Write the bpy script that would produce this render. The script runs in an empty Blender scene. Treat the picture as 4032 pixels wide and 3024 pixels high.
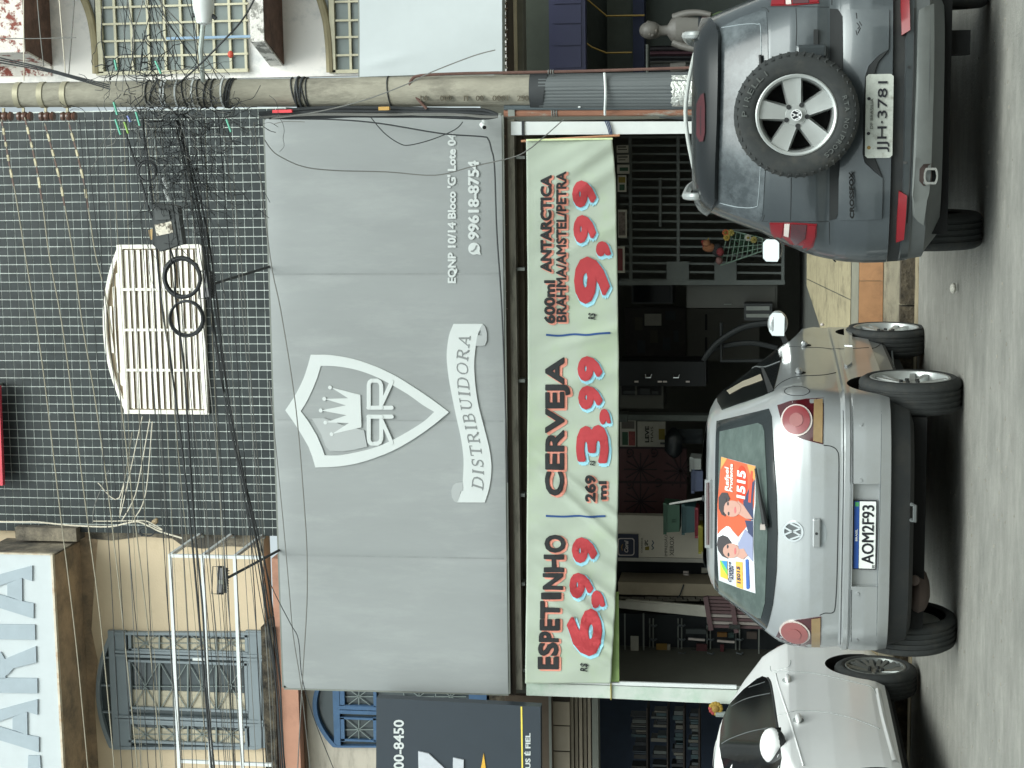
import bpy, bmesh, math, random
import numpy as np
from mathutils import Vector, Matrix
random.seed(7)
rng = np.random.default_rng(7)
SC = bpy.context.scene
COL = SC.collection
# ------------------------------------------------------------------ camera
# The photograph is a portrait shot stored on its side: the camera is rolled a quarter turn.
FPX, CX, CY, CAMH = 6744.0, 2016.0, 1512.0, 1.09          # focal length and centre in photo pixels
_p = math.atan((3041 - CX) / FPX); _y = math.radians(8.0); _roll = 0.006
FW = Vector((-math.sin(_y) * math.cos(_p), math.cos(_y) * math.cos(_p), math.sin(_p)))
_r = Vector((math.cos(_y), math.sin(_y), 0)); _u = _r.cross(FW)
RT = (_r + _roll * _u).normalized(); UP = (_u - _roll * _r).normalized()
EYE = Vector((0, 0, CAMH))
cam = bpy.data.cameras.new('camera'); camo = bpy.data.objects.new('camera', cam); COL.objects.link(camo)
mw = Matrix.Identity(4)
for i, a in enumerate((-UP, RT, -FW)):
    for j in range(3): mw[j][i] = a[j]
mw.translation = EYE
camo.matrix_world = mw
cam.sensor_fit = 'HORIZONTAL'; cam.sensor_width = 36.0; cam.lens = FPX / 4032 * 36.0
cam.clip_start = 0.1; cam.clip_end = 1500
SC.camera = camo
# ------------------------------------------------------------------ world, sun, exposure
SUN_EL, SUN_AZ = math.radians(49), math.radians(160)       # azimuth clockwise from +Y: behind the camera, a little to the right
w = bpy.data.worlds.new('World'); SC.world = w; w.use_nodes = True
nt = w.node_tree; nt.nodes.clear()
sky = nt.nodes.new('ShaderNodeTexSky'); sky.sky_type = 'NISHITA'; sky.sun_disc = False
sky.sun_elevation = SUN_EL; sky.sun_rotation = SUN_AZ; sky.dust_density = 4.0; sky.air_density = 1.0; sky.ozone_density = 1.0
hs = nt.nodes.new('ShaderNodeHueSaturation'); hs.inputs['Saturation'].default_value = 0.18
tint = nt.nodes.new('ShaderNodeMix'); tint.data_type = 'RGBA'; tint.blend_type = 'MULTIPLY'; tint.inputs[0].default_value = 1.0
tint.inputs[7].default_value = (0.915, 1.03, 1.005, 1)
bg = nt.nodes.new('ShaderNodeBackground'); bg.inputs[1].default_value = 0.13
ow = nt.nodes.new('ShaderNodeOutputWorld')
nt.links.new(sky.outputs[0], hs.inputs['Color']); nt.links.new(hs.outputs[0], tint.inputs[6])
nt.links.new(tint.outputs[2], bg.inputs[0]); nt.links.new(bg.outputs[0], ow.inputs[0])
sl = bpy.data.lights.new('sun', 'SUN'); sl.energy = 1.5; sl.angle = math.radians(42); sl.color = (0.98, 1.0, 0.955)
so = bpy.data.objects.new('sun', sl); COL.objects.link(so)
sd = Vector((math.sin(SUN_AZ) * math.cos(SUN_EL), math.cos(SUN_AZ) * math.cos(SUN_EL), math.sin(SUN_EL)))
so.rotation_euler = sd.to_track_quat('Z', 'Y').to_euler(); so.location = (0, -10, 30)
SC.view_settings.view_transform = 'Standard'; SC.view_settings.look = 'None'
SC.view_settings.exposure = 0.6; SC.view_settings.gamma = 1.0; SC.view_settings.use_curve_mapping = False
# ------------------------------------------------------------------ pixel <-> place
def ray(x, y):
    x, y = float(x), float(y)
    return FW + (x - CX) / FPX * (-UP) + (CY - y) / FPX * RT
def at(x, y, Y):                                            # photo pixel -> point on the vertical plane at distance Y
    d = ray(x, y); return EYE + d * (float(Y) / d.y)
def atz(x, y, z):
    d = ray(x, y); return EYE + d * ((z - CAMH) / d.z)
def xz(x, y, Y):
    p = at(x, y, Y); return (p.x, p.z)
# ------------------------------------------------------------------ materials
def lin(c):
    c = c / 255.0
    return c / 12.92 if c <= 0.04045 else ((c + 0.055) / 1.055) ** 2.4
def S(r, g, b): return (lin(r), lin(g), lin(b), 1.0)
MATS = {}
def mat(name, col, rough=0.6, metal=0.0, var=0.12, scale=6.0, bump=0.0, bscale=60.0, spec=0.5, coat=0.0, dirt=None, dscale=2.5, dlo=0.5, dhi=0.7,
        stretch=None, alpha=1.0, trans=0.0):
    if name in MATS: return MATS[name]
    m = bpy.data.materials.new(name); m.use_nodes = True; n = m.node_tree.nodes; l = m.node_tree.links
    b = n['Principled BSDF']; b.inputs['Roughness'].default_value = rough; b.inputs['Metallic'].default_value = metal
    b.inputs['Specular IOR Level'].default_value = spec; b.inputs['Coat Weight'].default_value = coat; b.inputs['Coat Roughness'].default_value = 0.06
    b.inputs['Transmission Weight'].default_value = trans
    b.inputs['Alpha'].default_value = alpha
    g = n.new('ShaderNodeNewGeometry'); src = g.outputs['Position']
    if stretch:
        vm = n.new('ShaderNodeVectorMath'); vm.operation = 'MULTIPLY'; vm.inputs[1].default_value = stretch
        l.new(src, vm.inputs[0]); src = vm.outputs[0]
    nz = n.new('ShaderNodeTexNoise'); nz.inputs['Scale'].default_value = scale; nz.inputs['Detail'].default_value = 6; nz.inputs['Roughness'].default_value = 0.65
    l.new(src, nz.inputs['Vector'])
    mx = n.new('ShaderNodeMix'); mx.data_type = 'RGBA'
    mx.inputs[6].default_value = tuple(c * (1 - var) for c in col[:3]) + (1,)
    mx.inputs[7].default_value = tuple(min(1, c * (1 + var)) for c in col[:3]) + (1,)
    mr = n.new('ShaderNodeMapRange'); mr.inputs[1].default_value = 0.3; mr.inputs[2].default_value = 0.7
    l.new(nz.outputs[0], mr.inputs[0]); l.new(mr.outputs[0], mx.inputs[0]); out = mx.outputs[2]
    if dirt:
        dz = n.new('ShaderNodeTexNoise'); dz.inputs['Scale'].default_value = dscale; dz.inputs['Detail'].default_value = 9; dz.inputs['Roughness'].default_value = 0.72
        l.new(src, dz.inputs['Vector'])
        dm = n.new('ShaderNodeMapRange'); dm.inputs[1].default_value = dlo; dm.inputs[2].default_value = dhi; l.new(dz.outputs[0], dm.inputs[0])
        dx = n.new('ShaderNodeMix'); dx.data_type = 'RGBA'; dx.inputs[7].default_value = dirt
        l.new(dm.outputs[0], dx.inputs[0]); l.new(out, dx.inputs[6]); out = dx.outputs[2]
    l.new(out, b.inputs['Base Color'])
    if bump:
        bz = n.new('ShaderNodeTexNoise'); bz.inputs['Scale'].default_value = bscale; bz.inputs['Detail'].default_value = 5; l.new(src, bz.inputs['Vector'])
        bp = n.new('ShaderNodeBump'); bp.inputs['Strength'].default_value = bump; bp.inputs['Distance'].default_value = 0.02
        l.new(bz.outputs[0], bp.inputs['Height']); l.new(bp.outputs[0], b.inputs['Normal'])
    MATS[name] = m; return m
def flat(r, g, b, rough=0.7, var=0.06, **k):                # plain paint or print of one colour
    return mat('paint_%d_%d_%d_%d' % (r, g, b, int(rough * 100)), S(r, g, b), rough, var=var, **k)
# ------------------------------------------------------------------ mesh building
def org(o):
    v = Vector((0, 0, 0))
    while o is not None: v += o.location; o = o.parent
    return v
def tag(o, label=None, cat=None, group=None, kind=None):
    if label: o['label'] = label
    if cat: o['category'] = cat
    if group: o['group'] = group
    if kind: o['kind'] = kind
    return o
def empty(name, loc, parent=None, rot=(0, 0, 0)):
    o = bpy.data.objects.new(name, None); o.empty_display_size = 0.2; COL.objects.link(o); o.location = loc; o.rotation_euler = rot
    if parent: o.parent = parent
    return o
def thing(name, loc, label, cat, group=None, rot=(0, 0, 0)): return tag(empty(name, loc, None, rot), label, cat, group)
class MB:
    def __init__(s): s.v = []; s.f = []; s.mi = []; s.cur = 0
    def add(s, vs, fs):
        k = len(s.v); s.v += [tuple(v) for v in vs]
        for f in fs: s.f.append([i + k for i in f]); s.mi.append(s.cur)
        return s
    def box(s, x0, x1, y0, y1, z0, z1):
        x0, x1 = min(x0, x1), max(x0, x1); y0, y1 = min(y0, y1), max(y0, y1); z0, z1 = min(z0, z1), max(z0, z1)
        v = [(x0, y0, z0), (x1, y0, z0), (x1, y1, z0), (x0, y1, z0), (x0, y0, z1), (x1, y0, z1), (x1, y1, z1), (x0, y1, z1)]
        return s.add(v, [(0, 3, 2, 1), (4, 5, 6, 7), (0, 1, 5, 4), (1, 2, 6, 5), (2, 3, 7, 6), (3, 0, 4, 7)])
    def bar(s, p, q, w, h=None, up=(0, 0, 1)):
        p, q = Vector(p), Vector(q); h = h or w; d = (q - p).normalized(); up = Vector(up)
        if abs(d.dot(up)) > 0.95: up = Vector((0, 1, 0))
        a = d.cross(up).normalized() * (w / 2); b = a.cross(d).normalized() * (h / 2)
        v = [p - a - b, p + a - b, p + a + b, p - a + b, q - a - b, q + a - b, q + a + b, q - a + b]
        return s.add(v, [(0, 3, 2, 1), (4, 5, 6, 7), (0, 1, 5, 4), (1, 2, 6, 5), (2, 3, 7, 6), (3, 0, 4, 7)])
    def tube(s, pts, r, n=6, closed=False, caps=True):
        pts = [Vector(p) for p in pts]; m = len(pts); rs = r if isinstance(r, (list, tuple)) else [r] * m
        prev = None; vs = []
        for i in range(m):
            a = pts[(i - 1) % m] if (closed or i) else pts[0]; b = pts[(i + 1) % m] if (closed or i < m - 1) else pts[-1]
            d = (b - a).normalized()
            if prev is None:
                ref = Vector((0, 0, 1)) if abs(d.z) < 0.9 else Vector((0, 1, 0)); e = d.cross(ref).normalized()
            else: e = (prev - d * prev.dot(d)).normalized()
            prev = e; g = d.cross(e)
            for k in range(n):
                t = 2 * math.pi * k / n; vs.append(pts[i] + (e * math.cos(t) + g * math.sin(t)) * rs[i])
        fs = []
        for i in range(m if closed else m - 1):
            for k in range(n): fs.append((i * n + k, i * n + (k + 1) % n, ((i + 1) % m) * n + (k + 1) % n, ((i + 1) % m) * n + k))
        if caps and not closed: fs.append(tuple(range(n))[::-1]); fs.append(tuple((m - 1) * n + k for k in range(n)))
        return s.add(vs, fs)
    def prism(s, poly, y0, y1):                              # polygon in (x, z), from depth y0 (front) to y1
        n = len(poly); vs = [(p[0], y0, p[1]) for p in poly] + [(p[0], y1, p[1]) for p in poly]
        fs = [tuple(range(n)), tuple(range(2 * n - 1, n - 1, -1))] + [(i, i + n, (i + 1) % n + n, (i + 1) % n) for i in range(n)]
        return s.add(vs, fs)
    def ring(s, outer, inner, y0, y1):
        n = len(outer); vs = []
        for y in (y0, y1): vs += [(p[0], y, p[1]) for p in outer] + [(p[0], y, p[1]) for p in inner]
        fs = []
        for i in range(n):
            j = (i + 1) % n
            fs += [(i, j, n + j, n + i), (2 * n + i, 3 * n + i, 3 * n + j, 2 * n + j), (i, 2 * n + i, 2 * n + j, j), (n + i, n + j, 3 * n + j, 3 * n + i)]
        return s.add(vs, fs)
    def plan(s, poly, z0, z1):                               # polygon in (x, y)
        n = len(poly); vs = [(p[0], p[1], z0) for p in poly] + [(p[0], p[1], z1) for p in poly]
        fs = [tuple(range(n))[::-1], tuple(range(n, 2 * n))] + [(i, (i + 1) % n, (i + 1) % n + n, i + n) for i in range(n)]
        return s.add(vs, fs)
    def lathe(s, prof, n=32, c=(0, 0, 0), axis='x', closed=False):   # profile of (radius, distance along axis)
        m = len(prof); vs = []
        for k in range(n):
            t = 2 * math.pi * k / n; ct, st = math.cos(t), math.sin(t)
            for r, h in prof:
                p = {'x': (h, r * ct, r * st), 'y': (r * ct, h, r * st), 'z': (r * ct, r * st, h)}[axis]
                vs.append((p[0] + c[0], p[1] + c[1], p[2] + c[2]))
        fs = []
        for k in range(n):
            q = (k + 1) % n
            for i in range(m if closed else m - 1):
                j = (i + 1) % m; fs.append((k * m + i, q * m + i, q * m + j, k * m + j))
        return s.add(vs, fs)
    def ball(s, c, r, n=12, m=8):
        rx, ry, rz = r if isinstance(r, (tuple, list)) else (r, r, r); vs = []; fs = []
        for i in range(m + 1):
            a = math.pi * i / m
            for k in range(n):
                t = 2 * math.pi * k / n; vs.append((c[0] + rx * math.sin(a) * math.cos(t), c[1] + ry * math.sin(a) * math.sin(t), c[2] + rz * math.cos(a)))
        for i in range(m):
            for k in range(n): fs.append((i * n + k, (i + 1) * n + k, (i + 1) * n + (k + 1) % n, i * n + (k + 1) % n))
        return s.add(vs, fs)
    def grid(s, P):                                          # P[i][j] points
        a, b = len(P), len(P[0]); vs = [p for row in P for p in row]
        return s.add(vs, [(i * b + j, (i + 1) * b + j, (i + 1) * b + j + 1, i * b + j + 1) for i in range(a - 1) for j in range(b - 1)])
    def xf(s, M, k=0):
        for i in range(k, len(s.v)): s.v[i] = tuple(M @ Vector(s.v[i]))
        return s
    def mesh(s, name, off=None, smooth=False):
        me = bpy.data.meshes.new(name)
        vs = s.v if off is None else [(v[0] - off[0], v[1] - off[1], v[2] - off[2]) for v in s.v]
        me.from_pydata(vs, [], s.f); me.validate()
        bm = bmesh.new(); bm.from_mesh(me); bmesh.ops.remove_doubles(bm, verts=bm.verts, dist=1e-6); bmesh.ops.recalc_face_normals(bm, faces=bm.faces); bm.to_mesh(me); bm.free()
        if smooth:
            me.shade_smooth()
            try: me.set_sharp_from_angle(angle=math.radians(38))
            except Exception: pass
        return me
    def build(s, name, m, parent=None, local=False, smooth=False, bevel=0.0):
        if parent is not None:
            off = None if local else org(parent); loc = (0, 0, 0)
        elif local: off = None; loc = (0, 0, 0)
        else:
            a = np.array(s.v); off = ((a[:, 0].min() + a[:, 0].max()) / 2, (a[:, 1].min() + a[:, 1].max()) / 2, a[:, 2].min()); loc = off
        me = s.mesh(name, off, smooth)
        for q in (m if isinstance(m, (list, tuple)) else [m]): me.materials.append(q)
        if isinstance(m, (list, tuple)) and len(me.polygons) == len(s.mi): me.polygons.foreach_set('material_index', s.mi)
        o = bpy.data.objects.new(name, me); COL.objects.link(o); o.location = loc
        if parent is not None: o.parent = parent
        if bevel:
            b = o.modifiers.new('bevel', 'BEVEL'); b.width = bevel; b.segments = 2; b.limit_method = 'ANGLE'
        return o
def share(src, name, parent, loc):                           # one more object on the same mesh
    o = bpy.data.objects.new(name, src.data); COL.objects.link(o); o.location = loc
    if parent is not None: o.parent = parent
    return o
def copy_tree(o, parent=None):
    c = o.copy(); COL.objects.link(c)
    if parent is not None: c.parent = parent; c.matrix_parent_inverse = o.matrix_parent_inverse.copy()
    for ch in list(o.children): copy_tree(ch, c)
    return c
def catmull(pts, n=6, closed=False):
    P = [Vector(p) for p in pts]; m = len(P); out = []
    for i in range(m if closed else m - 1):
        g = (lambda k: P[k % m]) if closed else (lambda k: P[max(0, min(m - 1, k))])
        a, b, c, d = g(i - 1), g(i), g(i + 1), g(i + 2)
        for j in range(n):
            t = j / n
            out.append(0.5 * ((2 * b) + (c - a) * t + (2 * a - 5 * b + 4 * c - d) * t * t + (3 * b - a - 3 * c + d) * t ** 3))
    if not closed: out.append(P[-1])
    return out
def resample(poly, n):
    P = np.array([tuple(p) for p in poly] + [tuple(poly[0])], float); L = np.r_[0, np.cumsum(np.linalg.norm(np.diff(P, axis=0), axis=1))]
    t = np.linspace(0, L[-1], n, endpoint=False)
    return [tuple(np.interp(q, L, P[:, k]) for k in range(P.shape[1])) for q in t]
def bx(x0, x1, y0, y1, Y, Y2, mb=None):                      # a box whose front fills a rectangle of the photograph at distance Y
    a = at(x1, y1, Y); b = at(x0, y0, Y); c = at(x1, y0, Y); d = at(x0, y1, Y)
    mb = mb or MB()
    return mb.box((a.x + d.x) / 2, (b.x + c.x) / 2, Y, Y2, (a.z + c.z) / 2, (b.z + d.z) / 2)
def pxpoly(pts, Y): return [xz(x, y, Y) for x, y in pts]
def circ(cx, cy, r, Y, n=24):
    c = at(cx, cy, Y); R = r * Y / FPX
    return [(c.x + R * math.cos(2 * math.pi * k / n), c.z + R * math.sin(2 * math.pi * k / n)) for k in range(n)]
# ------------------------------------------------------------------ lettering
_TXT = {}
def glyphs(body, bold=0.0, shear=0.0, space=1.0):
    if 'M' in body: bold = 0.0                                # this glyph only fills properly without an offset
    key = (body, bold, shear, space)
    if key not in _TXT:
        c = bpy.data.curves.new('t', 'FONT'); c.body = body; c.size = 1; c.offset = bold; c.shear = shear; c.resolution_u = 3; c.extrude = 0.5; c.space_character = space
        o = bpy.data.objects.new('t', c); me = bpy.data.meshes.new_from_object(o)
        v = np.array([tuple(q.co) for q in me.vertices]); f = [tuple(q.vertices) for q in me.polygons]
        bpy.data.objects.remove(o); bpy.data.curves.remove(c); bpy.data.meshes.remove(me)
        a, b = v[:, :2].min(0), v[:, :2].max(0); v[:, :2] = (v[:, :2] - a) / (b - a); v[:, 2] = v[:, 2] / max(1e-6, v[:, 2].max())
        _TXT[key] = (v, f)
    return _TXT[key]
def textq(mb, body, p00, p10, p01, nrm, th=0.003, bold=0.0, shear=0.0, space=1.0):   # p00 lower start, p10 lower end, p01 upper start; nrm points at the reader
    v, f = glyphs(body, bold, shear, space); p00, p10, p01, nrm = Vector(p00), Vector(p10), Vector(p01), Vector(nrm)
    return mb.add([p00 + (p10 - p00) * float(a) + (p01 - p00) * float(b) + nrm * (th * 0.5 * (1 + float(c))) for a, b, c in v], f)
def ptext(mb, body, xt, xb, ys, ye, Y, th=0.004, bold=0.0, shear=0.0, space=1.0, tilt=0.0):
    # letters between photo rows: xt top, xb bottom, ys start, ye end (photo x runs down the scene, photo y runs to its left)
    return textq(mb, body, at(xb, ys, Y), at(xb + tilt, ye, Y), at(xt, ys, Y), (0, -1, 0), th, bold, shear, space)
def stroke(mb, pts, w, y0, y1, cap=True):                    # a flat painted stroke through (x, z) points
    pts = [Vector((p[0], p[1])) for p in pts]
    for a, b in zip(pts, pts[1:]):
        d = (b - a).normalized(); n = Vector((-d.y, d.x)) * (w / 2)
        mb.prism([tuple(a - n), tuple(b - n), tuple(b + n), tuple(a + n)], y0, y1)
    if cap:
        for i, p in enumerate(pts):
            e = 0.0004 * (i + 1) if y0 < y1 else 0
            mb.prism([(p.x + w / 2 * math.cos(t * math.pi / 5), p.y + w / 2 * math.sin(t * math.pi / 5)) for t in range(10)], y0 - e, y1)
    return mb
# ------------------------------------------------------------------ shared materials
M_asph = mat('asphalt', S(143, 142, 135), 0.9, var=0.14, scale=9, bump=0.7, bscale=70, dirt=S(118, 118, 112), dscale=2.4, stretch=(.85, 1.25, 1), dlo=0.42, dhi=0.72)
M_conc = mat('concrete', S(128, 122, 104), 0.9, var=0.2, scale=5, bump=0.5, bscale=70, dirt=S(84, 78, 66), dscale=3)
M_kerb = mat('dirty_kerb', S(84, 76, 62), 0.95, var=0.4, scale=14, bump=0.8, bscale=50, dirt=S(40, 36, 30), dscale=9, dlo=0.4, dhi=0.65)
M_gut = mat('gutter_concrete', S(150, 138, 112), 0.9, var=0.2, scale=7, bump=0.4, dirt=S(100, 92, 76), dscale=6)
M_tanfloor = mat('tan_floor_tile', S(158, 148, 120), 0.6, var=0.12, scale=12, dirt=S(118, 110, 90), dscale=5)
M_orange = mat('orange_tile', S(158, 116, 80), 0.6, var=0.14, scale=6, dirt=S(128, 94, 66), dscale=4)
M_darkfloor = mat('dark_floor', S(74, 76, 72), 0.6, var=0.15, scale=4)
M_grout = mat('pale_grout', S(204, 211, 206), 0.9, var=0.2, scale=5)
M_cream = mat('cream_plaster', S(204, 186, 158), 0.9, var=0.05, scale=2, dirt=S(178, 156, 126), dscale=0.9, dlo=0.55, dhi=0.85, bump=0.15, bscale=40)
M_stain_shade = mat('stained_shaded_plaster', S(176, 152, 124), 0.95, var=0.16, scale=3, dirt=S(128, 114, 96), dscale=2.6, dlo=0.42, dhi=0.62)
M_mould = mat('mouldy_concrete', S(150, 140, 122), 0.95, var=0.3, scale=5, dirt=S(80, 76, 70), dscale=3, dlo=0.35, dhi=0.6, bump=0.4)
M_moss = mat('mossy_coping', S(92, 84, 70), 0.95, var=0.5, scale=12, dirt=S(34, 32, 28), dscale=7, dlo=0.4, dhi=0.6, bump=0.6)
M_pink = mat('pink_band', S(188, 140, 118), 0.85, var=0.07, scale=3, dirt=S(160, 118, 100), dscale=2)
M_beige = mat('beige_plaster', S(190, 182, 168), 0.9, var=0.06, scale=3, dirt=S(160, 152, 140), dscale=2, stretch=(1, 1, 6))
M_white = mat('white_plaster', S(246, 241, 236), 0.85, var=0.04, scale=2, dirt=S(168, 172, 174), dscale=1.5, dlo=0.48, dhi=0.75)  # grey blotches paint in eave shade as well as dirt
M_peel = mat('peeling_brick', S(226, 220, 212), 0.9, var=0.08, scale=8, dirt=S(134, 74, 64), dscale=5.5, dlo=0.52, dhi=0.58, bump=0.5)
M_peel2 = mat('grey_peeling_brick', S(222, 218, 212), 0.9, var=0.1, scale=8, dirt=S(140, 138, 132), dscale=7, dlo=0.5, dhi=0.56, bump=0.5)
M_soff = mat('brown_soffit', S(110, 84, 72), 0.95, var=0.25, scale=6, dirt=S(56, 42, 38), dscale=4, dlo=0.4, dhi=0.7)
M_greyblue = mat('grey_blue_paint', S(124, 134, 139), 0.6, var=0.06, scale=4)
M_blue = mat('blue_paint', S(62, 94, 128), 0.55, var=0.12, scale=5, dirt=S(90, 116, 138), dscale=8, dlo=0.55, dhi=0.75)
M_ivory = mat('ivory_iron', S(190, 185, 160), 0.6, var=0.12, scale=9, dirt=S(150, 108, 70), dscale=6, dlo=0.62, dhi=0.75)
M_glass = mat('dark_glass', S(62, 70, 72), 0.12, var=0.15, scale=3, spec=0.6)
M_glassg = mat('grey_glass', S(112, 122, 120), 0.25, var=0.12, scale=5, spec=0.6)
M_curtain = mat('white_curtain', S(176, 168, 148), 0.9, var=0.15, scale=8, stretch=(6, 1, 1))
M_iron = mat('grille_iron', S(120, 130, 128), 0.6, var=0.1)
M_louvre = mat('white_louvre', S(240, 236, 226), 0.6, var=0.04, scale=8, dirt=S(190, 160, 130), dscale=5, dlo=0.62, dhi=0.85)
M_dark = mat('dark_interior', S(58, 62, 58), 0.85, var=0.15)
M_black = mat('black_void', S(16, 17, 17), 0.9, var=0.1)
M_whitemet = mat('white_metal', S(212, 216, 215), 0.45, var=0.04, dirt=S(170, 160, 140), dscale=5, dlo=0.64, dhi=0.8)
M_greymet = mat('grey_metal', S(118, 122, 116), 0.55, var=0.12, scale=6)
M_rust = mat('rusty_pipe', S(138, 96, 76), 0.8, var=0.2, scale=6, dirt=S(150, 160, 152), dscale=5, dlo=0.5, dhi=0.62, stretch=(1, 1, 0.4))
M_rust2 = mat('dark_rust_pipe', S(96, 70, 62), 0.8, var=0.2, scale=8)
M_wire = mat('black_cable', S(48, 51, 53), 0.7, var=0.1)
M_wireg = mat('grey_cable', S(112, 112, 108), 0.6, var=0.1)
M_wireb = mat('bare_line', S(150, 144, 126), 0.5, var=0.08)
M_wirew = mat('white_cable', S(214, 206, 188), 0.6, var=0.08)
def tilemat():
    m = mat('charcoal_tile', S(47, 53, 54), 0.42, var=0.06, scale=2, spec=0.3)
    n = m.node_tree.nodes; l = m.node_tree.links; b = n['Principled BSDF']
    src = [k for k in l if k.to_socket == b.inputs['Base Color']][0].from_socket
    g = n.new('ShaderNodeNewGeometry'); v = n.new('ShaderNodeVectorMath'); v.operation = 'SNAP'; v.inputs[1].default_value = (0.1, 10, 0.1)
    wn = n.new('ShaderNodeTexWhiteNoise'); hv = n.new('ShaderNodeHueSaturation'); mr = n.new('ShaderNodeMapRange'); mr.inputs[3].default_value = 0.86; mr.inputs[4].default_value = 1.14
    l.new(g.outputs['Position'], v.inputs[0]); l.new(v.outputs[0], wn.inputs[0]); l.new(wn.outputs[0], mr.inputs[0]); l.new(mr.outputs[0], hv.inputs['Value'])
    l.new(src, hv.inputs['Color']); l.new(hv.outputs[0], b.inputs['Base Color'])
    return m
M_tile = tilemat()
# ------------------------------------------------------------------ ground
KY = 13.55                                                   # kerb face
def sheet(name, x0, x1, y0, y1, z, m, nx=1, ny=1):
    b = MB(); b.grid([[(x0 + (x1 - x0) * i / nx, y0 + (y1 - y0) * j / ny, z) for j in range(ny + 1)] for i in range(nx + 1)])
    return tag(b.build(name, m), kind='structure')
sheet('ground', -400, 400, -400, 400, -0.12, mat('far_ground', S(110, 108, 100), 0.95))
b = MB(); b.grid([[(x, y, z) for y, z in ((-60, -.055), (-8, -.055), (4, -.055), (8, -.055), (10, -.055), (11.3, -.052), (12, -.035), (12.7, -.016), (KY - .28, -.002))] for x in (-80, -20, -8, -4, 0, 4, 20, 80)])
tag(b.build('road', M_asph), kind='structure')
tag(MB().box(-60, 60, KY - 0.28, KY, -0.06, 0.004).build('gutter', M_gut), kind='structure')
kb = empty('kerb', (0, KY, 0)); tag(kb, kind='structure')
kx = -14.0; ks = None
while kx < 8:
    L = 0.98
    if -6.5 < kx < 3.5:
        MB().box(kx, kx + L - 0.02, KY, KY + 0.14, -0.05, 0.112 + random.uniform(-.008, .008)).build('kerb_stone', M_kerb, kb)
    kx += L
MB().box(-60, -7, KY, KY + 0.14, -0.05, 0.11).build('kerb_run', M_kerb, kb); MB().box(4, 60, KY, KY + 0.14, -0.05, 0.11).build('kerb_run', M_kerb, kb)
SY = 14.2                                                    # front of the tiled step
b = MB(); b.add([(-60, KY + .14, .11), (60, KY + .14, .11), (60, SY, .20), (-60, SY, .20), (-60, KY + .14, -.05), (60, KY + .14, -.05), (60, SY, -.05), (-60, SY, -.05)],
      [(0, 1, 2, 3), (0, 4, 5, 1), (2, 6, 7, 3)]); tag(b.build('pavement', M_conc), kind='structure')
# step and ramp up to the shop: tan slope on the right, shade on the left painted as a dark slope, orange tiles on the riser
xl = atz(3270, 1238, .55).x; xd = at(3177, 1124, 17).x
rp = empty('ramp', (0, SY, .2)); tag(rp, kind='structure')
Z0, Z1, ZT = .40, .45, .76
MB().add([(-9, SY + .012, 0), (9, SY + .012, 0), (9, SY + .012, Z0 - .004), (-9, SY + .012, Z0 - .004)], [(0, 1, 2, 3)]).build('riser', M_gut, rp)
b = MB(); b.add([(-9, SY, Z0), (9, SY, Z0), (9, 14.7, Z0 + .035), (-9, 14.7, Z0 + .035)], [(0, 1, 2, 3)]); b.build('nosing', mat('grey_nosing', S(128, 126, 112), 0.7, var=.15), rp)
def rz(y): return Z0 + .035 + (ZT - Z0 - .035) * (y - 14.7) / 2.3
def slope(name, poly, m, dz=0.0): return MB().add([(x, y, rz(y) + dz) for x, y in poly], [tuple(range(len(poly)))]).build(name, m, rp)
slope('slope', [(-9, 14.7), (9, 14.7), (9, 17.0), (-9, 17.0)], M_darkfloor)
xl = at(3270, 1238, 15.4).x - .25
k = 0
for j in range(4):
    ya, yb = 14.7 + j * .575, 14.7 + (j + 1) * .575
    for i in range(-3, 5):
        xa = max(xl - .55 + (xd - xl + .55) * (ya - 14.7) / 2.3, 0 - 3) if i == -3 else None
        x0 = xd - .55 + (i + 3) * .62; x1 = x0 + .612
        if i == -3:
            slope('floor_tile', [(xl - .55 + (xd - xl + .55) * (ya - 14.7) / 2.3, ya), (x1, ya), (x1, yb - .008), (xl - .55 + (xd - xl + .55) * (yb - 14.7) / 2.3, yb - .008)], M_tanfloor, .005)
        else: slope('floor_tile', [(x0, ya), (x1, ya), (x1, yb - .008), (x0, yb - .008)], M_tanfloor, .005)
for i in range(9):
    x0 = at(3367, 1100, SY).x - .01 - (5 - i) * .452
    MB().box(x0, x0 + .446, SY - .004, SY + .012, .205, Z0 - .004).build('riser_tile', M_orange, rp)
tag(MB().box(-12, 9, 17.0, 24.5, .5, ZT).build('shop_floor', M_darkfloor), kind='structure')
# ------------------------------------------------------------------ the tiled building (middle)
TY = 18.5
XL, XR = at(600, 2082, TY).x, at(600, 432, TY).x; XL = XR - .004 - .1005 * (int((XR - XL) / .1005) + 1)
tb = thing('tiled_building', (-2, TY, ZT), 'two storey shop building clad in square charcoal tiles above the grey sign', 'building')
zb = at(1160, 1500, TY).z
MB().box(XL, XR, TY, TY + .3, zb, 10.6).build('upper_wall', M_grout, tb)
uw = [o for o in tb.children if o.name.startswith('upper_wall')][0]
P_ = 0.1005
wx0, wx1, wz0, wz1 = at(650, 1628, TY).x, at(650, 962, TY).x, at(815, 1300, TY).z, at(412, 1300, TY).z
wsp = at(488, 1300, TY).z                                     # springing of the arched window
acx = (wx0 + wx1) / 2; ahw = (wx1 - wx0) / 2; rise = wz1 - wsp; AR = (ahw ** 2 + rise ** 2) / (2 * rise); acz = wz1 - AR
def in_win(x, z): return wx0 + .04 < x < wx1 - .04 and (wz0 + .04 < z < wsp or (z >= wsp and (x - acx) ** 2 + (z - acz) ** 2 < (AR - .05) ** 2))
tsrc = None; fld = MB(); spots = []
nx = int((XR - XL) / P_ + .01)
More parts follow.
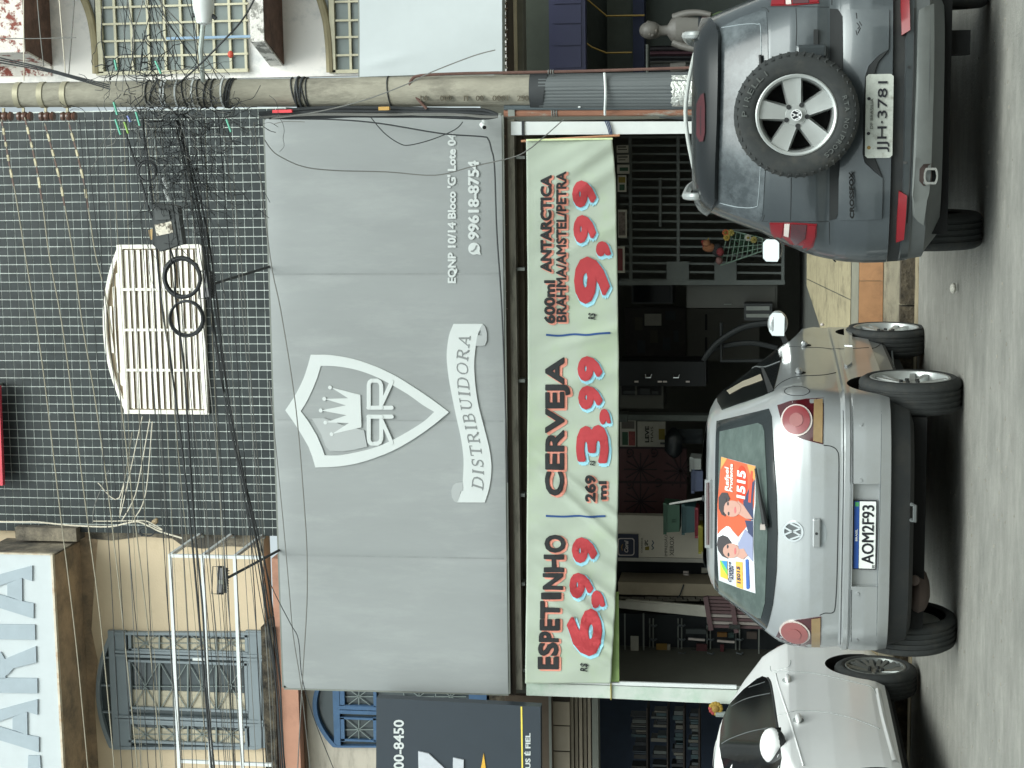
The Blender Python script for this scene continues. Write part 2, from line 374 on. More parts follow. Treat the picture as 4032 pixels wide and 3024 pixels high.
for i in range(nx):
    for j in range(int((10.55 - zb) / P_)):
        x0 = XR - .004 - (i + 1) * P_; z0 = zb + .02 + j * P_
        if x0 < XL - .02 or in_win(x0 + .05, z0 + .05): continue
        spots.append((z0 - zb + abs(x0 - XR) * .15, x0, z0))
spots.sort()
for q, (d, x0, z0) in enumerate(spots):
    t = .006 + random.uniform(-.0015, .0015); a = .0915
    tl = random.uniform(-.0012, .0012); tk = random.uniform(-.0012, .0012)
    vs = [(x0, TY - t - tl, z0), (x0 + a, TY - t + tl, z0), (x0 + a, TY - t + tl + tk, z0 + a), (x0, TY - t - tl + tk, z0 + a)] + [(x0, TY + .002, z0), (x0 + a, TY + .002, z0), (x0 + a, TY + .002, z0 + a), (x0, TY + .002, z0 + a)]
    fs = [(0, 1, 2, 3), (0, 4, 5, 1), (1, 5, 6, 2), (2, 6, 7, 3), (3, 7, 4, 0)]
    if q < 300:
        if tsrc is None:
            b = MB().add([(v[0] - x0, v[1] - TY, v[2] - z0) for v in vs], fs); tsrc = b.build('tile', M_tile, uw, local=True); tsrc.location = Vector((x0, TY, z0)) - org(uw)
        else:
            o = share(tsrc, 'tile', uw, Vector((x0, TY, z0)) - org(uw)); o.rotation_euler = (random.uniform(-.01, .01), 0, random.uniform(-.01, .01))
    else: fld.add(vs, fs)
tag(fld.build('tile_field', M_tile, uw), kind='stuff')
# louvred white window with an arched head
wn = empty('window', Vector((acx, TY, wz0)) - org(tb), tb)
wn['label'] = 'white louvred arched window in the tiled wall'
arc = [(acx + AR * math.sin(a), acz + AR * math.cos(a)) for a in np.linspace(-math.asin(ahw / AR), math.asin(ahw / AR), 25)]
outer = [(wx0, wz0), (wx0, wsp)] + arc[1:-1] + [(wx1, wsp), (wx1, wz0)]
oc = (acx, (wz0 + wz1) / 2)
o1 = resample(outer, 90); inner = [(oc[0] + (x - oc[0]) * (1 - .045 / ahw), oc[1] + (z - oc[1]) * .94) for x, z in o1]
MB().ring(o1, inner, TY - .05, TY + .01).build('frame', M_louvre, wn)
MB().prism([(oc[0] + (x - oc[0]) * .99, oc[1] + (z - oc[1]) * .99) for x, z in outer], TY - .008, TY - .004).build('backing', mat('warm_shade', S(150, 134, 112), .8), wn)
MB().box(wx0, wx1, TY - .06, TY - .012, wsp - .03, wsp + .02).build('transom', M_louvre, wn)
n = 13; sp = (wsp - .03 - wz0 - .05) / n; ssrc = {}
cols = np.linspace(wx0 + .045, wx1 - .045, 5)
for c in range(4):
    xa, xb = cols[c] + .014, cols[c + 1] - .014
    for k in range(n):
        z = wz0 + .045 + k * sp
        if c not in ssrc:
            s_ = MB().add([(xa, TY - .046, z), (xb, TY - .046, z), (xb, TY - .012, z + sp * .86), (xa, TY - .012, z + sp * .86), (xa, TY - .036, z), (xb, TY - .036, z), (xb, TY - .004, z + sp * .86), (xa, TY - .004, z + sp * .86)],
                          [(0, 1, 2, 3), (0, 4, 5, 1), (2, 6, 7, 3), (1, 5, 6, 2), (0, 3, 7, 4), (4, 7, 6, 5)])
            ssrc[c] = s_.build('louvre', M_louvre, wn)
        else: share(ssrc[c], 'louvre', wn, (0, 0, k * sp))
    if c: MB().box(cols[c] - .014, cols[c] + .014, TY - .058, TY - .01, wz0 + .03, wsp - .03).build('mullion', M_louvre, wn)
MB().box(wx0 + .02, wx1 - .02, TY - .07, TY - .01, wz0 + .005, wz0 + .04).build('sill', M_louvre, wn)
for k in range(8):                                            # fan of boards under the arch
    zz = wsp + .03 + k * .045; hw = math.sqrt(max(0, (AR - .05) ** 2 - (zz + .04 - acz) ** 2)) - .02
    if hw > .08:
        s_ = MB().add([(acx - hw, TY - .04, zz), (acx + hw, TY - .04, zz), (acx + hw * .97, TY - .012, zz + .036), (acx - hw * .97, TY - .012, zz + .036)], [(0, 1, 2, 3)]); s_.build('arch_louvre', M_louvre, wn)
# ground floor of the tiled building: side walls, ceiling, back wall
RX = at(2500, 470, 17.2).x; LX = at(2500, 2735, 17.2).x
BY = 21.6
M_inwall = mat('shop_wall', S(84, 84, 76), .85, var=.08)
MB().box(LX, RX, BY, BY + .2, ZT, 4.6).build('rear_wall', M_inwall, tb)
MB().box(RX, RX + .16, 17.15, BY, ZT, 4.0).build('side_wall', M_inwall, tb)
MB().box(LX - .16, LX, 17.6, BY, ZT, 4.0).build('side_wall', M_inwall, tb)
MB().box(LX, RX, 18.5, BY, 4.0, 4.2).build('ceiling', mat('ceiling_grey', S(110, 108, 100), .9), tb)
MB().box(LX, RX, 18.52, 18.78, 3.45, zb).build('lintel', mat('lintel_plaster', S(120, 112, 100), .9, var=.15), tb)
# ------------------------------------------------------------------ porch roof behind the sign
pr = thing('porch_roof', (-2.6, 17.3, 3.6), 'clay tiled porch roof whose ragged edge shows below the grey sign', 'roof')
eL, eR = at(1990, 2735, 17.0), at(1985, 462, 17.0)
b = MB(); za = at(1990, 1500, 17.0).z
b.add([(eL.x, 17.0, za - .02), (eR.x, 17.0, za - .02), (eR.x, 18.6, za + .5), (eL.x, 18.6, za + .5), (eL.x, 17.0, za - .06), (eR.x, 17.0, za - .06), (eR.x, 18.6, za + .46), (eL.x, 18.6, za + .46)],
      [(0, 1, 2, 3), (4, 7, 6, 5), (0, 4, 5, 1), (2, 6, 7, 3), (0, 3, 7, 4), (1, 5, 6, 2)])
b.build('deck', mat('roof_deck', S(70, 62, 54), .95), pr)
M_clay = [mat('old_clay', S(120, 98, 82), .9, var=.3, scale=14, dirt=S(50, 46, 42), dscale=9), mat('pale_mortar_tile', S(190, 184, 172), .9, var=.25, scale=14, dirt=S(70, 64, 58), dscale=9)]
rs = []
for q, m in enumerate(M_clay):
    b = MB(); pts = []
    for k in range(7):
        t = math.pi * k / 6; pts.append([(-.045 * math.cos(t), 0, .03 * math.sin(t)), (-.045 * math.cos(t), .4, .03 * math.sin(t) + .125)])
    b.grid(pts); b.add([(p[0][0] * .82, 0.002, p[0][2] * .75) for p in pts] + [(p[0][0], 0, p[0][2]) for p in pts], [(k, k + 1, k + 8, k + 7) for k in range(6)])
    rs.append(b.mesh('roof_tile_%d' % q, None, True)); rs[-1].materials.append(m)
nt_ = 62
for i in range(nt_):
    o = bpy.data.objects.new('roof_tile', rs[1 if random.random() < .35 else 0]); COL.objects.link(o); o.parent = pr
    zz = eL.z + (eR.z - eL.z) * i / nt_ - .015 + random.uniform(-.012, .012)
    o.location = Vector((eL.x + (eR.x - eL.x) * (i + .5) / nt_, 16.98 + random.uniform(-.02, .03), zz)) - org(pr); o.rotation_euler = (0, random.uniform(-.12, .12), random.uniform(-.06, .06))
bx(2008, 2040, 470, 2715, 17.02, 17.14).build('beam', mat('weathered_beam', S(128, 124, 112), .8, var=.25, scale=5, dirt=S(70, 66, 58), dscale=4, stretch=(.5, 1, 3)), pr)
bx(2049, 2072, 480, 2700, 17.2, 17.3).build('beam', mat('brown_beam', S(94, 86, 72), .85, var=.25, scale=6), pr)
for yy in (620, 1060, 1500, 1950, 2300, 2640): bx(2030, 2066, yy - 6, yy + 6, 17.06, 17.2).build('bracket', M_greymet, pr)
# two white porch posts
def post(name, pts, Y, label, m):
    p = thing(name, (at(pts[0][0], (pts[0][1] + pts[0][2]) / 2, Y).x, Y, ZT), label, 'post', 'white porch posts')
    b = MB()
    for (x, ya, yb), (x2, ya2, yb2) in zip(pts, pts[1:]):
        a1, a2, c1, c2 = at(x, yb, Y), at(x, ya, Y), at(x2, yb2, Y), at(x2, ya2, Y)
        b.add([a1, a2, c2, c1] + [Vector((v.x, Y + .14, v.z)) for v in (a1, a2, c2, c1)], [(0, 1, 2, 3), (4, 7, 6, 5), (0, 4, 5, 1), (1, 5, 6, 2), (2, 6, 7, 3), (3, 7, 4, 0)])
    b.build('shaft', m, p); return p
p1_ = post('porch_post', [(2012, 479, 532), (2725, 478, 526), (3150, 474, 524)], 17.0, 'clean white square porch post beside the concrete pole', M_whitemet)
for xx in (2054, 2060): bx(xx, xx + 4, 477, 534, 16.985, 17.0).build('joint', M_wire, p1_)
b = MB()
for k in range(3): b.tube([at(2382 + k * 7, 476, 16.98), at(2392 + k * 6, 500, 16.97), at(2400 + k * 5, 530, 16.98)], .006)
b.build('blue_tie', mat('tie_blue', S(40, 58, 92), .7), p1_)
p2_ = post('porch_post', [(2072, 2690, 2738), (2405, 2700, 2750), (2720, 2712, 2766), (3150, 2726, 2782)], 17.0, 'blotched greenish white porch post left of the banner', 
     mat('blotched_post', S(192, 200, 192), .6, var=.05, scale=3, dirt=S(142, 176, 152), dscale=2.2, dlo=.45, dhi=.75))
bx(2072, 2900, 2686, 2700, 16.99, 17.02).build('flange', M_whitemet, p2_)
bx(2403, 2407, 2690, 2756, 16.975, 17.0).build('cord', mat('ochre_cord', S(150, 138, 70), .8), p2_)
# ------------------------------------------------------------------ cream building (left)
CYW = 18.62
cbw = thing('cream_building', (-6.5, CYW, ZT), 'cream plastered building with a grey blue window and mouldy eave', 'building')
cx0, cx1 = -11.5, at(600, 2075, CYW).x
MB().box(cx0, cx1, CYW, CYW + .3, at(1046, 2500, CYW).z, 11).build('upper_wall', M_cream, cbw)
# upper part with stains and the eave's shade painted in, and the mouldy strip at the corner (thin plaster skins on the wall)
def skin(name, pts, Y, m, th=.006): return MB().prism(pxpoly(pts, Y), Y - th, Y + .001).build(name, m, cbw)
skin('stained_shaded_plaster', [(300, 2090), (385, 2110), (372, 2300), (360, 2480), (385, 2600), (372, 2760), (390, 3060), (200, 3060), (200, 2100)], CYW, M_stain_shade)
skin('mould_strip', [(350, 2072), (350, 2120), (440, 2128), (560, 2112), (680, 2120), (720, 2150), (800, 2160), (900, 2150), (1010, 2155), (1040, 2180), (1040, 2072)], CYW, M_mould, .009)
zsl = at(205, 2186, 17.84).z
b = MB().box(cx0, at(205, 2186, 17.84).x, 17.85, CYW, zsl, zsl + .9); b.build('eave_slab', M_mould, cbw)
MB().box(cx0, at(205, 2186, 17.84).x - .02, 17.86, CYW, zsl - .008, zsl - .001).build('soffit', M_stain_shade, cbw)
bx(60, 300, 2078, 2130, CYW - .25, CYW).build('corner_pier', M_mould, cbw)
# mossy ledge and pink band below the upper wall
bx(1038, 1085, 2470, 3100, CYW - .34, CYW + .2).build('coping', M_moss, cbw)
bx(1085, 1172, 2200, 3100, CYW - .28, CYW + .2).build('pink_band', M_pink, cbw)
bx(1172, 2130, 2640, 3120, CYW - .05, CYW + .2).build('lower_wall', M_beige, cbw)
bx(1172, 1204, 2680, 3100, CYW - .12, CYW - .05).build('shade_strip', mat('brown_shade', S(118, 98, 82), .9), cbw)  # brown strip paints the shade under the pink band
def sash_window(name, label, parent, Y, y0, y1, xt, xbulge, xb, m, panes, zbars, fr=18):
    # arched window: y0..y1 photo columns, xt springing, xbulge crown of the arch, xb bottom
    w_ = empty(name, Vector((at(xb, (y0 + y1) / 2, Y).x, Y, at(xb, (y0 + y1) / 2, Y).z)) - org(parent), parent)
    ym = (y0 + y1) / 2
    arcp = [(xt - (xt - xbulge) * (1 - ((yy - ym) / ((y1 - y0) / 2)) ** 2), yy) for yy in np.linspace(y0, y1, 21)]
    out = [(xb, y0)] + arcp + [(xb, y1)]
    g1 = resample(pxpoly(out, Y), 90); c = np.mean(g1, axis=0); hw = abs(g1[0][0] - c[0]); 
    g2 = [(c[0] + (p[0] - c[0]) * .955, c[1] + (p[1] - c[1]) * .955) for p in g1]
    MB().ring(g1, g2, Y - .07, Y + .01).build('frame', m, w_)
    MB().prism(pxpoly(out, Y), Y - .006, Y - .002).build('pane', M_glass, w_)
    bx(xt - fr * .4, xt + fr, y0, y1, Y - .066, Y - .01).build('transom', m, w_)
    return w_
wy0, wy1 = 2484, 2944
gw = sash_window('window', '', cbw, CYW, wy0, wy1, 442, 386, 1036, M_greyblue, [], [])
gw['label'] = 'tall grey blue window with diamond grilles and an arched top'
for yy in (2575, 2590, 2832, 2846): bx(452, 1036, yy - 5, yy + 5, CYW - .075, CYW - .012).build('mullion', M_greyblue, gw)
bx(452, 505, 2484, 2944, CYW - .05, CYW - .006).build('rail', M_greyblue, gw)
bx(975, 1036, 2484, 2944, CYW - .055, CYW - .006).build('bottom_panel', M_greyblue, gw)
for yy in (2590, 2700, 2805): bx(392 if yy == 2700 else 402, 440, yy - 3, yy + 3, CYW - .05, CYW - .006).build('fan_bar', M_greyblue, gw)
for (ya, yb) in ((2494, 2570), (2605, 2800), (2850, 2932)):    # three lights: frame, curtain behind the pane, grille of squares and diagonals
    b = MB()
    for (x0, x1, a0, a1) in ((505, 516, ya, yb), (964, 975, ya, yb), (505, 975, ya, ya + 9), (505, 975, yb - 9, yb)): bx(x0, x1, a0, a1, CYW - .06, CYW - .008, b)
    b.build('sash', M_greyblue, gw)
    g = MB(); xs = np.linspace(516, 964, 5); ym = (ya + yb) / 2
    for i in range(4):
        a, c = xs[i], xs[i + 1]
        for p, q in (((a, ya), (c, yb)), ((a, yb), (c, ya)), (((a + c) / 2, ya), ((a + c) / 2, yb)), ((a, ym), (c, ym))):
            g.bar(at(*p, CYW - .03), at(*q, CYW - .03), .009)
        if i: g.bar(at(a, ya, CYW - .03), at(a, yb, CYW - .03), .018)
    g.build('grille', M_iron, gw)
    bx(516, 964, (ya + yb) / 2 + (20 if yb - ya > 150 else -20), yb - 9, CYW - .012, CYW - .0075).build('curtain', M_curtain, gw)
bx(758, 812, 2592, 2602, CYW - .085, CYW - .07).build('handle', M_whitemet, gw)
bw = sash_window('window', '', cbw, CYW - .05, 2600, 2936, 1318, 1236, 1935, M_blue, [], [])
bw['label'] = 'blue framed arched window behind the navy sign'
for yy in (2690, 2795, 2812): bx(1335, 1850, yy - 7, yy + 7, CYW - .12, CYW - .06).build('mullion', M_blue, bw)
for (ya, yb) in ((2700, 2786), (2826, 2920)):
    b = MB()
    for (x0, x1, a0, a1) in ((1335, 1356, ya, yb), (1470, 1482, ya, yb), (1335, 1480, ya, ya + 8), (1335, 1480, yb - 8, yb)): bx(x0, x1, a0, a1, CYW - .11, CYW - .06, b)
    b.build('sash', M_blue, bw)
    for a, c in ((1356, 1470), (1590, 1710), (1715, 1835)):
        ym = (ya + yb) / 2; g = MB()
        for p, q in (((a, ya), (c, yb)), ((a, yb), (c, ya)), (((a + c) / 2, ya), ((a + c) / 2, yb)), ((a, ym), (c, ym)), ((a, ya), (a, yb))): g.bar(at(*p, CYW - .085), at(*q, CYW - .085), .009)
        g.build('grille', M_iron, bw)
bx(1846, 1926, 2700, 2790, CYW - .12, CYW - .056).build('bottom_panel', M_blue, bw)
bx(1926, 1990, 2690, 2800, CYW - .14, CYW - .05).build('ledge', M_moss, cbw)
# left shop front below
bx(1990, 2175, 2740, 3120, 17.9, 18.6).build('soffit', mat('brown_soffit2', S(92, 80, 68), .9), cbw)
bx(2162, 2172, 2740, 3120, 17.88, 17.95).build('trim', M_greymet, cbw)
bx(2172, 2246, 2740, 3120, 18.0, 18.2).build('fascia', mat('joint_dark', S(60, 54, 46), .9), cbw)
for (ya, yb) in ((2764, 2855), (2860, 2956), (2961, 3056)): bx(2176, 2243, ya, yb, 17.985, 18.0).build('fascia_tile', mat('taupe_tile', S(150, 138, 120), .5, var=.05), cbw)
for k in range(5): bx(2247 + k * 17, 2259 + k * 17, 2745, 3120, 18.02 + (k % 2) * .03, 18.2).build('shutter_slat', mat('shutter_taupe', S(126, 116, 100), .6, var=.1), cbw)
bx(2332, 2356, 2745, 3120, 18.0, 18.2).build('lintel', mat('lintel_grey', S(112, 114, 106), .7), cbw)
x1 = at(2600, 2760, 20.4).x
MB().box(cx0, x1, 20.4, 20.6, ZT, 4.4).build('rear_wall', mat('navy_wall', S(40, 52, 70), .8), cbw)
MB().box(cx0, LX - .18, 18.2, 20.4, 3.4, 3.6).build('ceiling', M_dark, cbw)
# ------------------------------------------------------------------ white building (right)
WY = 18.8
wb = thing('white_building', (3, WY, ZT), 'white plastered building with peeling brick parapet and arched grid windows', 'building')
wxl = at(700, 312, WY).x
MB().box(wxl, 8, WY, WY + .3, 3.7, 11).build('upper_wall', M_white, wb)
def eave(xf0, xf1, xback, yend_f, yend_b, m_face, label=None):
    # a concrete eave: front face at 18.15, soffit running back to the wall, end chamfered
    Yf = 18.1; zt = at(xf0, 100, Yf).z; zu = at(xf1, 100, Yf).z; xe = at(xf1, yend_f, Yf).x; xb_ = at(xback, yend_b, WY).x
    MB().plan([(8, Yf), (8, WY), (xb_, WY), (xe, Yf)], zu, zt).build('eave', m_face, wb)
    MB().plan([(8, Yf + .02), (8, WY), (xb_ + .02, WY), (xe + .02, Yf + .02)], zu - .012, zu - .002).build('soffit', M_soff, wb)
eave(-200, 92, 200, 205, 262, M_peel)
eave(985, 1038, 1104, 163, 261, M_peel2)
MB().prism(pxpoly([(-60, 300), (205, 300), (205, 262), (95, 205), (-60, 205)], WY), WY - .02, WY).build('brick_patch', M_peel, wb)
def grid_window(xa, xb, ya, yb, bars_x, bars_y, arch, label):
    w_ = empty('window', Vector((at(xb, yb, WY).x, WY, at(xb, yb, WY).z)) - org(wb), wb); w_['label'] = label
    bx(xa - 24, xb, ya, yb + 10, WY - .012, WY - .008).build('pane', M_glassg, w_)
    for x in bars_x: bx(x - 4.5, x + 4.5, ya, yb, WY - .05, WY - .02).build('cross_bar', M_ivory, w_)
    for y in bars_y: bx(xa, xb, y - 4, y + 4, WY - .055, WY - .016).build('upright_bar', M_ivory, w_)
    b = MB(); bx(xa - 14, xa + 6, ya, yb + 12, WY - .07, WY - .01, b); bx(xa - 14, xb, yb, yb + 14, WY - .07, WY - .01, b); b.build('frame', M_ivory, w_)
    b = MB(); P = [at(x, y, WY - .05) for x, y in arch]; b.tube(catmull(P, 6), .045, 8); b.build('arch_moulding', mat('olive_trim', S(150, 140, 112), .8, var=.15), w_)
    # plaster between the arch and the square frame
    MB().prism(pxpoly(list(arch) + [(xa - 16, arch[-1][1]), (xa - 16, -60)] , WY), WY - .035, WY - .013).build('arch_glass', mat('arch_grey', S(120, 124, 122), .4, var=.1), w_)
grid_window(392, 975, -120, 276, [450, 515, 580, 645, 710, 774, 838, 902, 962], [-42, 22, 88, 156, 218], [(300, -60), (332, 0), (356, 70), (370, 150), (376, 230), (378, 290)], 'upper ivory grid window with an arched head beside the pole')
grid_window(1310, 1420, -120, 274, [1376], [6, 80, 146, 217], [(1240, -60), (1262, 0), (1284, 80), (1293, 150), (1298, 220), (1300, 285)], 'lower ivory grid window above the blank white sign')
bx(655, 985, 142, 152, WY - .09, WY - .06).build('blue_pipe', mat('pale_blue_pipe', S(132, 158, 182), .6), wb)
# right shop front
GY = 17.6
bx(1998, 2030, -200, 284, GY, GY + .25).build('fascia_beam', mat('beige_beam', S(196, 186, 164), .8, var=.08, dirt=S(150, 140, 120), dscale=3), wb)
bx(2030, 2060, -200, 282, GY + .1, GY + .3).build('gutter', mat('dark_gutter', S(92, 92, 84), .8), wb)
bx(2060, 2166, -200, 284, GY + .9, GY + 1.1).build('lintel_wall', mat('olive_wall', S(66, 72, 64), .85), wb)
sb = empty('shutter_box', Vector((2, GY + .8, at(2300, 100, GY + .8).z)) - org(wb), wb)
M_purple = mat('indigo_panel', S(52, 54, 84), .5, var=.08)
bx(2161, 2304, -200, 282, GY + .85, GY + 1.0).build('box', M_purple, sb)
for (ya, yb) in ((-120, 14), (20, 92), (99, 178), (186, 266)): bx(2178, 2288, ya, yb, GY + .835, GY + .85).build('panel', M_purple, sb)
x0 = at(2400, 290, 19.6).x
MB().box(x0 - .1, 8, 20.2, 20.4, ZT, 4.2).build('rear_wall', mat('green_black_wall', S(58, 64, 60), .8), wb)
bx(2390, 2492, -200, 300, 20.0, 20.2).build('wall_band', mat('dim_green_band', S(72, 78, 72), .8), wb)
bx(2492, 2536, -200, 300, 19.9, 20.2).build('navy_band', mat('navy_band', S(44, 50, 74), .8), wb)
MB().box(RX + .18, 8, 18.6, 20.2, 3.5, 3.7).build('ceiling', M_dark, wb)
# ================================================================== signs and banner
GYS = 16.9
M_sign = mat('grey_vinyl', S(142, 146, 146), .55, var=.1, scale=.6, dirt=S(162, 166, 165), dscale=1.3, dlo=.5, dhi=.9, stretch=(2, 1, .5))
M_print = mat('white_print', S(198, 203, 202), .5, var=.02)
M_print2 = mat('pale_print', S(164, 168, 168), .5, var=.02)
M_sgrey = mat('grey_print', S(128, 132, 132), .5, var=.02)
sg = thing('shop_sign', (-2.66, GYS, at(1985, 1500, GYS).z), 'large grey vinyl shop sign with white shield, crown and ribbon', 'sign')
q = [at(1117, 2709, GYS), at(1041, 468, GYS), at(1974, 453, GYS), at(2001, 2733, GYS)]     # upper left, upper right, lower right, lower left
seams = (1054 - 455) / 2270, (1628 - 455) / 2270, (2174 - 455) / 2270, .82
def sgy(u, v):                                                # gentle billow of the vinyl, with a crease at each seam
    d = .005 * math.sin(5 * u + 2 * v) * math.sin(math.pi * v) + .0025 * math.sin(17 * u + 3 * v)
    for k, s in enumerate(seams[:3]): d -= .007 * math.exp(-((u - s) / .006) ** 2)
    d -= .012 * (math.exp(-u / .012) + math.exp(-(1 - u) / .012) + math.exp(-v / .02) + math.exp(-(1 - v) / .02))
    return d
NU, NV = 150, 24; P = []
for i in range(NU + 1):
    u = i / NU; row = []
    for j in range(NV + 1):
        v = j / NV; p = q[1].lerp(q[0], u).lerp(q[2].lerp(q[3], u), v); row.append((p.x, GYS - .012 - sgy(u, v), p.z))
    P.append(row)
MB().grid(P).build('vinyl', M_sign, sg, smooth=True)
b = MB()
for a, c in ((0, 1), (1, 2), (2, 3), (3, 0)): b.bar(Vector((q[a].x, GYS + .03, q[a].z)), Vector((q[c].x, GYS + .03, q[c].z)), .04, .04)
for s in seams[:3]:
    b.bar((q[1].lerp(q[0], s).x, GYS + .03, q[1].lerp(q[0], s).z), (q[2].lerp(q[3], s).x, GYS + .03, q[2].lerp(q[3], s).z), .03, .03)
b.build('frame', M_greymet, sg)
M_vs = mat('vinyl_seam', S(138, 142, 142), .6)
for s in seams[:3]:
    b = MB(); b.grid([[(q[1].lerp(q[0], s).lerp(q[2].lerp(q[3], s), v).x + dx, GYS - .0135 - sgy(s, v) - .004, q[1].lerp(q[0], s).lerp(q[2].lerp(q[3], s), v).z) for dx in (-.007, .007)] for v in np.linspace(.012, .988, 20)]); b.build('seam', M_vs, sg)
FS = GYS - .0225                                               # face of the print
def c5(x, y): return (1008 + x * .60757, 1008 + y * .60757)
def P5(pts): return pxpoly([c5(*p) for p in pts], FS)
outer = [(190, 1000), (222, 952), (250, 910), (285, 845), (312, 785), (335, 715), (355, 640)]
oR = catmull([Vector(p) for p in [(355, 640), (480, 642), (620, 665), (760, 710), (900, 775), (1030, 855), (1140, 930), (1250, 1012)]], 5)
oL = catmull([Vector(p) for p in [(1250, 1012), (1150, 1095), (1030, 1180), (900, 1255), (780, 1305), (650, 1345), (520, 1365), (385, 1370)]], 5)
oT = [(365, 1300), (340, 1235), (300, 1165), (255, 1092)]
O = outer[:-1] + [tuple(p) for p in oR] + [tuple(p) for p in oL[1:]] + oT
iT = [(290, 1005), (325, 950), (360, 880), (395, 795)]
iR = catmull([Vector(p) for p in [(420, 712), (520, 715), (640, 735), (760, 775), (880, 835), (990, 900), (1080, 965), (1155, 1010)]], 5)
iL = catmull([Vector(p) for p in [(1155, 1010), (1090, 1070), (990, 1135), (880, 1195), (760, 1245), (640, 1275), (540, 1292), (445, 1292)]], 5)
I = iT + [tuple(p) for p in iR] + [tuple(p) for p in iL[1:]] + [(425, 1235), (395, 1165), (345, 1080)]
def ringsplit(mb, A, B, nA):                                  # strip between two outlines, corner to corner
    return mb
cA = [0, len(outer) - 1, len(outer) - 1 + len(oR) - 1, len(outer) - 1 + len(oR) + len(oL) - 2]
cB = [0, len(iT), len(iT) + len(iR) - 1, len(iT) + len(iR) + len(iL) - 2]
def seg(poly, i0, i1, n):
    pts = [poly[k % len(poly)] for k in range(i0, i1 + 1)]; A = np.array(pts, float); L = np.r_[0, np.cumsum(np.linalg.norm(np.diff(A, axis=0), axis=1))]
    return [(np.interp(t, L, A[:, 0]), np.interp(t, L, A[:, 1])) for t in np.linspace(0, L[-1], n, endpoint=False)]
oo = []; ii = []
for k, n_ in enumerate((12, 40, 40, 12)):
    oo += seg(O, cA[k], cA[k + 1] if k < 3 else len(O), n_); ii += seg(I, cB[k], cB[k + 1] if k < 3 else len(I), n_)
MB().ring(P5(oo), P5(ii), FS - .002, FS + .02).build('shield', M_print, sg)
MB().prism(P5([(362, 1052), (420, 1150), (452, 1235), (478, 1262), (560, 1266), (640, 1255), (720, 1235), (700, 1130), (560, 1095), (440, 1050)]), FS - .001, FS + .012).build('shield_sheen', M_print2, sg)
b = MB(); b.prism(P5([(676, 900), (488, 852), (598, 922), (446, 926), (584, 968), (424, 1001), (588, 1032), (452, 1078), (602, 1082), (492, 1154), (683, 1110)]), FS - .003, FS + .02)
for k, p in enumerate([(480, 852), (443, 926), (420, 1001), (450, 1079), (490, 1154)]):
    px_ = c5(*p); b.prism(circ(px_[0], px_[1], 8, FS, 14), FS - .0035 - k * .0002, FS + .02)
b.build('crown', M_print, sg)
for sgn, ox in ((1, 983), (-1, 1041)):
    f = lambda x, y: (x, ox + sgn * (y - 983))
    W_ = 27 * .60757 * FS / FPX
    b = MB()
    stroke(b, P5([f(728, 983), f(880, 983)]), W_, FS - .003, FS + .02)
    stroke(b, P5([f(731, 983), f(731, 838), f(736, 818), f(748, 808), f(788, 808), f(804, 818), f(812, 838), f(812, 983)]), W_, FS - .0045, FS + .02)
    stroke(b, P5([f(816, 955), f(880, 815)]), W_, FS - .0062, FS + .02)
    b.build('monogram', M_print, sg)
top = catmull([Vector(p) for p in [(1280, 440), (1250, 520), (1236, 640), (1245, 760), (1265, 880), (1295, 1030), (1328, 1180), (1345, 1320), (1340, 1466)]], 5)
bot = catmull([Vector(p) for p in [(1482, 1597), (1512, 1500), (1526, 1370), (1510, 1240), (1475, 1100), (1440, 960), (1420, 820), (1414, 690), (1425, 580)]], 5)
rib = [(1470, 440)] + [tuple(p) for p in top] + [(1342, 1500), (1300, 1597)] + [tuple(p) for p in bot] + [(1440, 500)]
MB().prism(P5(rib), FS - .002, FS + .02).build('ribbon', M_print, sg)
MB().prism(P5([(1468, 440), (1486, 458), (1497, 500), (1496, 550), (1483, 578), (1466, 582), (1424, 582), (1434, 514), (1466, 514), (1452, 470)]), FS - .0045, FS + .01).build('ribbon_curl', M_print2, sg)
MB().prism(P5([(1340, 1464), (1300, 1468), (1277, 1486), (1266, 1520), (1270, 1562), (1284, 1588), (1302, 1598), (1318, 1560), (1328, 1524), (1342, 1520)]), FS - .0045, FS + .01).build('ribbon_curl', M_print2, sg)
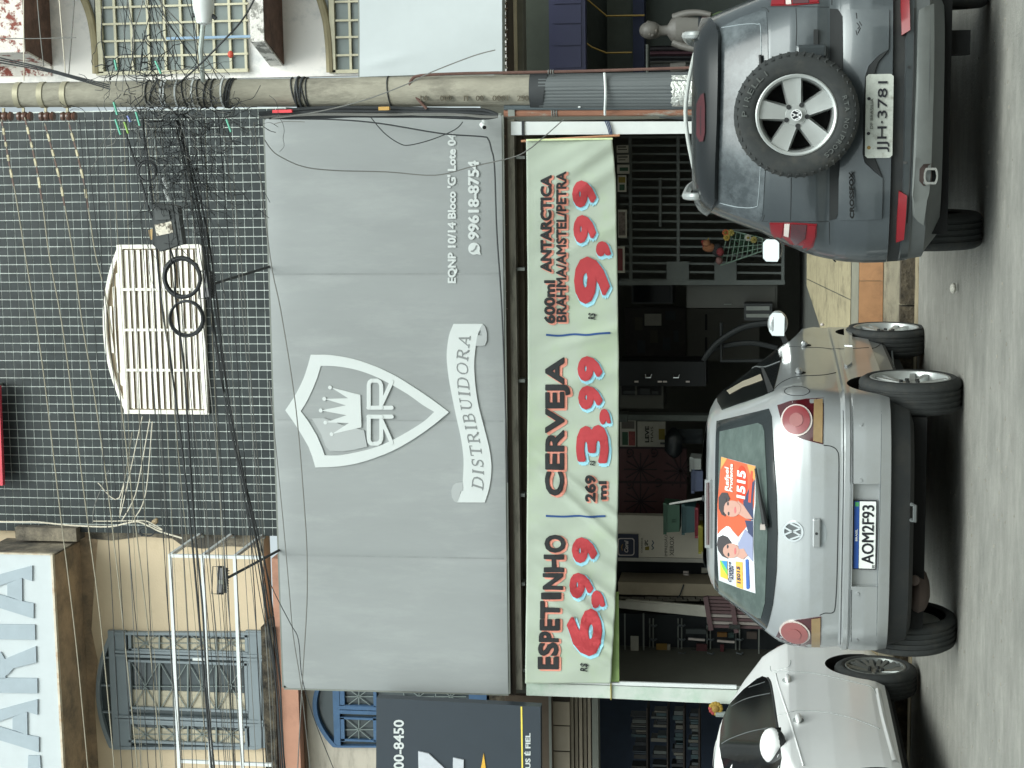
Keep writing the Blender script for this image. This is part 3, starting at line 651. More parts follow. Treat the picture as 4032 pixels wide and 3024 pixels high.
# italic serif letters along the ribbon
GLY = {  # strokes on a 0..1 box: polylines with a width; serifs are thin strokes
 'I': [([(.5, 0), (.5, 1)], .2), ([(.2, .03), (.8, .03)], .07), ([(.2, .97), (.8, .97)], .07)],
 'D': [([(.2, 0), (.2, 1)], .17), ([(.02, .03), (.5, .03), (.78, .14), (.9, .35), (.92, .62), (.8, .86), (.55, .97), (.02, .97)], .075), ([(.8, .2), (.88, .5), (.8, .8)], .12)],
 'S': [([(.82, .72), (.8, .97)], .06), ([(.78, .86), (.6, .96), (.35, .94), (.2, .8), (.24, .62), (.5, .5), (.76, .38), (.8, .2), (.62, .05), (.38, .03), (.18, .14)], .1), ([(.3, .6), (.5, .5), (.7, .42)], .16), ([(.14, .02), (.16, .28)], .06)],
 'T': [([(.5, 0), (.5, .97)], .17), ([(.28, .03), (.72, .03)], .07), ([(.06, .96), (.94, .96)], .075), ([(.08, .74), (.06, .97)], .06), ([(.92, .74), (.94, .97)], .06)],
 'R': [([(.22, 0), (.22, 1)], .17), ([(.04, .03), (.42, .03)], .07), ([(.04, .97), (.55, .97), (.76, .88), (.78, .66), (.62, .52), (.25, .5)], .08), ([(.72, .86), (.74, .64)], .13), ([(.5, .5), (.86, .03), (1, .03)], .14)],
 'B': [([(.22, 0), (.22, 1)], .17), ([(.04, .97), (.55, .97), (.74, .86), (.72, .64), (.5, .53), (.25, .53)], .075), ([(.5, .53), (.76, .46), (.84, .26), (.72, .08), (.5, .03), (.04, .03)], .075), ([(.7, .84), (.7, .66)], .12), ([(.8, .4), (.8, .16)], .13)],
 'U': [([(.2, .97), (.2, .3), (.3, .1), (.5, .03), (.68, .1), (.8, .3), (.8, .97)], .09), ([(.2, .95), (.2, .3), (.28, .14)], .16), ([(.02, .97), (.4, .97)], .07), ([(.64, .97), (.97, .97)], .07)],
 'O': [([(.5, .97), (.25, .9), (.1, .65), (.1, .35), (.25, .1), (.5, .03), (.75, .1), (.9, .35), (.9, .65), (.75, .9), (.5, .97)], .08), ([(.14, .7), (.1, .5), (.14, .3)], .13), ([(.86, .7), (.9, .5), (.86, .3)], .13)],
 'A': [([(.5, .98), (.84, .03)], .16), ([(.5, .96), (.16, .03)], .08), ([(.28, .34), (.7, .34)], .07), ([(.02, .03), (.34, .03)], .07), ([(.66, .03), (1, .03)], .07)]}
ctr = catmull([Vector(p) for p in [(1432, 1515), (1440, 1440), (1436, 1350), (1420, 1240), (1395, 1120), (1368, 1000), (1348, 880), (1338, 770), (1338, 660), (1346, 570), (1356, 500)]], 10)
A = np.array([tuple(p) for p in ctr]); L = np.r_[0, np.cumsum(np.linalg.norm(np.diff(A, axis=0), axis=1))]
wid = dict(I=.52, D=1.05, S=.82, T=.95, R=1.0, B=.95, U=1.05, O=1.08, A=1.05); word = 'DISTRIBUIDORA'; tot = sum(wid[c] for c in word); u = 0; H5 = 74
for k, ch in enumerate(word):
    t = (u + wid[ch] / 2) / tot * L[-1]; u += wid[ch]; c = np.array([np.interp(t, L, A[:, 0]), np.interp(t, L, A[:, 1])]); c2 = np.array([np.interp(t + 8, L, A[:, 0]), np.interp(t + 8, L, A[:, 1])])
    d = (c2 - c) / np.linalg.norm(c2 - c); nrm_ = np.array([d[1], -d[0]]);
    if nrm_[0] > 0: nrm_ = -nrm_                              # towards the top of the scene
    W5 = wid[ch] / tot * L[-1] * .86; b = MB()
    def tp(p, sh=.22): 
        a = (p[0] - .5) * W5 + (p[1] - .5) * H5 * sh; e = (p[1] - .5) * H5; r_ = c + d * a + nrm_ * e; return (r_[0], r_[1])
    for j, (pl, w_) in enumerate(GLY[ch]): stroke(b, P5([tp(p) for p in pl]), w_ * 74 * .60757 * FS / FPX, FS - .006 - .0005 * j, FS + .001, cap=False)
    b.build('ribbon_letter', M_sgrey, sg)
b = MB()
for k, (dx, dy) in enumerate(((0, 0), (1.3, 0), (-1.3, 0), (0, 1.4), (0, -1.4))): ptext(b, "EQNP 10/14 Bloco 'G' Lote 04", 1763 + dx, 1800 + dx, 1114 + dy, 527 + dy, FS, .0012 + .0003 * k, .012)
b.build('address_text', M_print, sg)
b = MB()
for k, (dx, dy) in enumerate(((0, 0), (1.5, 0), (-1.5, 0), (0, 2), (0, -2))): ptext(b, '99618-8754', 1844 + dx, 1886 + dx, 942 + dy, 634 + dy, FS, .0012 + .0003 * k, .012)
b.build('phone_text', M_print, sg)
b = MB(); b.prism(circ(1867, 979, 24, FS, 28), FS - .002, FS + .02); b.prism(pxpoly([(1875, 1000), (1893, 1004), (1888, 985)], FS), FS - .0025, FS + .01); b.build('phone_icon', M_print, sg)
b = MB(); stroke(b, pxpoly([(1856, 989), (1862, 989), (1872, 979), (1876, 968)], FS), .014, FS - .006, FS); b.build('handset', M_sgrey, sg)
# ------------------------------------------------------------------ painted cloth banner
BYF = 16.93
bn = thing('cloth_banner', (-2.6, BYF, at(2410, 1600, BYF).z), 'hand painted pale green cloth banner with beer and skewer prices', 'banner')
e_top = [(2068, 2684), (2072, 2300), (2076, 1900), (2078, 1500), (2078, 1100), (2074, 800), (2071, 565)]
e_bot = [(2405, 2690), (2420, 2440), (2432, 2150), (2436, 1800), (2436, 1400), (2430, 1000), (2424, 700), (2411, 544)]
def along(E, y):
    ys = [p[1] for p in E]; xs = [p[0] for p in E]; return np.interp(y, ys[::-1], xs[::-1])
def fold(x, y):                                               # depth of the cloth folds at a photo point, metres
    d = 0.0; v = (x - 2070) / 360
    for (yc, a, s, w_, k) in ((2520, .020, .5, 40, 1), (2420, .018, .75, 34, 1), (2330, .02, .8, 38, 1), (2230, .022, .7, 42, 1), (2140, .016, .6, 40, 1), (1960, .02, .9, 36, 1), (1880, .016, .8, 30, 1), (1700, .012, .3, 50, 1),
                              (1500, .01, -.2, 60, 1), (1350, .012, -.3, 40, 1), (980, .01, -.5, 50, 1), (780, .016, -.7, 64, 1), (680, .014, -.7, 58, 1), (600, .012, -.5, 54, 1)):
        yy = yc + s * (x - 2240); d += a * math.exp(-((y - yy) / (w_ * .62)) ** 2) * min(1, max(.15, v * 1.6))
    return d * 1.9 + .004 * math.sin(x * .021 + y * .016) + .003 * math.sin(y * .05 + x * .02) + .012 * math.sin(y * .0075)
P = []
for i in range(301):
    y = 2690 + (548 - 2690) * i / 300; row = []
    for j in range(53):
        xa, xb = along(e_top, y), along(e_bot, y); x = xa + (xb - xa) * j / 52; p = at(x, y, BYF); row.append((p.x, BYF - fold(x, y), p.z))
    P.append(row)
M_cloth = mat('pale_green_cloth', S(170, 180, 166), .9, var=.03, scale=3, dirt=S(168, 186, 152), dscale=1.2, dlo=.5, dhi=.85)
cl = MB().grid(P).build('cloth', M_cloth, bn, smooth=True)
mod = cl.modifiers.new('thickness', 'SOLIDIFY'); mod.thickness = .004; mod.offset = 1
bx(2402, 2437, 2330, 2688, BYF + .06, BYF + .065).build('hem', mat('green_hem', S(140, 164, 104), .9), bn)
bx(2073, 2412, 545, 552, BYF - .03, BYF - .005).build('right_hem', mat('yellow_hem', S(214, 226, 176), .9), bn)
b = MB(); b.tube([at(2052, 556, BYF + .02), at(2440, 533, BYF + .02)], .012, 8); b.build('right_pole', mat('salmon_stick', S(176, 128, 96), .8), bn)
INV = (FW, RT, UP)
def topx(p):
    d = Vector(p) - EYE; z = d.dot(FW); return CX - FPX * d.dot(UP) / z, CY - FPX * d.dot(RT) / z
def cloth_print(name, fn, m, lift):                           # flat print laid on the folds: cut to a grid, then pushed onto the cloth
    b = MB(); fn(b); bm = bmesh.new(); vs = [bm.verts.new(v) for v in b.v]
    for f in b.f:
        try: bm.faces.new([vs[i] for i in f])
        except ValueError: pass
    for ax in (0, 2):
        a = [v.co[ax] for v in bm.verts]; lo, hi = min(a), max(a); k = lo + .05
        while k < hi:
            n_ = [0, 0, 0]; n_[ax] = 1; c_ = [0, 0, 0]; c_[ax] = k
            bmesh.ops.bisect_plane(bm, geom=bm.verts[:] + bm.edges[:] + bm.faces[:], plane_co=c_, plane_no=n_, dist=1e-5); k += .05
    o = MB(); bm.verts.index_update()
    for v in bm.verts:
        x, y = topx(v.co); o.v.append((v.co.x, v.co.y - fold(x, y) - lift, v.co.z))
    o.f = [[v.index for v in f.verts] for f in bm.faces]; o.mi = [0] * len(o.f); bm.free()
    return o.build(name, m, bn)
M_blk = mat('black_paint', S(36, 38, 40), .8, var=.05); M_red = mat('red_paint', S(176, 58, 64), .8, var=.06, scale=9); M_salm = mat('salmon_paint', S(226, 150, 132), .8, var=.05); M_cyan = mat('sky_paint', S(158, 212, 228), .8, var=.04)
M_navyp = mat('navy_paint', S(40, 74, 128), .8)
def words(name, body, xt, xb, ys, ye, m, sh, bold=.03, shift=(7, 4), grow=.018, shear=0.0, tilt=0.0):
    # brushed lettering: each stroke laid down several times, slightly apart, so that it comes out fat and round
    rad = (2.6 if bold < .05 else 6.5) * (.6 if xb - xt < 45 else 1); gr = rad + (3 if bold < .05 else 6)
    def brush(b, r_, sx=0, sy=0):
        for k in range(9):
            dx, dy = (r_ * math.cos(k * math.pi / 4), r_ * math.sin(k * math.pi / 4)) if k < 8 else (0, 0)
            ptext(b, body, xt + dx + sx + r_ * .3, xb + dx + sx - r_ * .3, ys + dy + sy, ye + dy + sy, BYF, .002 + k * .0004, .018, shear, 1.0, tilt)
    cloth_print(name + '_shadow', lambda b: brush(b, gr, *shift), sh, .005)
    cloth_print(name, lambda b: brush(b, rad), m, .016)
words('size_lettering', '600ml', 2144, 2186, 1272, 1104, M_blk, M_salm, .028)
words('beer_lettering', 'ANTARCTICA', 2130, 2172, 1070, 690, M_blk, M_salm, .03)
words('brand_lettering', 'BRAHMA/AMSTEL/PETRA', 2192, 2230, 1266, 676, M_blk, M_salm, .024)
words('price_digit', '9', 2266, 2398, 1190, 1015, M_red, M_cyan, .055, (6, 9), .03)
words('price_comma', ',', 2352, 2402, 1003, 955, M_red, M_cyan, .05, (5, 8), .02)
words('price_digit', '9', 2263, 2345, 951, 852, M_red, M_cyan, .05, (5, 8), .03)
words('price_digit', '9', 2259, 2344, 811, 716, M_red, M_cyan, .05, (5, 8), .03)
words('drink_lettering', 'CERVEJA', 2149, 2243, 1947, 1408, M_blk, M_salm, .035, (9, 6))
words('volume_lettering', '269', 2305, 2346, 1972, 1870, M_blk, M_salm, .03, (6, 4))
words('volume_lettering', 'ml', 2359, 2388, 1963, 1894, M_blk, M_salm, .03, (6, 4))
words('price_digit', '3', 2274, 2394, 1816, 1678, M_red, M_cyan, .055, (6, 9), .03)
words('price_comma', ',', 2363, 2403, 1667, 1612, M_red, M_cyan, .05, (5, 8), .02)
words('price_digit', '9', 2281, 2369, 1606, 1524, M_red, M_cyan, .05, (5, 8), .03)
words('price_digit', '9', 2279, 2369, 1494, 1408, M_red, M_cyan, .05, (5, 8), .03)
for k, (ch, xt, xb, ya, yb) in enumerate([('E', 2120, 2199, 2630, 2585), ('S', 2121, 2198, 2578, 2530), ('P', 2124, 2199, 2524, 2486), ('E', 2128, 2203, 2478, 2437), ('T', 2129, 2204, 2432, 2368), ('I', 2133, 2208, 2356, 2334), ('N', 2139, 2216, 2318, 2258), ('H', 2143, 2220, 2250, 2184), ('O', 2146, 2227, 2172, 2106)]):
    words('skewer_letter', ch, xt, xb, ya, yb, M_blk, M_salm, .035, (8, 5))
words('price_digit', '6', 2236, 2368, 2572, 2398, M_red, M_cyan, .055, (6, 9), .03)
words('price_comma', ',', 2333, 2379, 2387, 2328, M_red, M_cyan, .05, (5, 8), .02)
words('price_digit', '9', 2247, 2333, 2347, 2257, M_red, M_cyan, .05, (5, 8), .03)
words('price_digit', '9', 2257, 2348, 2210, 2120, M_red, M_cyan, .05, (5, 8), .03)
for a in ((2285, 2318, 2642, 2608), (2324, 2346, 1832, 1812), (2316, 2350, 1258, 1232)): cloth_print('currency_mark', lambda b: ptext(b, 'R$', *a, BYF, .002, .02, .2), M_blk, .010)
for pts in ([(2150, 1318), (2200, 1322), (2260, 1316), (2310, 1318), (2360, 1312), (2404, 1310)], [(2150, 2030), (2220, 2033), (2280, 2030), (2340, 2032), (2384, 2031)]):
    cloth_print('divider_line', lambda b: stroke(b, pxpoly([tuple(p) for p in catmull([Vector(p) for p in pts], 4)], BYF), .02, BYF - .002, BYF, cap=False), M_navyp, .006)
# ------------------------------------------------------------------ bakery sign, upper left
YB = 17.8
ps = thing('bakery_sign', (-7, YB, at(220, 2600, YB).z), 'white lightbox sign with grey capital letters on the cream building', 'sign')
a1, a2 = at(204, 2186, YB), at(236, 3024, YB); zl = at(204, 2186, YB).z
MB().box(-11.5, a1.x, YB, YB + .03, zl, zl + 2.6).build('panel', mat('white_panel', S(192, 199, 202), .5, var=.03), ps)
b = MB(); b.box(-11.5, a1.x + .012, YB - .012, YB + .04, zl - .012, zl + .012); b.box(a1.x, a1.x + .015, YB - .012, YB + .04, zl, zl + 2.6); b.build('edge', mat('edge_rust', S(206, 196, 176), .6, dirt=S(168, 132, 92), dscale=4), ps)
M_let = mat('grey_letter', S(158, 170, 178), .6, var=.06, scale=5)
def big(polys, holes=()):
    b = MB()
    for pl in polys: b.prism(pxpoly(pl, YB), YB - .02, YB - .001)
    b.build('letter', M_let, ps)
K = lambda x, y: (x * .60757, 2016 + y * .60757)
def wedge(ox, dx):                                             # the wide-footed capital A of the sign
    f = lambda x, y: K(x + dx, y + ox)
    big([[f(213, 345), f(213, 445), f(146, 425), f(-40, 490), f(-190, 535), f(-190, 455)], [f(222, 590), f(222, 688), f(-190, 560), f(-190, 500), f(-40, 520), f(148, 575)], [f(146, 424), f(148, 576), f(52, 540), f(52, 460)]])
wedge(0, 0)
big([[K(230, 728), K(232, 825), K(-190, 818), K(-190, 722)]])
big([[K(236, 868), K(240, 970), K(95, 905), K(60, 920), K(40, 955), K(-190, 950), K(-190, 860), K(-20, 870), K(20, 860), K(90, 905)][:0] or [K(236, 868), K(240, 972), K(90, 1010), K(64, 1042), K(40, 1060), K(34, 950)], [K(245, 1075), K(247, 1172), K(-190, 1165), K(-190, 1070)], [K(34, 948), K(40, 1075), K(-10, 1075), K(-10, 905), K(10, 905)], [K(-10, 905), K(-10, 985), K(-120, 985), K(-120, 905)], [K(-110, 905), K(-110, 1080), K(-190, 1080), K(-190, 950)]])
wedge(866, 34)
big([[K(262, 1575), K(268, 1660), K(230, 1740), K(150, 1775), K(-190, 1770), K(-190, 1690), K(150, 1695), K(185, 1665), K(187, 1575)][::1]])
# ------------------------------------------------------------------ navy sign, lower left
YN = 16.6
ns = thing('navy_sign', (-7, YN, at(2128, 2900, YN).z), 'dark navy sign with white phone number and yellow line', 'sign')
b = MB(); pl = pxpoly([(1482, 2748), (1480, 3200), (2130, 3200), (2128, 2783)], YN); b.prism(pl, YN, YN + .12); b.build('panel', mat('navy_panel', S(48, 56, 64), .4, var=.04), ns)
b = MB(); ptext(b, '00-8450', 1550, 1591, 3028, 2834, YN, .004, .02); b.build('phone_text', M_print, ns)
M_silv = mat('silver_letter', S(190, 194, 200), .4)
MB().prism(pxpoly([(1648, 2956), (1689, 2965), (1753, 3024), (1800, 3068), (1650, 3068)], YN), YN - .02, YN).build('letter', M_silv, ns)
MB().prism(pxpoly([(1785, 2981), (1827, 2990), (1825, 3068), (1784, 3068)], YN), YN - .02, YN).build('letter', M_silv, ns)
MB().prism(pxpoly([(1905, 2965), (1893, 3030), (1870, 3070), (1930, 3070), (1913, 3024)], YN), YN - .01, YN).build('star', mat('amber_star', S(222, 172, 60), .5), ns)
bx(2053, 2059, 2783, 3200, YN - .005, YN).build('yellow_line', mat('yellow_line', S(236, 214, 90), .5), ns)
b = MB(); ptext(b, 'US \u00c9 FIEL', 2064, 2089, 3026, 2886, YN, .004, .03); b.build('motto_text', M_print, ns)
# ------------------------------------------------------------------ blank white sign, right
YW = 17.15
ws = thing('blank_sign', (3, YW, at(1980, 100, YW).z), 'blank white sign panel on the white building right of the pole', 'sign')
q2 = pxpoly([(1416, -220), (1417, 303), (1978, 285), (1978, -220)], YW)
P = []
for i in range(41):
    row = []
    for j in range(21):
        u, v = i / 40, j / 20; a = Vector(q2[0]).lerp(Vector(q2[1]), u).lerp(Vector(q2[3]).lerp(Vector(q2[2]), u), v)
        row.append((a.x, YW - .012 - .006 * math.sin(7 * u + 4 * v) - .012 * math.exp(-((u - .93 + .12 * v * 2) / .03) ** 2) * math.exp(-((v - .2) / .15) ** 2), a.y))
    P.append(row)
MB().grid(P).build('vinyl', mat('white_vinyl', S(184, 191, 193), .5, var=.02), ws, smooth=True)
b = MB()
for k in range(4): a, c = q2[k], q2[(k + 1) % 4]; b.bar((a[0], YW + .03, a[1]), (c[0], YW + .03, c[1]), .04, .04)
b.build('frame', M_greymet, ws)
MB().box(q2[1][0], 6, YW + .1, YW + .2, q2[1][1] - .0, q2[1][1] - .02).build('backing', M_greymet, ws)
# ragged tile edge under the blank sign
tr = thing('tile_eave', (3, YW + .1, at(1990, 100, YW).z), 'dark ragged roof tile edge under the blank white sign', 'roof')
for i in range(18):
    c = at(1990 + random.uniform(-3, 3), 276 - i * 28, YW + .08)
    if c.x > 3.4: break
    o = bpy.data.objects.new('roof_tile', rs[1 if i % 4 == 1 else 0]); COL.objects.link(o); o.parent = tr; o.location = Vector((c.x, YW + .06, c.z - .02)) - org(tr); o.rotation_euler = (0, random.uniform(-.15, .15), 0); o.scale = (1.2, 1, 1.3)
MB().box(at(1990, 286, YW).x, 6, YW + .12, YW + .8, at(1992, 100, YW).z - .01, at(1985, 100, YW).z).build('deck', mat('roof_deck', S(70, 62, 54)), tr)
# red strip of a sign on the roof, far upper left corner
rdp = thing('red_sign', (at(0, 1710, 18.2).x, 18.2, at(20, 1710, 18.2).z), 'red signboard edge at the very top above the tiles', 'sign')
MB().prism(pxpoly([(-200, 1512), (5, 1518), (20, 1908), (-200, 1905)], 18.3), 18.24, 18.3).build('panel', mat('red_panel', S(206, 70, 84), .5), rdp)
for yy in (1520, 1890): MB().bar(at(-20, yy, 18.32), at(-20, yy, 18.32) + Vector((0, .2, 0)), .03).build('bracket', M_greymet, rdp)
# ------------------------------------------------------------------ white sign skeleton on the cream wall
sf = thing('sign_frame', (at(800, 2600, 17.5).x, 17.5, at(1000, 2600, 17.5).z), 'empty white steel sign frame projecting from the cream wall', 'frame')
YF_ = 17.5
def fbar(p, q_, nm='bar', w_=.035): return MB().bar(p, q_, w_, w_).build(nm, M_whitemet, sf)
zr = [at(670, 2186, YF_), at(797, 2186, YF_), at(924, 2186, YF_)]
xR = zr[0].x; xM = at(690, 2996, YF_).x
for k, p in enumerate(zr):
    fbar((-10.5, YF_, p.z), (xR, YF_, p.z), 'rail'); fbar((xR, YF_ + .02, p.z), (xR, CYW, p.z), 'brace')
    MB().box(xR - .04, xR + .04, CYW - .09, CYW - .06, p.z - .03, p.z + .03).build('bracket', M_greymet, sf)
for x in (xR - .005, xM): fbar((x, YF_ + .003, zr[0].z + .02), (x, YF_ + .003, at(1040, 2186, YF_).z), 'upright')
# ------------------------------------------------------------------ floodlights on long arms
def flood(lab, base, head, Yh, rotz):
    hp = at(head[0], head[1], Yh); bp = at(base[0], base[1], 16.92); f = thing('floodlight', tuple(hp), lab, 'floodlight', 'floodlights over the grey sign')
    MB().tube([bp, bp.lerp(hp, .5), hp], .014, 8).build('arm', M_wire, f)
    b = MB().box(-.15, .15, -.03, .03, -.06, .05); b.box(-.17, .17, .03, .045, -.08, .06)
    for k in range(9): b.box(-.13 + k * .03, -.12 + k * .03, -.055, -.03, -.055, .04)
    b.xf(Matrix.Translation(hp) @ Matrix.Rotation(rotz, 4, 'Z') @ Matrix.Rotation(math.radians(74), 4, 'X') @ Matrix.Scale(.82, 4)); b.build('housing', mat('black_housing', S(52, 54, 56), .5), f, bevel=.004)
    b = MB(); b.tube([(-.17, 0, -.02), (-.17, -.02, .13), (.17, -.02, .13), (.17, 0, -.02)], .007, 6); b.xf(Matrix.Translation(hp) @ Matrix.Rotation(rotz, 4, 'Z') @ Matrix.Rotation(math.radians(8), 4, 'X') @ Matrix.Scale(.78, 4)); b.build('yoke', M_wire, f)
    MB().box(hp.x - .02, hp.x + .02, hp.y - .075, hp.y - .06, hp.z - .02, hp.z + .02).build('sensor', M_greymet, f)
flood('black floodlight on an arm below the white louvred window', (1062, 1050), (826, 1122), 15.7, .2)
flood('black floodlight on an arm in front of the cream wall', (1102, 2165), (878, 2285), 15.7, .25)
# ================================================================== pole, conduits, cables
PY = 13.86
M_pole = mat('pole_concrete', S(152, 148, 134), .95, var=.18, scale=7, bump=.35, bscale=60, dirt=S(104, 100, 90), dscale=4, stretch=(1, 1, .35))
pc0, pc1, pc2 = at(-300, 378, PY), at(1000, 366, PY), at(2900, 350, PY)
pl_ = thing('utility_pole', (pc2.x, PY, .16), 'weathered round concrete utility pole wrapped in cables', 'pole')
R0, R1, R2 = 46 * PY / FPX, 55 * PY / FPX, 66 * PY / FPX
prof = [(R2 + .006, .1), (R2, pc2.z), (R1, pc1.z), (R0, pc0.z), (R0 - .005, 10.4)]
def pcx(z): return float(np.interp(z, [.1, pc2.z, pc1.z, pc0.z, 10.4], [pc2.x, pc2.x, pc1.x, pc0.x, pc0.x]))
def prad(z): return float(np.interp(z, [.1, pc2.z, pc1.z, pc0.z], [R2, R2, R1, R0]))
b = MB(); zs = np.linspace(.12, 10.4, 60); b.grid([[(pcx(z) + (prad(z) + .002 * math.sin(9 * k) ) * math.cos(2 * math.pi * k / 28), PY + prad(z) * math.sin(2 * math.pi * k / 28), z) for k in range(29)] for z in zs]); b.build('shaft', M_pole, pl_, smooth=True)
def band(x, w_, m, nm='band', t=.004, parent=None):
    z = at(x, 370, PY).z; h = w_ * PY / FPX
    return MB().lathe([(prad(z) + .001, -h / 2), (prad(z) + t, -h / 2), (prad(z) + t, h / 2), (prad(z) + .001, h / 2)], 28, (pcx(z), PY, z), 'z').build(nm, m, parent or pl_, smooth=True)
M_strap = mat('galvanised', S(168, 162, 138), .5, metal=.3, var=.15, scale=9)
for x in (78, 172, 262): band(x, 22, M_strap, 'strap', .008)
for x in (648, 660, 705, 770, 885): band(x, 7, M_whitemet, 'white_tie', .008)
# cable loops wound round the pole
for x, r_ in ((590, .006), (612, .006), (735, .006), (792, .006), (820, .007), (846, .007), (900, .007), (910, .008), (918, .006), (1165, .006), (1178, .009), (1187, .011), (1196, .009), (1205, .006), (1218, .005), (1538, .005)):
    z = at(x, 370, PY).z; t = random.uniform(-.04, .04); R_ = prad(z) + r_
    MB().tube([(pcx(z) + R_ * math.cos(a), PY + R_ * math.sin(a), z + t * math.cos(a)) for a in np.linspace(0, 2 * math.pi, 25)[:-1]], r_, 6, True).build('cable_loop', M_wire, pl_)
# stencilled figures running down the pole
zz = [(1668, '16'), (1745, '000'), (1838, 'n'), (1885, '00'), (1950, '0001'), (2046, '250')]
b = MB()
for x, t_ in zz:
    p0 = at(x, 384, PY); L_ = (16 if len(t_) < 2 else 15 * len(t_)) * PY / FPX; yf = PY - prad(p0.z) * .985
    textq(b, t_, (p0.x - .03, yf - .004, p0.z), (p0.x - .03, yf - .004, p0.z - L_), (p0.x + .012, yf - .004, p0.z), (0, -1, 0), .012, .0)
b.build('stencil', mat('stencil_paint', S(92, 86, 72), .9, var=.25, scale=20), pl_)
# grey ribbed cover over the lower pole, with a black cap and bare patch
gc = empty('cable_cover', Vector((pcx(2), PY, at(2734, 356, PY).z)) - org(pl_), pl_)
za, zb_ = at(2128, 356, PY).z, at(2900, 356, PY).z
b = MB(); rows = []
for i in range(9):
    z = za + (zb_ - za) * i / 8; row = []
    for k in range(49):
        a = math.radians(200 + 140 * k / 48); rr = prad(z) + .014 + .007 * abs(math.sin(k * .82)) + .006 * math.sin(k * .21 + 1); row.append((pcx(z) - .004 + rr * math.cos(a), PY + rr * math.sin(a), z))
    rows.append(row)
b.grid(rows); b.build('sleeve', mat('grey_sleeve', S(90, 95, 96), .5, var=.12, scale=5, stretch=(9, 9, .4)), gc, smooth=True)
b = MB(); rows = []
for i in range(3):
    z = at(2092 + i * 24, 356, PY).z; rows.append([(pcx(z) - .004 + (prad(z) + .024) * math.cos(math.radians(204 + 132 * k / 24)), PY + (prad(z) + .024) * math.sin(math.radians(204 + 132 * k / 24)), z - (.05 * (k / 24) if i == 2 else 0)) for k in range(25)])
b.grid(rows).build('cap', M_wire, gc, smooth=True)
b = MB(); rows = []
for i in range(3):
    z = at(2648 + i * 60, 356, PY).z; rows.append([(pcx(z) - .004 + (prad(z) + .026) * math.cos(math.radians(214 + 100 * k / 20)), PY + (prad(z) + .026) * math.sin(math.radians(214 + 100 * k / 20)), z + (random.uniform(-.012, .012) if i == 0 else 0)) for k in range(21)])
b.grid(rows).build('foil_patch', mat('crumpled_foil', S(210, 212, 206), .35, metal=.6, var=.3, scale=26, bump=1.0, bscale=45), gc, smooth=True)
# conduits beside the pole
def pipe(name, pts, Y, r_, m, label, cat='pipe'):
    p0 = at(*pts[-1], Y); o = thing(name, (p0.x, p0.y, max(.15, p0.z)), label, cat)
    MB().tube(catmull([at(x, y, Y) for x, y in pts], 5), r_, 8).build('tube', m, o, smooth=True); return o
c1 = pipe('conduit', [(1680, 428), (1650, 395), (1615, 350), (1622, 312), (1660, 297), (1800, 290), (2000, 286), (2300, 280), (2560, 272), (2800, 264), (3200, 250)], PY - .1, .012, M_rust2, 'thin brown rusty conduit hooked over on the right of the pole', 'conduit')
c2 = pipe('conduit', [(1985, 446), (2300, 443), (2700, 441), (3200, 436)], PY - .02, .03, M_rust, 'thick rusty conduit with flaking green paint left of the pole', 'conduit')
c3 = pipe('conduit', [(1985, 424), (2300, 424), (2700, 421), (3200, 415)], PY - .05, .02, mat('slate_tube', S(78, 88, 92), .5), 'slate grey plastic conduit between pole and rusty conduit', 'conduit')
bx(2000, 2026, 420, 458, PY - .06, PY + .03).build('coupling', M_greymet, c2)
for k in range(3): MB().lathe([(.034, -.006), (.038, 0), (.034, .006)], 14, tuple(at(2175 + k * 9, 443, PY - .02)), 'z').build('wire_tie', M_wireg, c2)
for k in range(3): MB().lathe([(.016, -.005), (.02, 0), (.016, .005)], 12, tuple(at(2160 + k * 9, 283, PY - .1)), 'z').build('wire_tie', M_wireg, c1)
b = MB(); b.tube(catmull([at(2380, 288, PY - .13), at(2383, 330, PY - .17), at(2384, 380, PY - .17), at(2382, 430, PY - .12), at(2382, 452, PY - .08)], 4), .011, 6); b.build('steel_strap', M_whitemet, pl_)
bx(2276, 2285, 404, 424, PY - .09, PY - .08).build('white_clip', M_whitemet, c3)
# insulator racks on the street side of the pole
M_ins = mat('brown_porcelain', S(92, 66, 56), .3, var=.15); M_splice = mat('splice_tape', S(190, 180, 150), .6, var=.4, scale=30)
for k, (x, y) in enumerate(((14, 452), (92, 452), (180, 452), (265, 452))):
    o = thing('insulator_rack', tuple(at(x, y, PY - .05)), 'brown porcelain insulators on the pole, rack %s' % ('at the top edge of the photo', 'second from the top', 'third from the top', 'lowest of four')[k], 'insulator', 'insulator racks on the pole')
    for j in range(2):
        c = at(x - 8 + 20 * j, y + 6, PY - .05)
        MB().lathe([(.002, -.05), (.034, -.05), (.04, -.03), (.024, -.012), (.04, .01), (.034, .032), (.002, .032)], 14, tuple(c), 'z').build('insulator', M_ins, o, smooth=True)
    MB().bar(at(x, 425, PY - .03), at(x, y + 14, PY - .03), .02).build('bracket', M_strap, o)
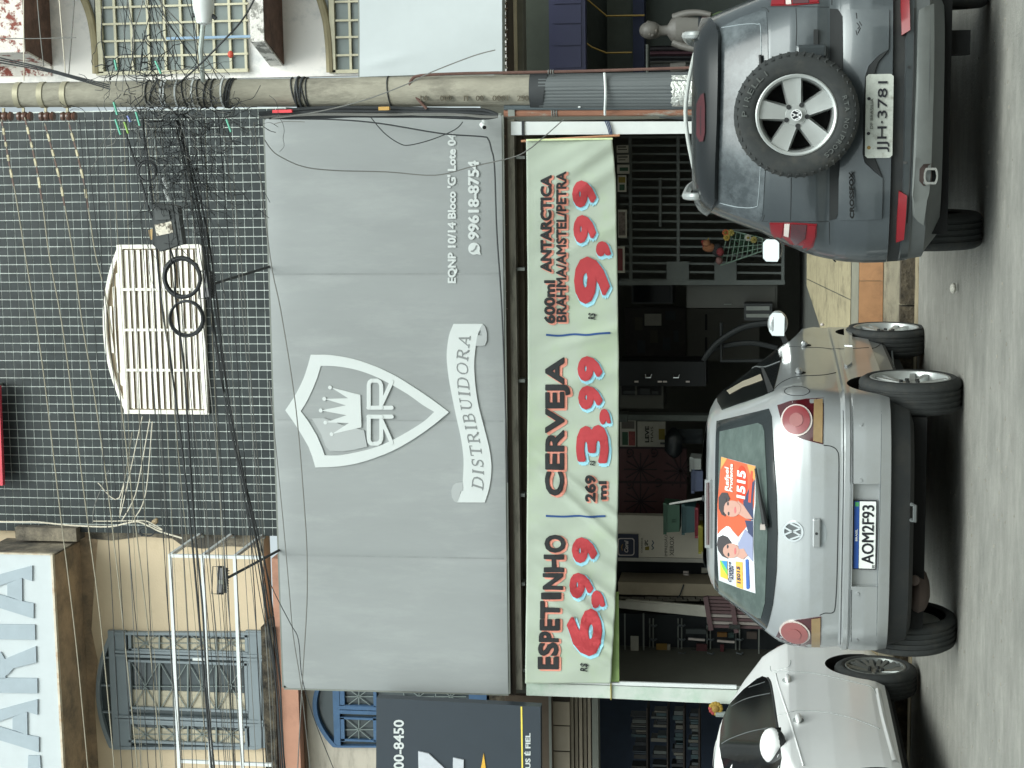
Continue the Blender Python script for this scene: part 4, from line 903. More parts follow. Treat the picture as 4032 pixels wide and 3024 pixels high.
# ---- cables
NW = [0]
def cable(pts, r_, m, label, group, Y=13.75, name='cable', cat='cable', dy=None, sub=5):
    Ys = dy or [Y] * len(pts)
    P = catmull([at(x, y, Yk) for (x, y), Yk in zip(pts, Ys)], sub)
    o = MB().tube(P, r_, 5).build(name, m, smooth=True); return tag(o, label, cat, group)
G1 = 'beige power lines to the left of the pole'
names4 = ('topmost', 'second', 'third', 'lowest')
L4 = [[(6, 470), (22, 560), (36, 644), (60, 760), (100, 1008), (149, 1312), (182, 1555), (237, 2016), (298, 2520), (346, 3024), (356, 3120)],
      [(97, 462), (122, 560), (146, 668), (170, 820), (194, 1008), (255, 1348), (340, 2016), (395, 2441), (450, 3024), (458, 3120)],
      [(176, 486), (205, 590), (237, 711), (260, 840), (289, 1008), (322, 1263), (377, 1591), (435, 2016), (486, 2472), (541, 3024), (550, 3120)],
      [(270, 480), (300, 590), (331, 717), (352, 850), (377, 1008), (425, 1208), (480, 1616), (527, 2016), (583, 2478), (635, 3024), (644, 3120)]]
for k, pts in enumerate(L4):
    cable(pts, .0055, M_wireb, 'beige bare power line, %s of the four leaving the insulators' % names4[k], G1, 13.7, 'power_line', 'cable')
    P = [at(x, y, 13.7) for x, y in pts[:4]]
    o = thing('line_splice', tuple(P[2]), 'taped splice on the %s beige power line by the pole' % names4[k], 'splice', 'taped splices on the power lines')
    for j in range(9):
        t = .1 + j * .3; a = P[int(t)].lerp(P[min(3, int(t) + 1)], t % 1); e_ = t + (.27 if j % 3 else .2); c = P[min(3, int(e_))].lerp(P[min(3, int(e_) + 1)], e_ % 1)
        MB().bar(a, c, .012 + .005 * (j % 2)).build('tape', M_splice if j % 2 else M_ins, o)
GB = 'black cables running left along the street'
cable([(492, 516), (525, 620), (559, 729), (600, 860), (680, 1008), (693, 1190), (723, 1433), (735, 1616), (760, 2016), (796, 2380), (817, 2745), (843, 3024), (852, 3120)], .0095, M_wire, 'thick black cable holding the upper coil, running from the pole to the left edge', GB, 13.6)
cable([(560, 470), (600, 800), (632, 1160), (668, 1403), (699, 1628), (744, 2016), (784, 2441), (832, 3024), (840, 3120)], .0095, M_wire, 'thick black cable just above the coils, nearly parallel to its twin', GB, 13.62)
bund = [(700, 470), (770, 760), (808, 1008), (863, 1433), (911, 1676), (975, 1950), (1025, 2204), (1047, 2388), (1085, 2660), (1103, 2850), (1120, 3060)]
for k in range(6):
    o_ = (k - 2.5) * 9; pts = [(x + o_ * (.6 + .5 * math.sin(i * 1.3 + k)), y + k) for i, (x, y) in enumerate(bund)]
    cable(pts, (.004 + .002 * (k % 3)), M_wire, 'black cable in the sagging bundle above the grey sign', 'black cables of the sagging bundle', 13.6 + .03 * k)
for k, (xa, xb_, sag) in enumerate(((520, 700, 10), (560, 720, 4), (600, 870, 22), (640, 890, 6), (690, 910, 18), (720, 955, 10), (760, 930, 25), (790, 985, 12), (820, 1010, 20), (860, 1045, 8), (880, 1075, 24), (900, 1090, 14), (545, 690, 18), (585, 760, 26), (625, 905, 12), (745, 1060, 30))):
    pts = []
    for i in range(8):
        t = i / 7; pts.append((xa + (xb_ - xa) * t + sag * math.sin(math.pi * t) + random.uniform(-4, 4), 460 + (3080 - 460) * t))
    cable(pts, random.choice((.003, .004, .005)), random.choice((M_wire, M_wireg, M_wire)), 'thin dark cable running from the pole tangle to the left edge', 'thin cables from the pole to the left edge', 13.5 + .02 * k)
for k in range(16):
    xa = 300 + 34 * k + random.uniform(-14, 14); xb_ = xa + random.uniform(110, 260); sag = random.uniform(-12, 16)
    cable([(xa + (xb_ - xa) * t + sag * math.sin(math.pi * t) + random.uniform(-3, 3), 462 + 2610 * t) for t in np.linspace(0, 1, 8)], random.choice((.0022, .003, .0035)), random.choice((M_wireg, M_wireb, M_wire)), 'fine sagging wire crossing the charcoal tiles and the cream wall', 'fine wires across the tiled wall', 13.45 + .02 * k)
GS = 'thin cables hanging in front of the grey sign'
cable([(1000, 480), (1063, 1008), (1105, 1221), (1154, 1525), (1178, 1737), (1199, 2010), (1208, 2168), (1208, 2380), (1190, 2684), (1170, 3060)], .005, M_wireg, 'long grey cable crossing the upper left of the grey sign', GS, 13.7)
cable([(1060, 1500), (1111, 2016), (1139, 2330), (1154, 2500), (1185, 2700), (1221, 3024), (1230, 3100)], .004, M_wireg, 'thin cable crossing the left part of the grey sign', GS, 13.75)
cable([(1040, 2200), (1069, 2308), (1142, 2453), (1175, 2520), (1190, 2672), (1240, 2840), (1312, 3024), (1340, 3090)], .004, M_wire, 'thin cable slanting down past the left end of the grey sign', GS, 13.7)
cable([(1041, 550), (1065, 585), (1099, 614), (1190, 655), (1312, 671), (1524, 677), (1713, 690), (1859, 656), (2016, 620), (2080, 590), (2135, 545), (2220, 470)], .005, M_wireg, 'grey cable looping across the right end of the grey sign', GS, 14.6)
cable([(1040, 462), (1117, 468), (1312, 471), (1494, 486), (1737, 526), (1895, 538), (1922, 548), (1935, 590), (1947, 656), (1956, 911), (1971, 1130), (1980, 1312), (1990, 1600), (1998, 1900)], .008, M_wire, 'black cable running down the right end and along the foot of the grey sign', GS, 16.75)
cable([(1455, 456), (1512, 523), (1573, 565), (1616, 571), (1707, 547), (1792, 510), (1822, 480)], .005, M_wire, 'black cable sagging in a U at the right end of the grey sign', GS, 15.5)
cable([(1200, 480), (1125, 478), (1080, 488)], .004, M_wireg, 'short loose cable end on the upper right corner of the grey sign', GS, 16.6)
cable([(1069, 468), (1251, 440), (1433, 395), (1603, 331), (1695, 286), (1859, 222), (1950, 197)], .005, M_wireg, 'pale cable crossing in front of the pole to the blank white sign', GS, 13.6)
for k in range(9):
    y = 424 + k * 4.6; pts = [(1020 + 20 * (k % 3), y + 22 - 2 * k), (1250, y + 4 * math.sin(k)), (1500, y + 5 * math.sin(k * 2.1)), (1750, y + 6 * math.cos(k * 1.7)), (1900, y + 8), (1960, 452 + k)]
    cable(pts, .009 if k % 3 else .013, M_wire if k != 6 else M_wireg, 'black cable in the bundle running down the left side of the pole', 'cables bundled down the pole', 13.78 + .02 * (k % 3), sub=4)
bx(1072, 1148, 432, 444, 13.7, 13.74).build('tag_', mat('red_tape', S(226, 70, 78), .6)); o = bpy.data.objects['tag_']; o.name = 'red_tag'; tag(o, 'red plastic tag in the cable bundle beside the pole', 'tag')
o = bx(1490, 1532, 420, 434, 13.68, 13.72).build('ochre_tag', mat('ochre_tape', S(190, 150, 80), .6)); tag(o, 'ochre plastic tag in the cable bundle beside the pole', 'tag')
# lines fanning from the pole up to the right and over the top
for k in range(22):
    x0 = 430 + k * 22 + random.uniform(-12, 12); x1 = 430 + k * 11 + random.uniform(-60, 170); md = (x0 + x1) / 2 + random.uniform(-40, 30)
    cable([(x0, 300 + random.uniform(-20, 60)), (md, 160), (x1, 0), (x1 - 20, -90)], random.choice((.003, .004, .005)), random.choice((M_wire, M_wire, M_wireg, M_wirew if k % 5 == 0 else M_wire)), 'thin cable fanning from the pole to the right over the ivory window', 'cables fanning to the right of the pole', 13.6 + .015 * k)
for k in range(3): cable([(-60 + 8 * k, 215 + 12 * k), (150 + 10 * k, 262 + 8 * k), (300, 302 + 5 * k), (432, 335 + 8 * k)], .006, M_wire, 'black cable rising from the pole to the upper right', 'cables rising over the top of the pole', 13.6)
cable([(-60, 150), (130, 152), (300, 148)], .004, M_wireg, 'thin line crossing the brick parapet at the top', 'thin lines across the white building', 13.6)
for k, (x0, x1, y1) in enumerate(((142, 172, 262), (228, 258, 300), (297, 270, 300), (92, 94, 318))): cable([(x0, -60), ((x0 + x1) / 2, 120), (x1, y1)], .005, (M_wireg, M_wirew)[k % 2], 'thin line hanging across the white building', 'thin lines across the white building', 13.8)
cable([(1020, -40), (960, 70), (880, 160), (770, 270), (700, 330)], .008, M_wire, 'black cable slanting across the ivory window to the pole', 'cables fanning to the right of the pole', 13.6)
# white cables on the left corner of the tiled wall
cable([(-40, 2054), (80, 2055), (152, 2056), (273, 2068), (425, 2074), (500, 2060), (547, 2055), (608, 2083), (640, 2096), (717, 2119)], .009, M_wirew, 'white cable along the left edge of the tiled wall', 'white cables at the corner of the tiled wall', 18.3)
cable([(365, 2052), (450, 2052), (560, 2050), (600, 2062), (640, 2086), (620, 2080), (585, 2062)], .006, M_wirew, 'short white cable curling at the corner of the tiled wall', 'white cables at the corner of the tiled wall', 18.3)
for (xs, ys) in (((385, 470, 520, 470, 560), (1900, 1960, 1700, 2040, 1640)), ((430, 400, 370, 365), (1850, 1920, 2000, 2060)), ((480, 520, 545, 590), (2050, 1980, 1900, 1650)), ((530, 560, 580, 600), (2040, 1990, 1900, 1660))):
    cable(list(zip(xs, ys)), .006, M_wirew if xs[0] != 430 else M_wireg, 'loose pale cable dangling over the left part of the tiled wall', 'loose cables on the tiled wall', 18.25)
o = MB().tube([at(610 + 5 * math.sin(k), 2045 + k * 3, 18.35) for k in range(6)], .03, 8).build('pipe_stub', mat('tan_pipe', S(170, 150, 120), .8)); tag(o, 'short tan pipe stub at the corner of the tiled wall', 'pipe')
cable([(545, 2100), (590, 2110), (610, 2090), (580, 2075), (550, 2086), (560, 2112)], .01, M_wire, 'black cable curled at the corner by the cream wall', 'loose cables on the tiled wall', 18.3)
# coils, splice box
def coil(lab, cx, cy, r_, n):
    o = thing('cable_coil', tuple(at(cx + r_, cy, 13.55)), lab, 'cable coil', 'cable coils hanging on the line')
    for k in range(n):
        c = at(cx + random.uniform(-5, 5), cy + random.uniform(-5, 5), 13.55 + .012 * k); R_ = (r_ + random.uniform(-5, 4)) * 13.55 / FPX
        MB().tube([(c.x + R_ * math.cos(a), c.y, c.z + R_ * .97 * math.sin(a)) for a in np.linspace(0, 2 * math.pi, 41)[:-1]], .0085, 5, True).build('turn', M_wire, o, smooth=True)
    return o
coil('tight black cable coil in front of the louvred window, the thicker one', 718, 1092, 79, 9)
coil('thin black cable coil below the thicker one, in front of the louvred window', 735, 1254, 72, 4)
coil('small loop of thin cable in front of the charcoal tiles near the pole', 577, 672, 40, 2)
YS_ = 13.6; sx = thing('splice_box', tuple(at(700, 890, YS_)), 'dark cable splice box with a white label hanging on the lines', 'splice box')
pv = pxpoly([(612, 800), (690, 806), (712, 965), (640, 990), (608, 960)], YS_)
MB().prism(pv, YS_ - .06, YS_ + .06).build('body', mat('charcoal_box', S(56, 60, 60), .6), sx, bevel=.006)
MB().prism(pxpoly([(618, 822), (676, 826), (682, 862), (624, 866)], YS_), YS_ - .075, YS_ - .06).build('rib', mat('charcoal_rib', S(72, 76, 76), .6), sx)
MB().prism(pxpoly([(690, 806), (706, 812), (728, 962), (712, 966)], YS_), YS_ - .05, YS_ + .05).build('flange', mat('charcoal_rib', S(72, 76, 76), .6), sx)
MB().prism(pxpoly([(620, 884), (684, 870), (692, 914), (628, 928)], YS_), YS_ - .066, YS_ - .06).build('label', mat('worn_label', S(214, 206, 190), .7, var=.2, scale=20, dirt=S(96, 88, 76), dscale=14, dlo=.5, dhi=.56), sx)
MB().prism(pxpoly([(588, 906), (606, 898), (612, 938), (594, 946)], YS_), YS_ - .02, YS_ - .012).build('tan_tag', mat('tan_tag', S(190, 160, 110), .7), sx)
for k, (x, y, s) in enumerate(((650, 720, 1), (656, 765, 1))): MB().tube([at(x - 8, y - 20, YS_), at(x, y, YS_), at(x + 10, y + 24, YS_)], .014, 6).build('sleeve', M_whitemet, sx)
# the tangle at the pole: nobody could count these
def tangle(name, label, n, cx, cy, sx_, sy_, m, Y, r_, bias):
    b = MB()
    for k in range(n):
        x, y = cx + random.gauss(0, sx_), cy + random.gauss(0, sy_); pts = []; an = random.uniform(0, 6.28); st = random.uniform(14, 34)
        for i in range(random.randint(4, 9)):
            pts.append(at(x, y, Y + random.uniform(-.12, .12))); an += random.gauss(0, .65); x += st * math.cos(an) + bias[0]; y += st * math.sin(an) + bias[1]
        b.tube(catmull(pts, 3), r_ * random.uniform(.7, 1.4), 4, caps=False)
    return tag(b.build(name, m), label, 'cables', kind='stuff')
tangle('cable_tangle', 'dense tangle of black cables around the pole', 110, 700, 450, 130, 38, M_wire, 13.6, .0026, (3, 5))
tangle('cable_tangle', 'tangle of black cables hanging over the charcoal tiles beside the pole', 170, 740, 640, 85, 110, M_wire, 13.5, .0022, (4, 13))
tangle('cable_tangle', 'tangle of grey cables around the pole', 60, 660, 450, 130, 60, M_wireg, 13.55, .0024, (2, 4))
tangle('cable_tangle', 'dark cable ends bunched on the right of the pole', 34, 560, 268, 80, 14, M_wire, 13.6, .0035, (2, 0))
for k, (x, y, dx, dy) in enumerate(((448, 402, 14, 50), (455, 470, 20, 60), (535, 440, 16, 55), (612, 240, 22, 50), (892, 470, 18, 50), (452, 236, 8, 40))):
    o = MB().bar(at(x, y, 13.4), at(x + dx, y + dy, 13.4), .028, .01).build('cable_tag', mat('teal_tag', S(104, 186, 160), .5)); tag(o, 'small teal plastic tag hanging in the cable tangle by the pole', 'tag', 'teal tags in the cable tangle')
o = MB().bar(at(490, 480, 13.4), at(505, 525, 13.4), .028, .01).build('cable_tag', mat('lime_tag', S(140, 180, 84), .5)); tag(o, 'lime green plastic tag hanging in the cable tangle', 'tag')
o = MB().bar(at(503, 456, 13.4), at(514, 480, 13.4), .03, .01).build('cable_tag', mat('violet_tag', S(122, 132, 190), .5)); tag(o, 'violet plastic tag hanging in the cable tangle', 'tag')
o = MB().ball(tuple(at(908, 214, 13.5)), (.03, .02, .025), 10, 6).build('red_marker', mat('red_cap', S(196, 76, 56), .6)); tag(o, 'small red plastic marker among the cables over the ivory window', 'marker')
# street lamp head cut by the upper edge
lm = thing('lamp_head', tuple(at(810, 20, 13.4)), 'white lamp head on a bracket at the top right of the pole', 'lamp')
MB().lathe([(.002, -.24), (.06, -.22), (.085, -.1), (.095, .1), (.08, .2), (.002, .22)], 18, tuple(at(800, -20, 13.4)), 'x').build('hood', M_whitemet, lm, smooth=True)
MB().tube([at(790, 20, 13.42), at(800, 90, 13.5), at(790, 200, 13.6), at(800, 320, 13.75)], .02, 8).build('arm', mat('pale_arm', S(176, 184, 178), .6), lm)
MB().tube([at(760, 60, 13.4), at(830, 56, 13.4), at(850, 74, 13.4)], .018, 6).build('clamp', M_wire, lm)
# small security camera on the corner of the sign
sc_ = thing('security_camera', tuple(at(1905, 490, 16.75)), 'small white bullet camera at the right end of the grey sign', 'camera')
c = at(1905, 490, 16.75); MB().tube([c + Vector((0, 0, .02)), c + Vector((-.03, -.09, -.02))], .025, 10).build('body', M_whitemet, sc_); MB().tube([c + Vector((-.03, -.09, -.02)), c + Vector((-.031, -.093, -.021))], .019, 10).build('lens', M_black, sc_)
MB().bar(at(1900, 470, 16.85), c, .02).build('mount', M_whitemet, sc_)
# ================================================================== cars
M_silver = mat('silver_paint', S(168, 172, 173), .32, metal=.45, var=.03, scale=2, coat=.6, dirt=S(162, 165, 164), dscale=3)
M_graph = mat('graphite_paint', S(64, 70, 73), .3, metal=.35, var=.05, scale=3, coat=.5, dirt=S(76, 82, 83), dscale=4, dlo=.45, dhi=.8)
M_wcar = mat('white_car_paint', S(248, 249, 248), .3, var=.01, coat=.5)
M_well = mat('wheel_well', S(14, 15, 15), .95)
M_plast = mat('black_plastic', S(31, 34, 35), .65, var=.15, scale=8, dirt=S(52, 51, 47), dscale=5, dlo=.5, dhi=.8)
M_gplast = mat('grey_plastic', S(86, 90, 90), .6, var=.1, scale=7)
M_skid = mat('skid_plastic', S(112, 116, 114), .5, var=.1, scale=7)
M_frit = mat('black_frit', S(34, 40, 41), .12, spec=.5)
M_rglass = mat('green_rear_glass', S(76, 88, 84), .16, var=.16, scale=4, dirt=S(102, 114, 109), dscale=6, dlo=.45, dhi=.8, stretch=(1, 1, 3))
M_dglass = mat('dusty_rear_glass', S(60, 66, 69), .18, var=.2, scale=7, dirt=S(108, 115, 118), dscale=5, dlo=.42, dhi=.72)
M_cglass = mat('car_side_glass', S(14, 17, 19), .16, spec=.14)
M_seam = mat('panel_gap', S(30, 33, 34), .8)
M_tyre = mat('tyre_rubber', S(46, 49, 49), .85, var=.15, scale=20, dirt=S(72, 70, 64), dscale=8, dlo=.5, dhi=.8)
M_alloy = mat('silver_alloy', S(178, 182, 180), .35, metal=.5, var=.06)
M_alloyd = mat('grey_alloy', S(122, 126, 124), .4, metal=.5, var=.1)
M_redl = mat('red_lens', S(122, 22, 30), .3, var=.12, scale=8, coat=.1, spec=.3); M_dredl = mat('dark_red_lens', S(66, 16, 22), .2, var=.2, scale=8, coat=.8)
M_pinkl = mat('pink_lens', S(142, 84, 82), .3, var=.1, coat=.3); M_amber = mat('amber_lens', S(140, 118, 84), .3, var=.12, scale=20, coat=.3); M_clearl = mat('clear_lens', S(196, 186, 180), .2, coat=.6)
M_chrome = mat('chrome', S(220, 222, 222), .12, metal=1.0, var=.02)
M_mirror = mat('mirror_glass', S(206, 210, 210), .03, metal=1.0, var=.0)
M_plate = mat('plate_white', S(222, 226, 222), .5, var=.03); M_plateg = mat('plate_grey', S(184, 188, 180), .5, var=.12, scale=30, dirt=S(132, 130, 118), dscale=22, dlo=.55, dhi=.75)
M_ink = mat('plate_ink', S(24, 26, 34), .6); M_bluep = mat('plate_blue', S(30, 74, 148), .5)
def pchip(zs, vs):
    zs, vs = np.array(zs, float), np.array(vs, float); return lambda z: np.interp(z, zs, vs)
class Car:
    def __init__(s, name, loc, rot, sc, label, T, n=3.0, cr=.45, cf=.7, taper=.03):
        s.root = thing(name, loc, label, 'car', None, (0, 0, rot)); s.root.scale = (sc, sc, sc)
        s.M = Matrix.Translation(loc) @ Matrix.Rotation(rot, 4, 'Z') @ Matrix.Scale(sc, 4); s.Mi = s.M.inverted()
        z = [t[0] for t in T]; s.z = z; s.yr = pchip(z, [t[1] for t in T]); s.w = pchip(z, [t[2] for t in T]); s.yf = pchip(z, [t[3] for t in T])
        s.n, s.cr, s.cf, s.tp = n, cr, cf, taper
        s.ym = (s.yr(.5) + s.yf(.5)) / 2; s.L = s.yf(.5) - s.yr(.5)
    def ww(s, y, z): return s.w(z) * (1 - s.tp * ((y - s.ym) / (s.L / 2)) ** 2)
    def inside(s, x, y, z):
        a = np.abs(x) / np.maximum(1e-3, s.ww(y, z)); d = np.clip(1 - (y - s.yr(z)) / s.cr, 0, None); e = np.clip(1 - (s.yf(z) - y) / s.cf, 0, None)
        return (a ** s.n + d ** s.n + e ** s.n < 1) & (z > s.z[0]) & (z < s.z[-1])
    def hit(s, px, py):                                       # photo pixel -> point on the body
        o = s.Mi @ EYE; d = (s.Mi.to_3x3() @ ray(px, py)); t = np.linspace(6, 16, 4000)
        P = np.array(o)[None] + t[:, None] * np.array(d)[None]; q = s.inside(P[:, 0], P[:, 1], P[:, 2]); k = np.argmax(q)
        if not q.any():                                       # just past the outline: closest approach
            a = np.abs(P[:, 0]) / np.maximum(1e-3, s.ww(P[:, 1], P[:, 2])); dd = np.clip(1 - (P[:, 1] - s.yr(P[:, 2])) / s.cr, 0, None); k = np.argmin(a ** s.n + dd ** s.n + (P[:, 1] > s.yf(P[:, 2])) * 9)
        return Vector(P[k])
    def S(s, kind, a, z):
        if kind == 'rear':
            w = s.w(z) * (1 - s.tp); r = min(.999, abs(a) / w); return Vector((a, float(s.yr(z) + s.cr * (1 - (1 - r ** s.n) ** (1 / s.n))), z))
        sg = 1 if kind == 'right' else -1; d = float(np.clip(1 - (a - s.yr(z)) / s.cr, 0, .999)); e = float(np.clip(1 - (s.yf(z) - a) / s.cf, 0, .999))
        return Vector((sg * float(s.ww(a, z)) * max(0, 1 - d ** s.n - e ** s.n) ** (1 / s.n), a, z))
    def sn(s, kind, a, z):
        p = s.S(kind, a, z); h = .004; pa = s.S(kind, a + h, z) - p; pz = s.S(kind, a, z + h) - p
        nn = pa.cross(pz)
        if nn.length < 1e-12: nn = Vector((0, -1, 0) if kind == 'rear' else (1 if kind == 'right' else -1, 0, 0))
        nn.normalize()
        if kind == 'rear' and nn.y > 0: nn = -nn
        if kind == 'right' and nn.x < 0: nn = -nn
        if kind == 'left' and nn.x > 0: nn = -nn
        return p, nn
    def uv(s, kind, pts, c=None):                             # photo pixels -> surface parameters
        out = []
        for p in pts:
            if c: p = c(*p)
            h = s.hit(*p); out.append((h.x if kind == 'rear' else h.y, h.z))
        return out
    def patch(s, name, kind, pts, m, off=.003, parent=None, step=.04, label=None, back=-.004):
        bm = bmesh.new(); vs = [bm.verts.new((p[0], p[1], 0)) for p in pts]; bm.faces.new(vs)
        for ax in (0, 1):
            lo, hi = min(p[ax] for p in pts), max(p[ax] for p in pts); k = lo + step
            while k < hi - 1e-4:
                c_, n_ = [0, 0, 0], [0, 0, 0]; c_[ax] = k; n_[ax] = 1
                bmesh.ops.bisect_plane(bm, geom=bm.verts[:] + bm.edges[:] + bm.faces[:], plane_co=c_, plane_no=n_, dist=1e-5); k += step
        bm.verts.index_update(); b = MB(); N = len(bm.verts); fr, bk = [], []
        for v in bm.verts:
            p, nn = s.sn(kind, v.co.x, v.co.y); fr.append(p + nn * off); bk.append(p + nn * min(back, off - .004))
        b.v = [tuple(p) for p in fr + bk]; b.f = [[v.index for v in f.verts] for f in bm.faces] + [[e.verts[0].index, e.verts[1].index, e.verts[1].index + N, e.verts[0].index + N] for e in bm.edges if e.is_boundary]
        b.mi = [0] * len(b.f); bm.free(); o = b.build(name, m, parent or s.root, True, True)
        if label: o['label'] = label
        return o
    def strip(s, name, kind, pts, m, w_=.006, off=.0025, parent=None, sub=6):
        P = catmull([Vector((p[0], p[1])) for p in pts], sub); rows = []
        for i, p in enumerate(P):
            d = (P[min(i + 1, len(P) - 1)] - P[max(i - 1, 0)]).normalized(); nn = Vector((-d.y, d.x)) * w_ / 2; row = []
            for k in (-1, -.3, .3, 1): q_, n3 = s.sn(kind, p.x + nn.x * k, p.y + nn.y * k); row.append(q_ + n3 * (off if abs(k) < 1 else -.002))
            rows.append(row)
        return MB().grid(rows).build(name, m, parent or s.root, True, True)
    def text(s, name, kind, body, a, b_, c, m, off=.006, parent=None, bold=.01, shear=0.0, th=.003):     # a start-bottom, b_ end-bottom, c start-top (photo pixels)
        A, B, C = (s.hit(*p) for p in (a, b_, c)); nn = (B - A).cross(C - A).normalized()
        mb = MB(); textq(mb, body, A + nn * off, B + nn * off, C + nn * off, nn, th, bold, shear); return mb.build(name, m, parent or s.root, True)
    def body(s, mats, arches, cuts=(), zb=None, zsplit=None, extra_z=()):
        zs = sorted(set([round(v, 4) for v in s.z] + [round(v, 4) for v in np.arange(s.z[0], s.z[-1], .022)] + list(extra_z))); rows = []
        th = np.linspace(0, math.pi / 2, 37)
        for z in zs:
            yr, yf = float(s.yr(z)), float(s.yf(z)); pts = []
            for t in th: pts.append((math.sin(t) ** (2 / s.n), yr + s.cr * (1 - math.cos(t) ** (2 / s.n))))
            y0, y1 = yr + s.cr, yf - s.cf
            for t in np.linspace(0, 1, 14)[1:-1]: pts.append((1, y0 + (y1 - y0) * t))
            for t in th[::-1]: pts.append((math.sin(t) ** (2 / s.n), yf - s.cf * (1 - math.cos(t) ** (2 / s.n))))
            h = [(a * float(s.ww(y, z)), y, z) for a, y in pts]
            rows.append(h + [(-x, y, zz) for x, y, zz in h[::-1][1:-1]])
        N = len(rows[0]); b = MB(); b.v = [p for r_ in rows for p in r_]
        for i in range(len(rows) - 1):
            for k in range(N): b.f.append([i * N + k, i * N + (k + 1) % N, (i + 1) * N + (k + 1) % N, (i + 1) * N + k])
        b.f.append(list(range(N))[::-1]); b.f.append([(len(rows) - 1) * N + k for k in range(N)]); b.mi = []
        for f in b.f:
            c = np.mean([b.v[i] for i in f], axis=0); b.mi.append(zsplit(c) if zsplit else 0)
        me = b.mesh('body', None, False)
        for m in mats: me.materials.append(m)
        if len(me.polygons) == len(b.mi): me.polygons.foreach_set('material_index', b.mi)
        o = bpy.data.objects.new('body', me); COL.objects.link(o); tmp = []
        for (y, z, r_) in arches:
            for sg in (-1, 1):
                cb = MB(); cb.lathe([(r_, .42), (r_, 1.2)], 48, (0, y, z), 'x'); n_ = 48
                cb.f.append([2 * k for k in range(n_)]); cb.f.append([2 * k + 1 for k in range(n_)][::-1]); cb.mi.append(1); cb.mi.append(1)
                if sg < 0: cb.v = [(-p[0], p[1], p[2]) for p in cb.v]
                tmp.append((cb, 1))
        for c in cuts: tmp.append((MB().box(*c[0]), c[1]))
        cut = []
        for cb, mi in tmp:
            cm = cb.mesh('cut'); 
            for m in mats: cm.materials.append(m)
            cm.polygons.foreach_set('material_index', [mi] * len(cm.polygons))
            co = bpy.data.objects.new('cut', cm); COL.objects.link(co); cut.append(co)
            md = o.modifiers.new('cut', 'BOOLEAN'); md.operation = 'DIFFERENCE'; md.object = co; md.solver = 'EXACT'
        bpy.context.view_layer.update()
        nm = bpy.data.meshes.new_from_object(o.evaluated_get(bpy.context.evaluated_depsgraph_get())); o.modifiers.clear(); o.data = nm
        for co in cut: bpy.data.objects.remove(co)
        nm.shade_smooth(); nm.set_sharp_from_angle(angle=math.radians(32)); o.parent = s.root; return o
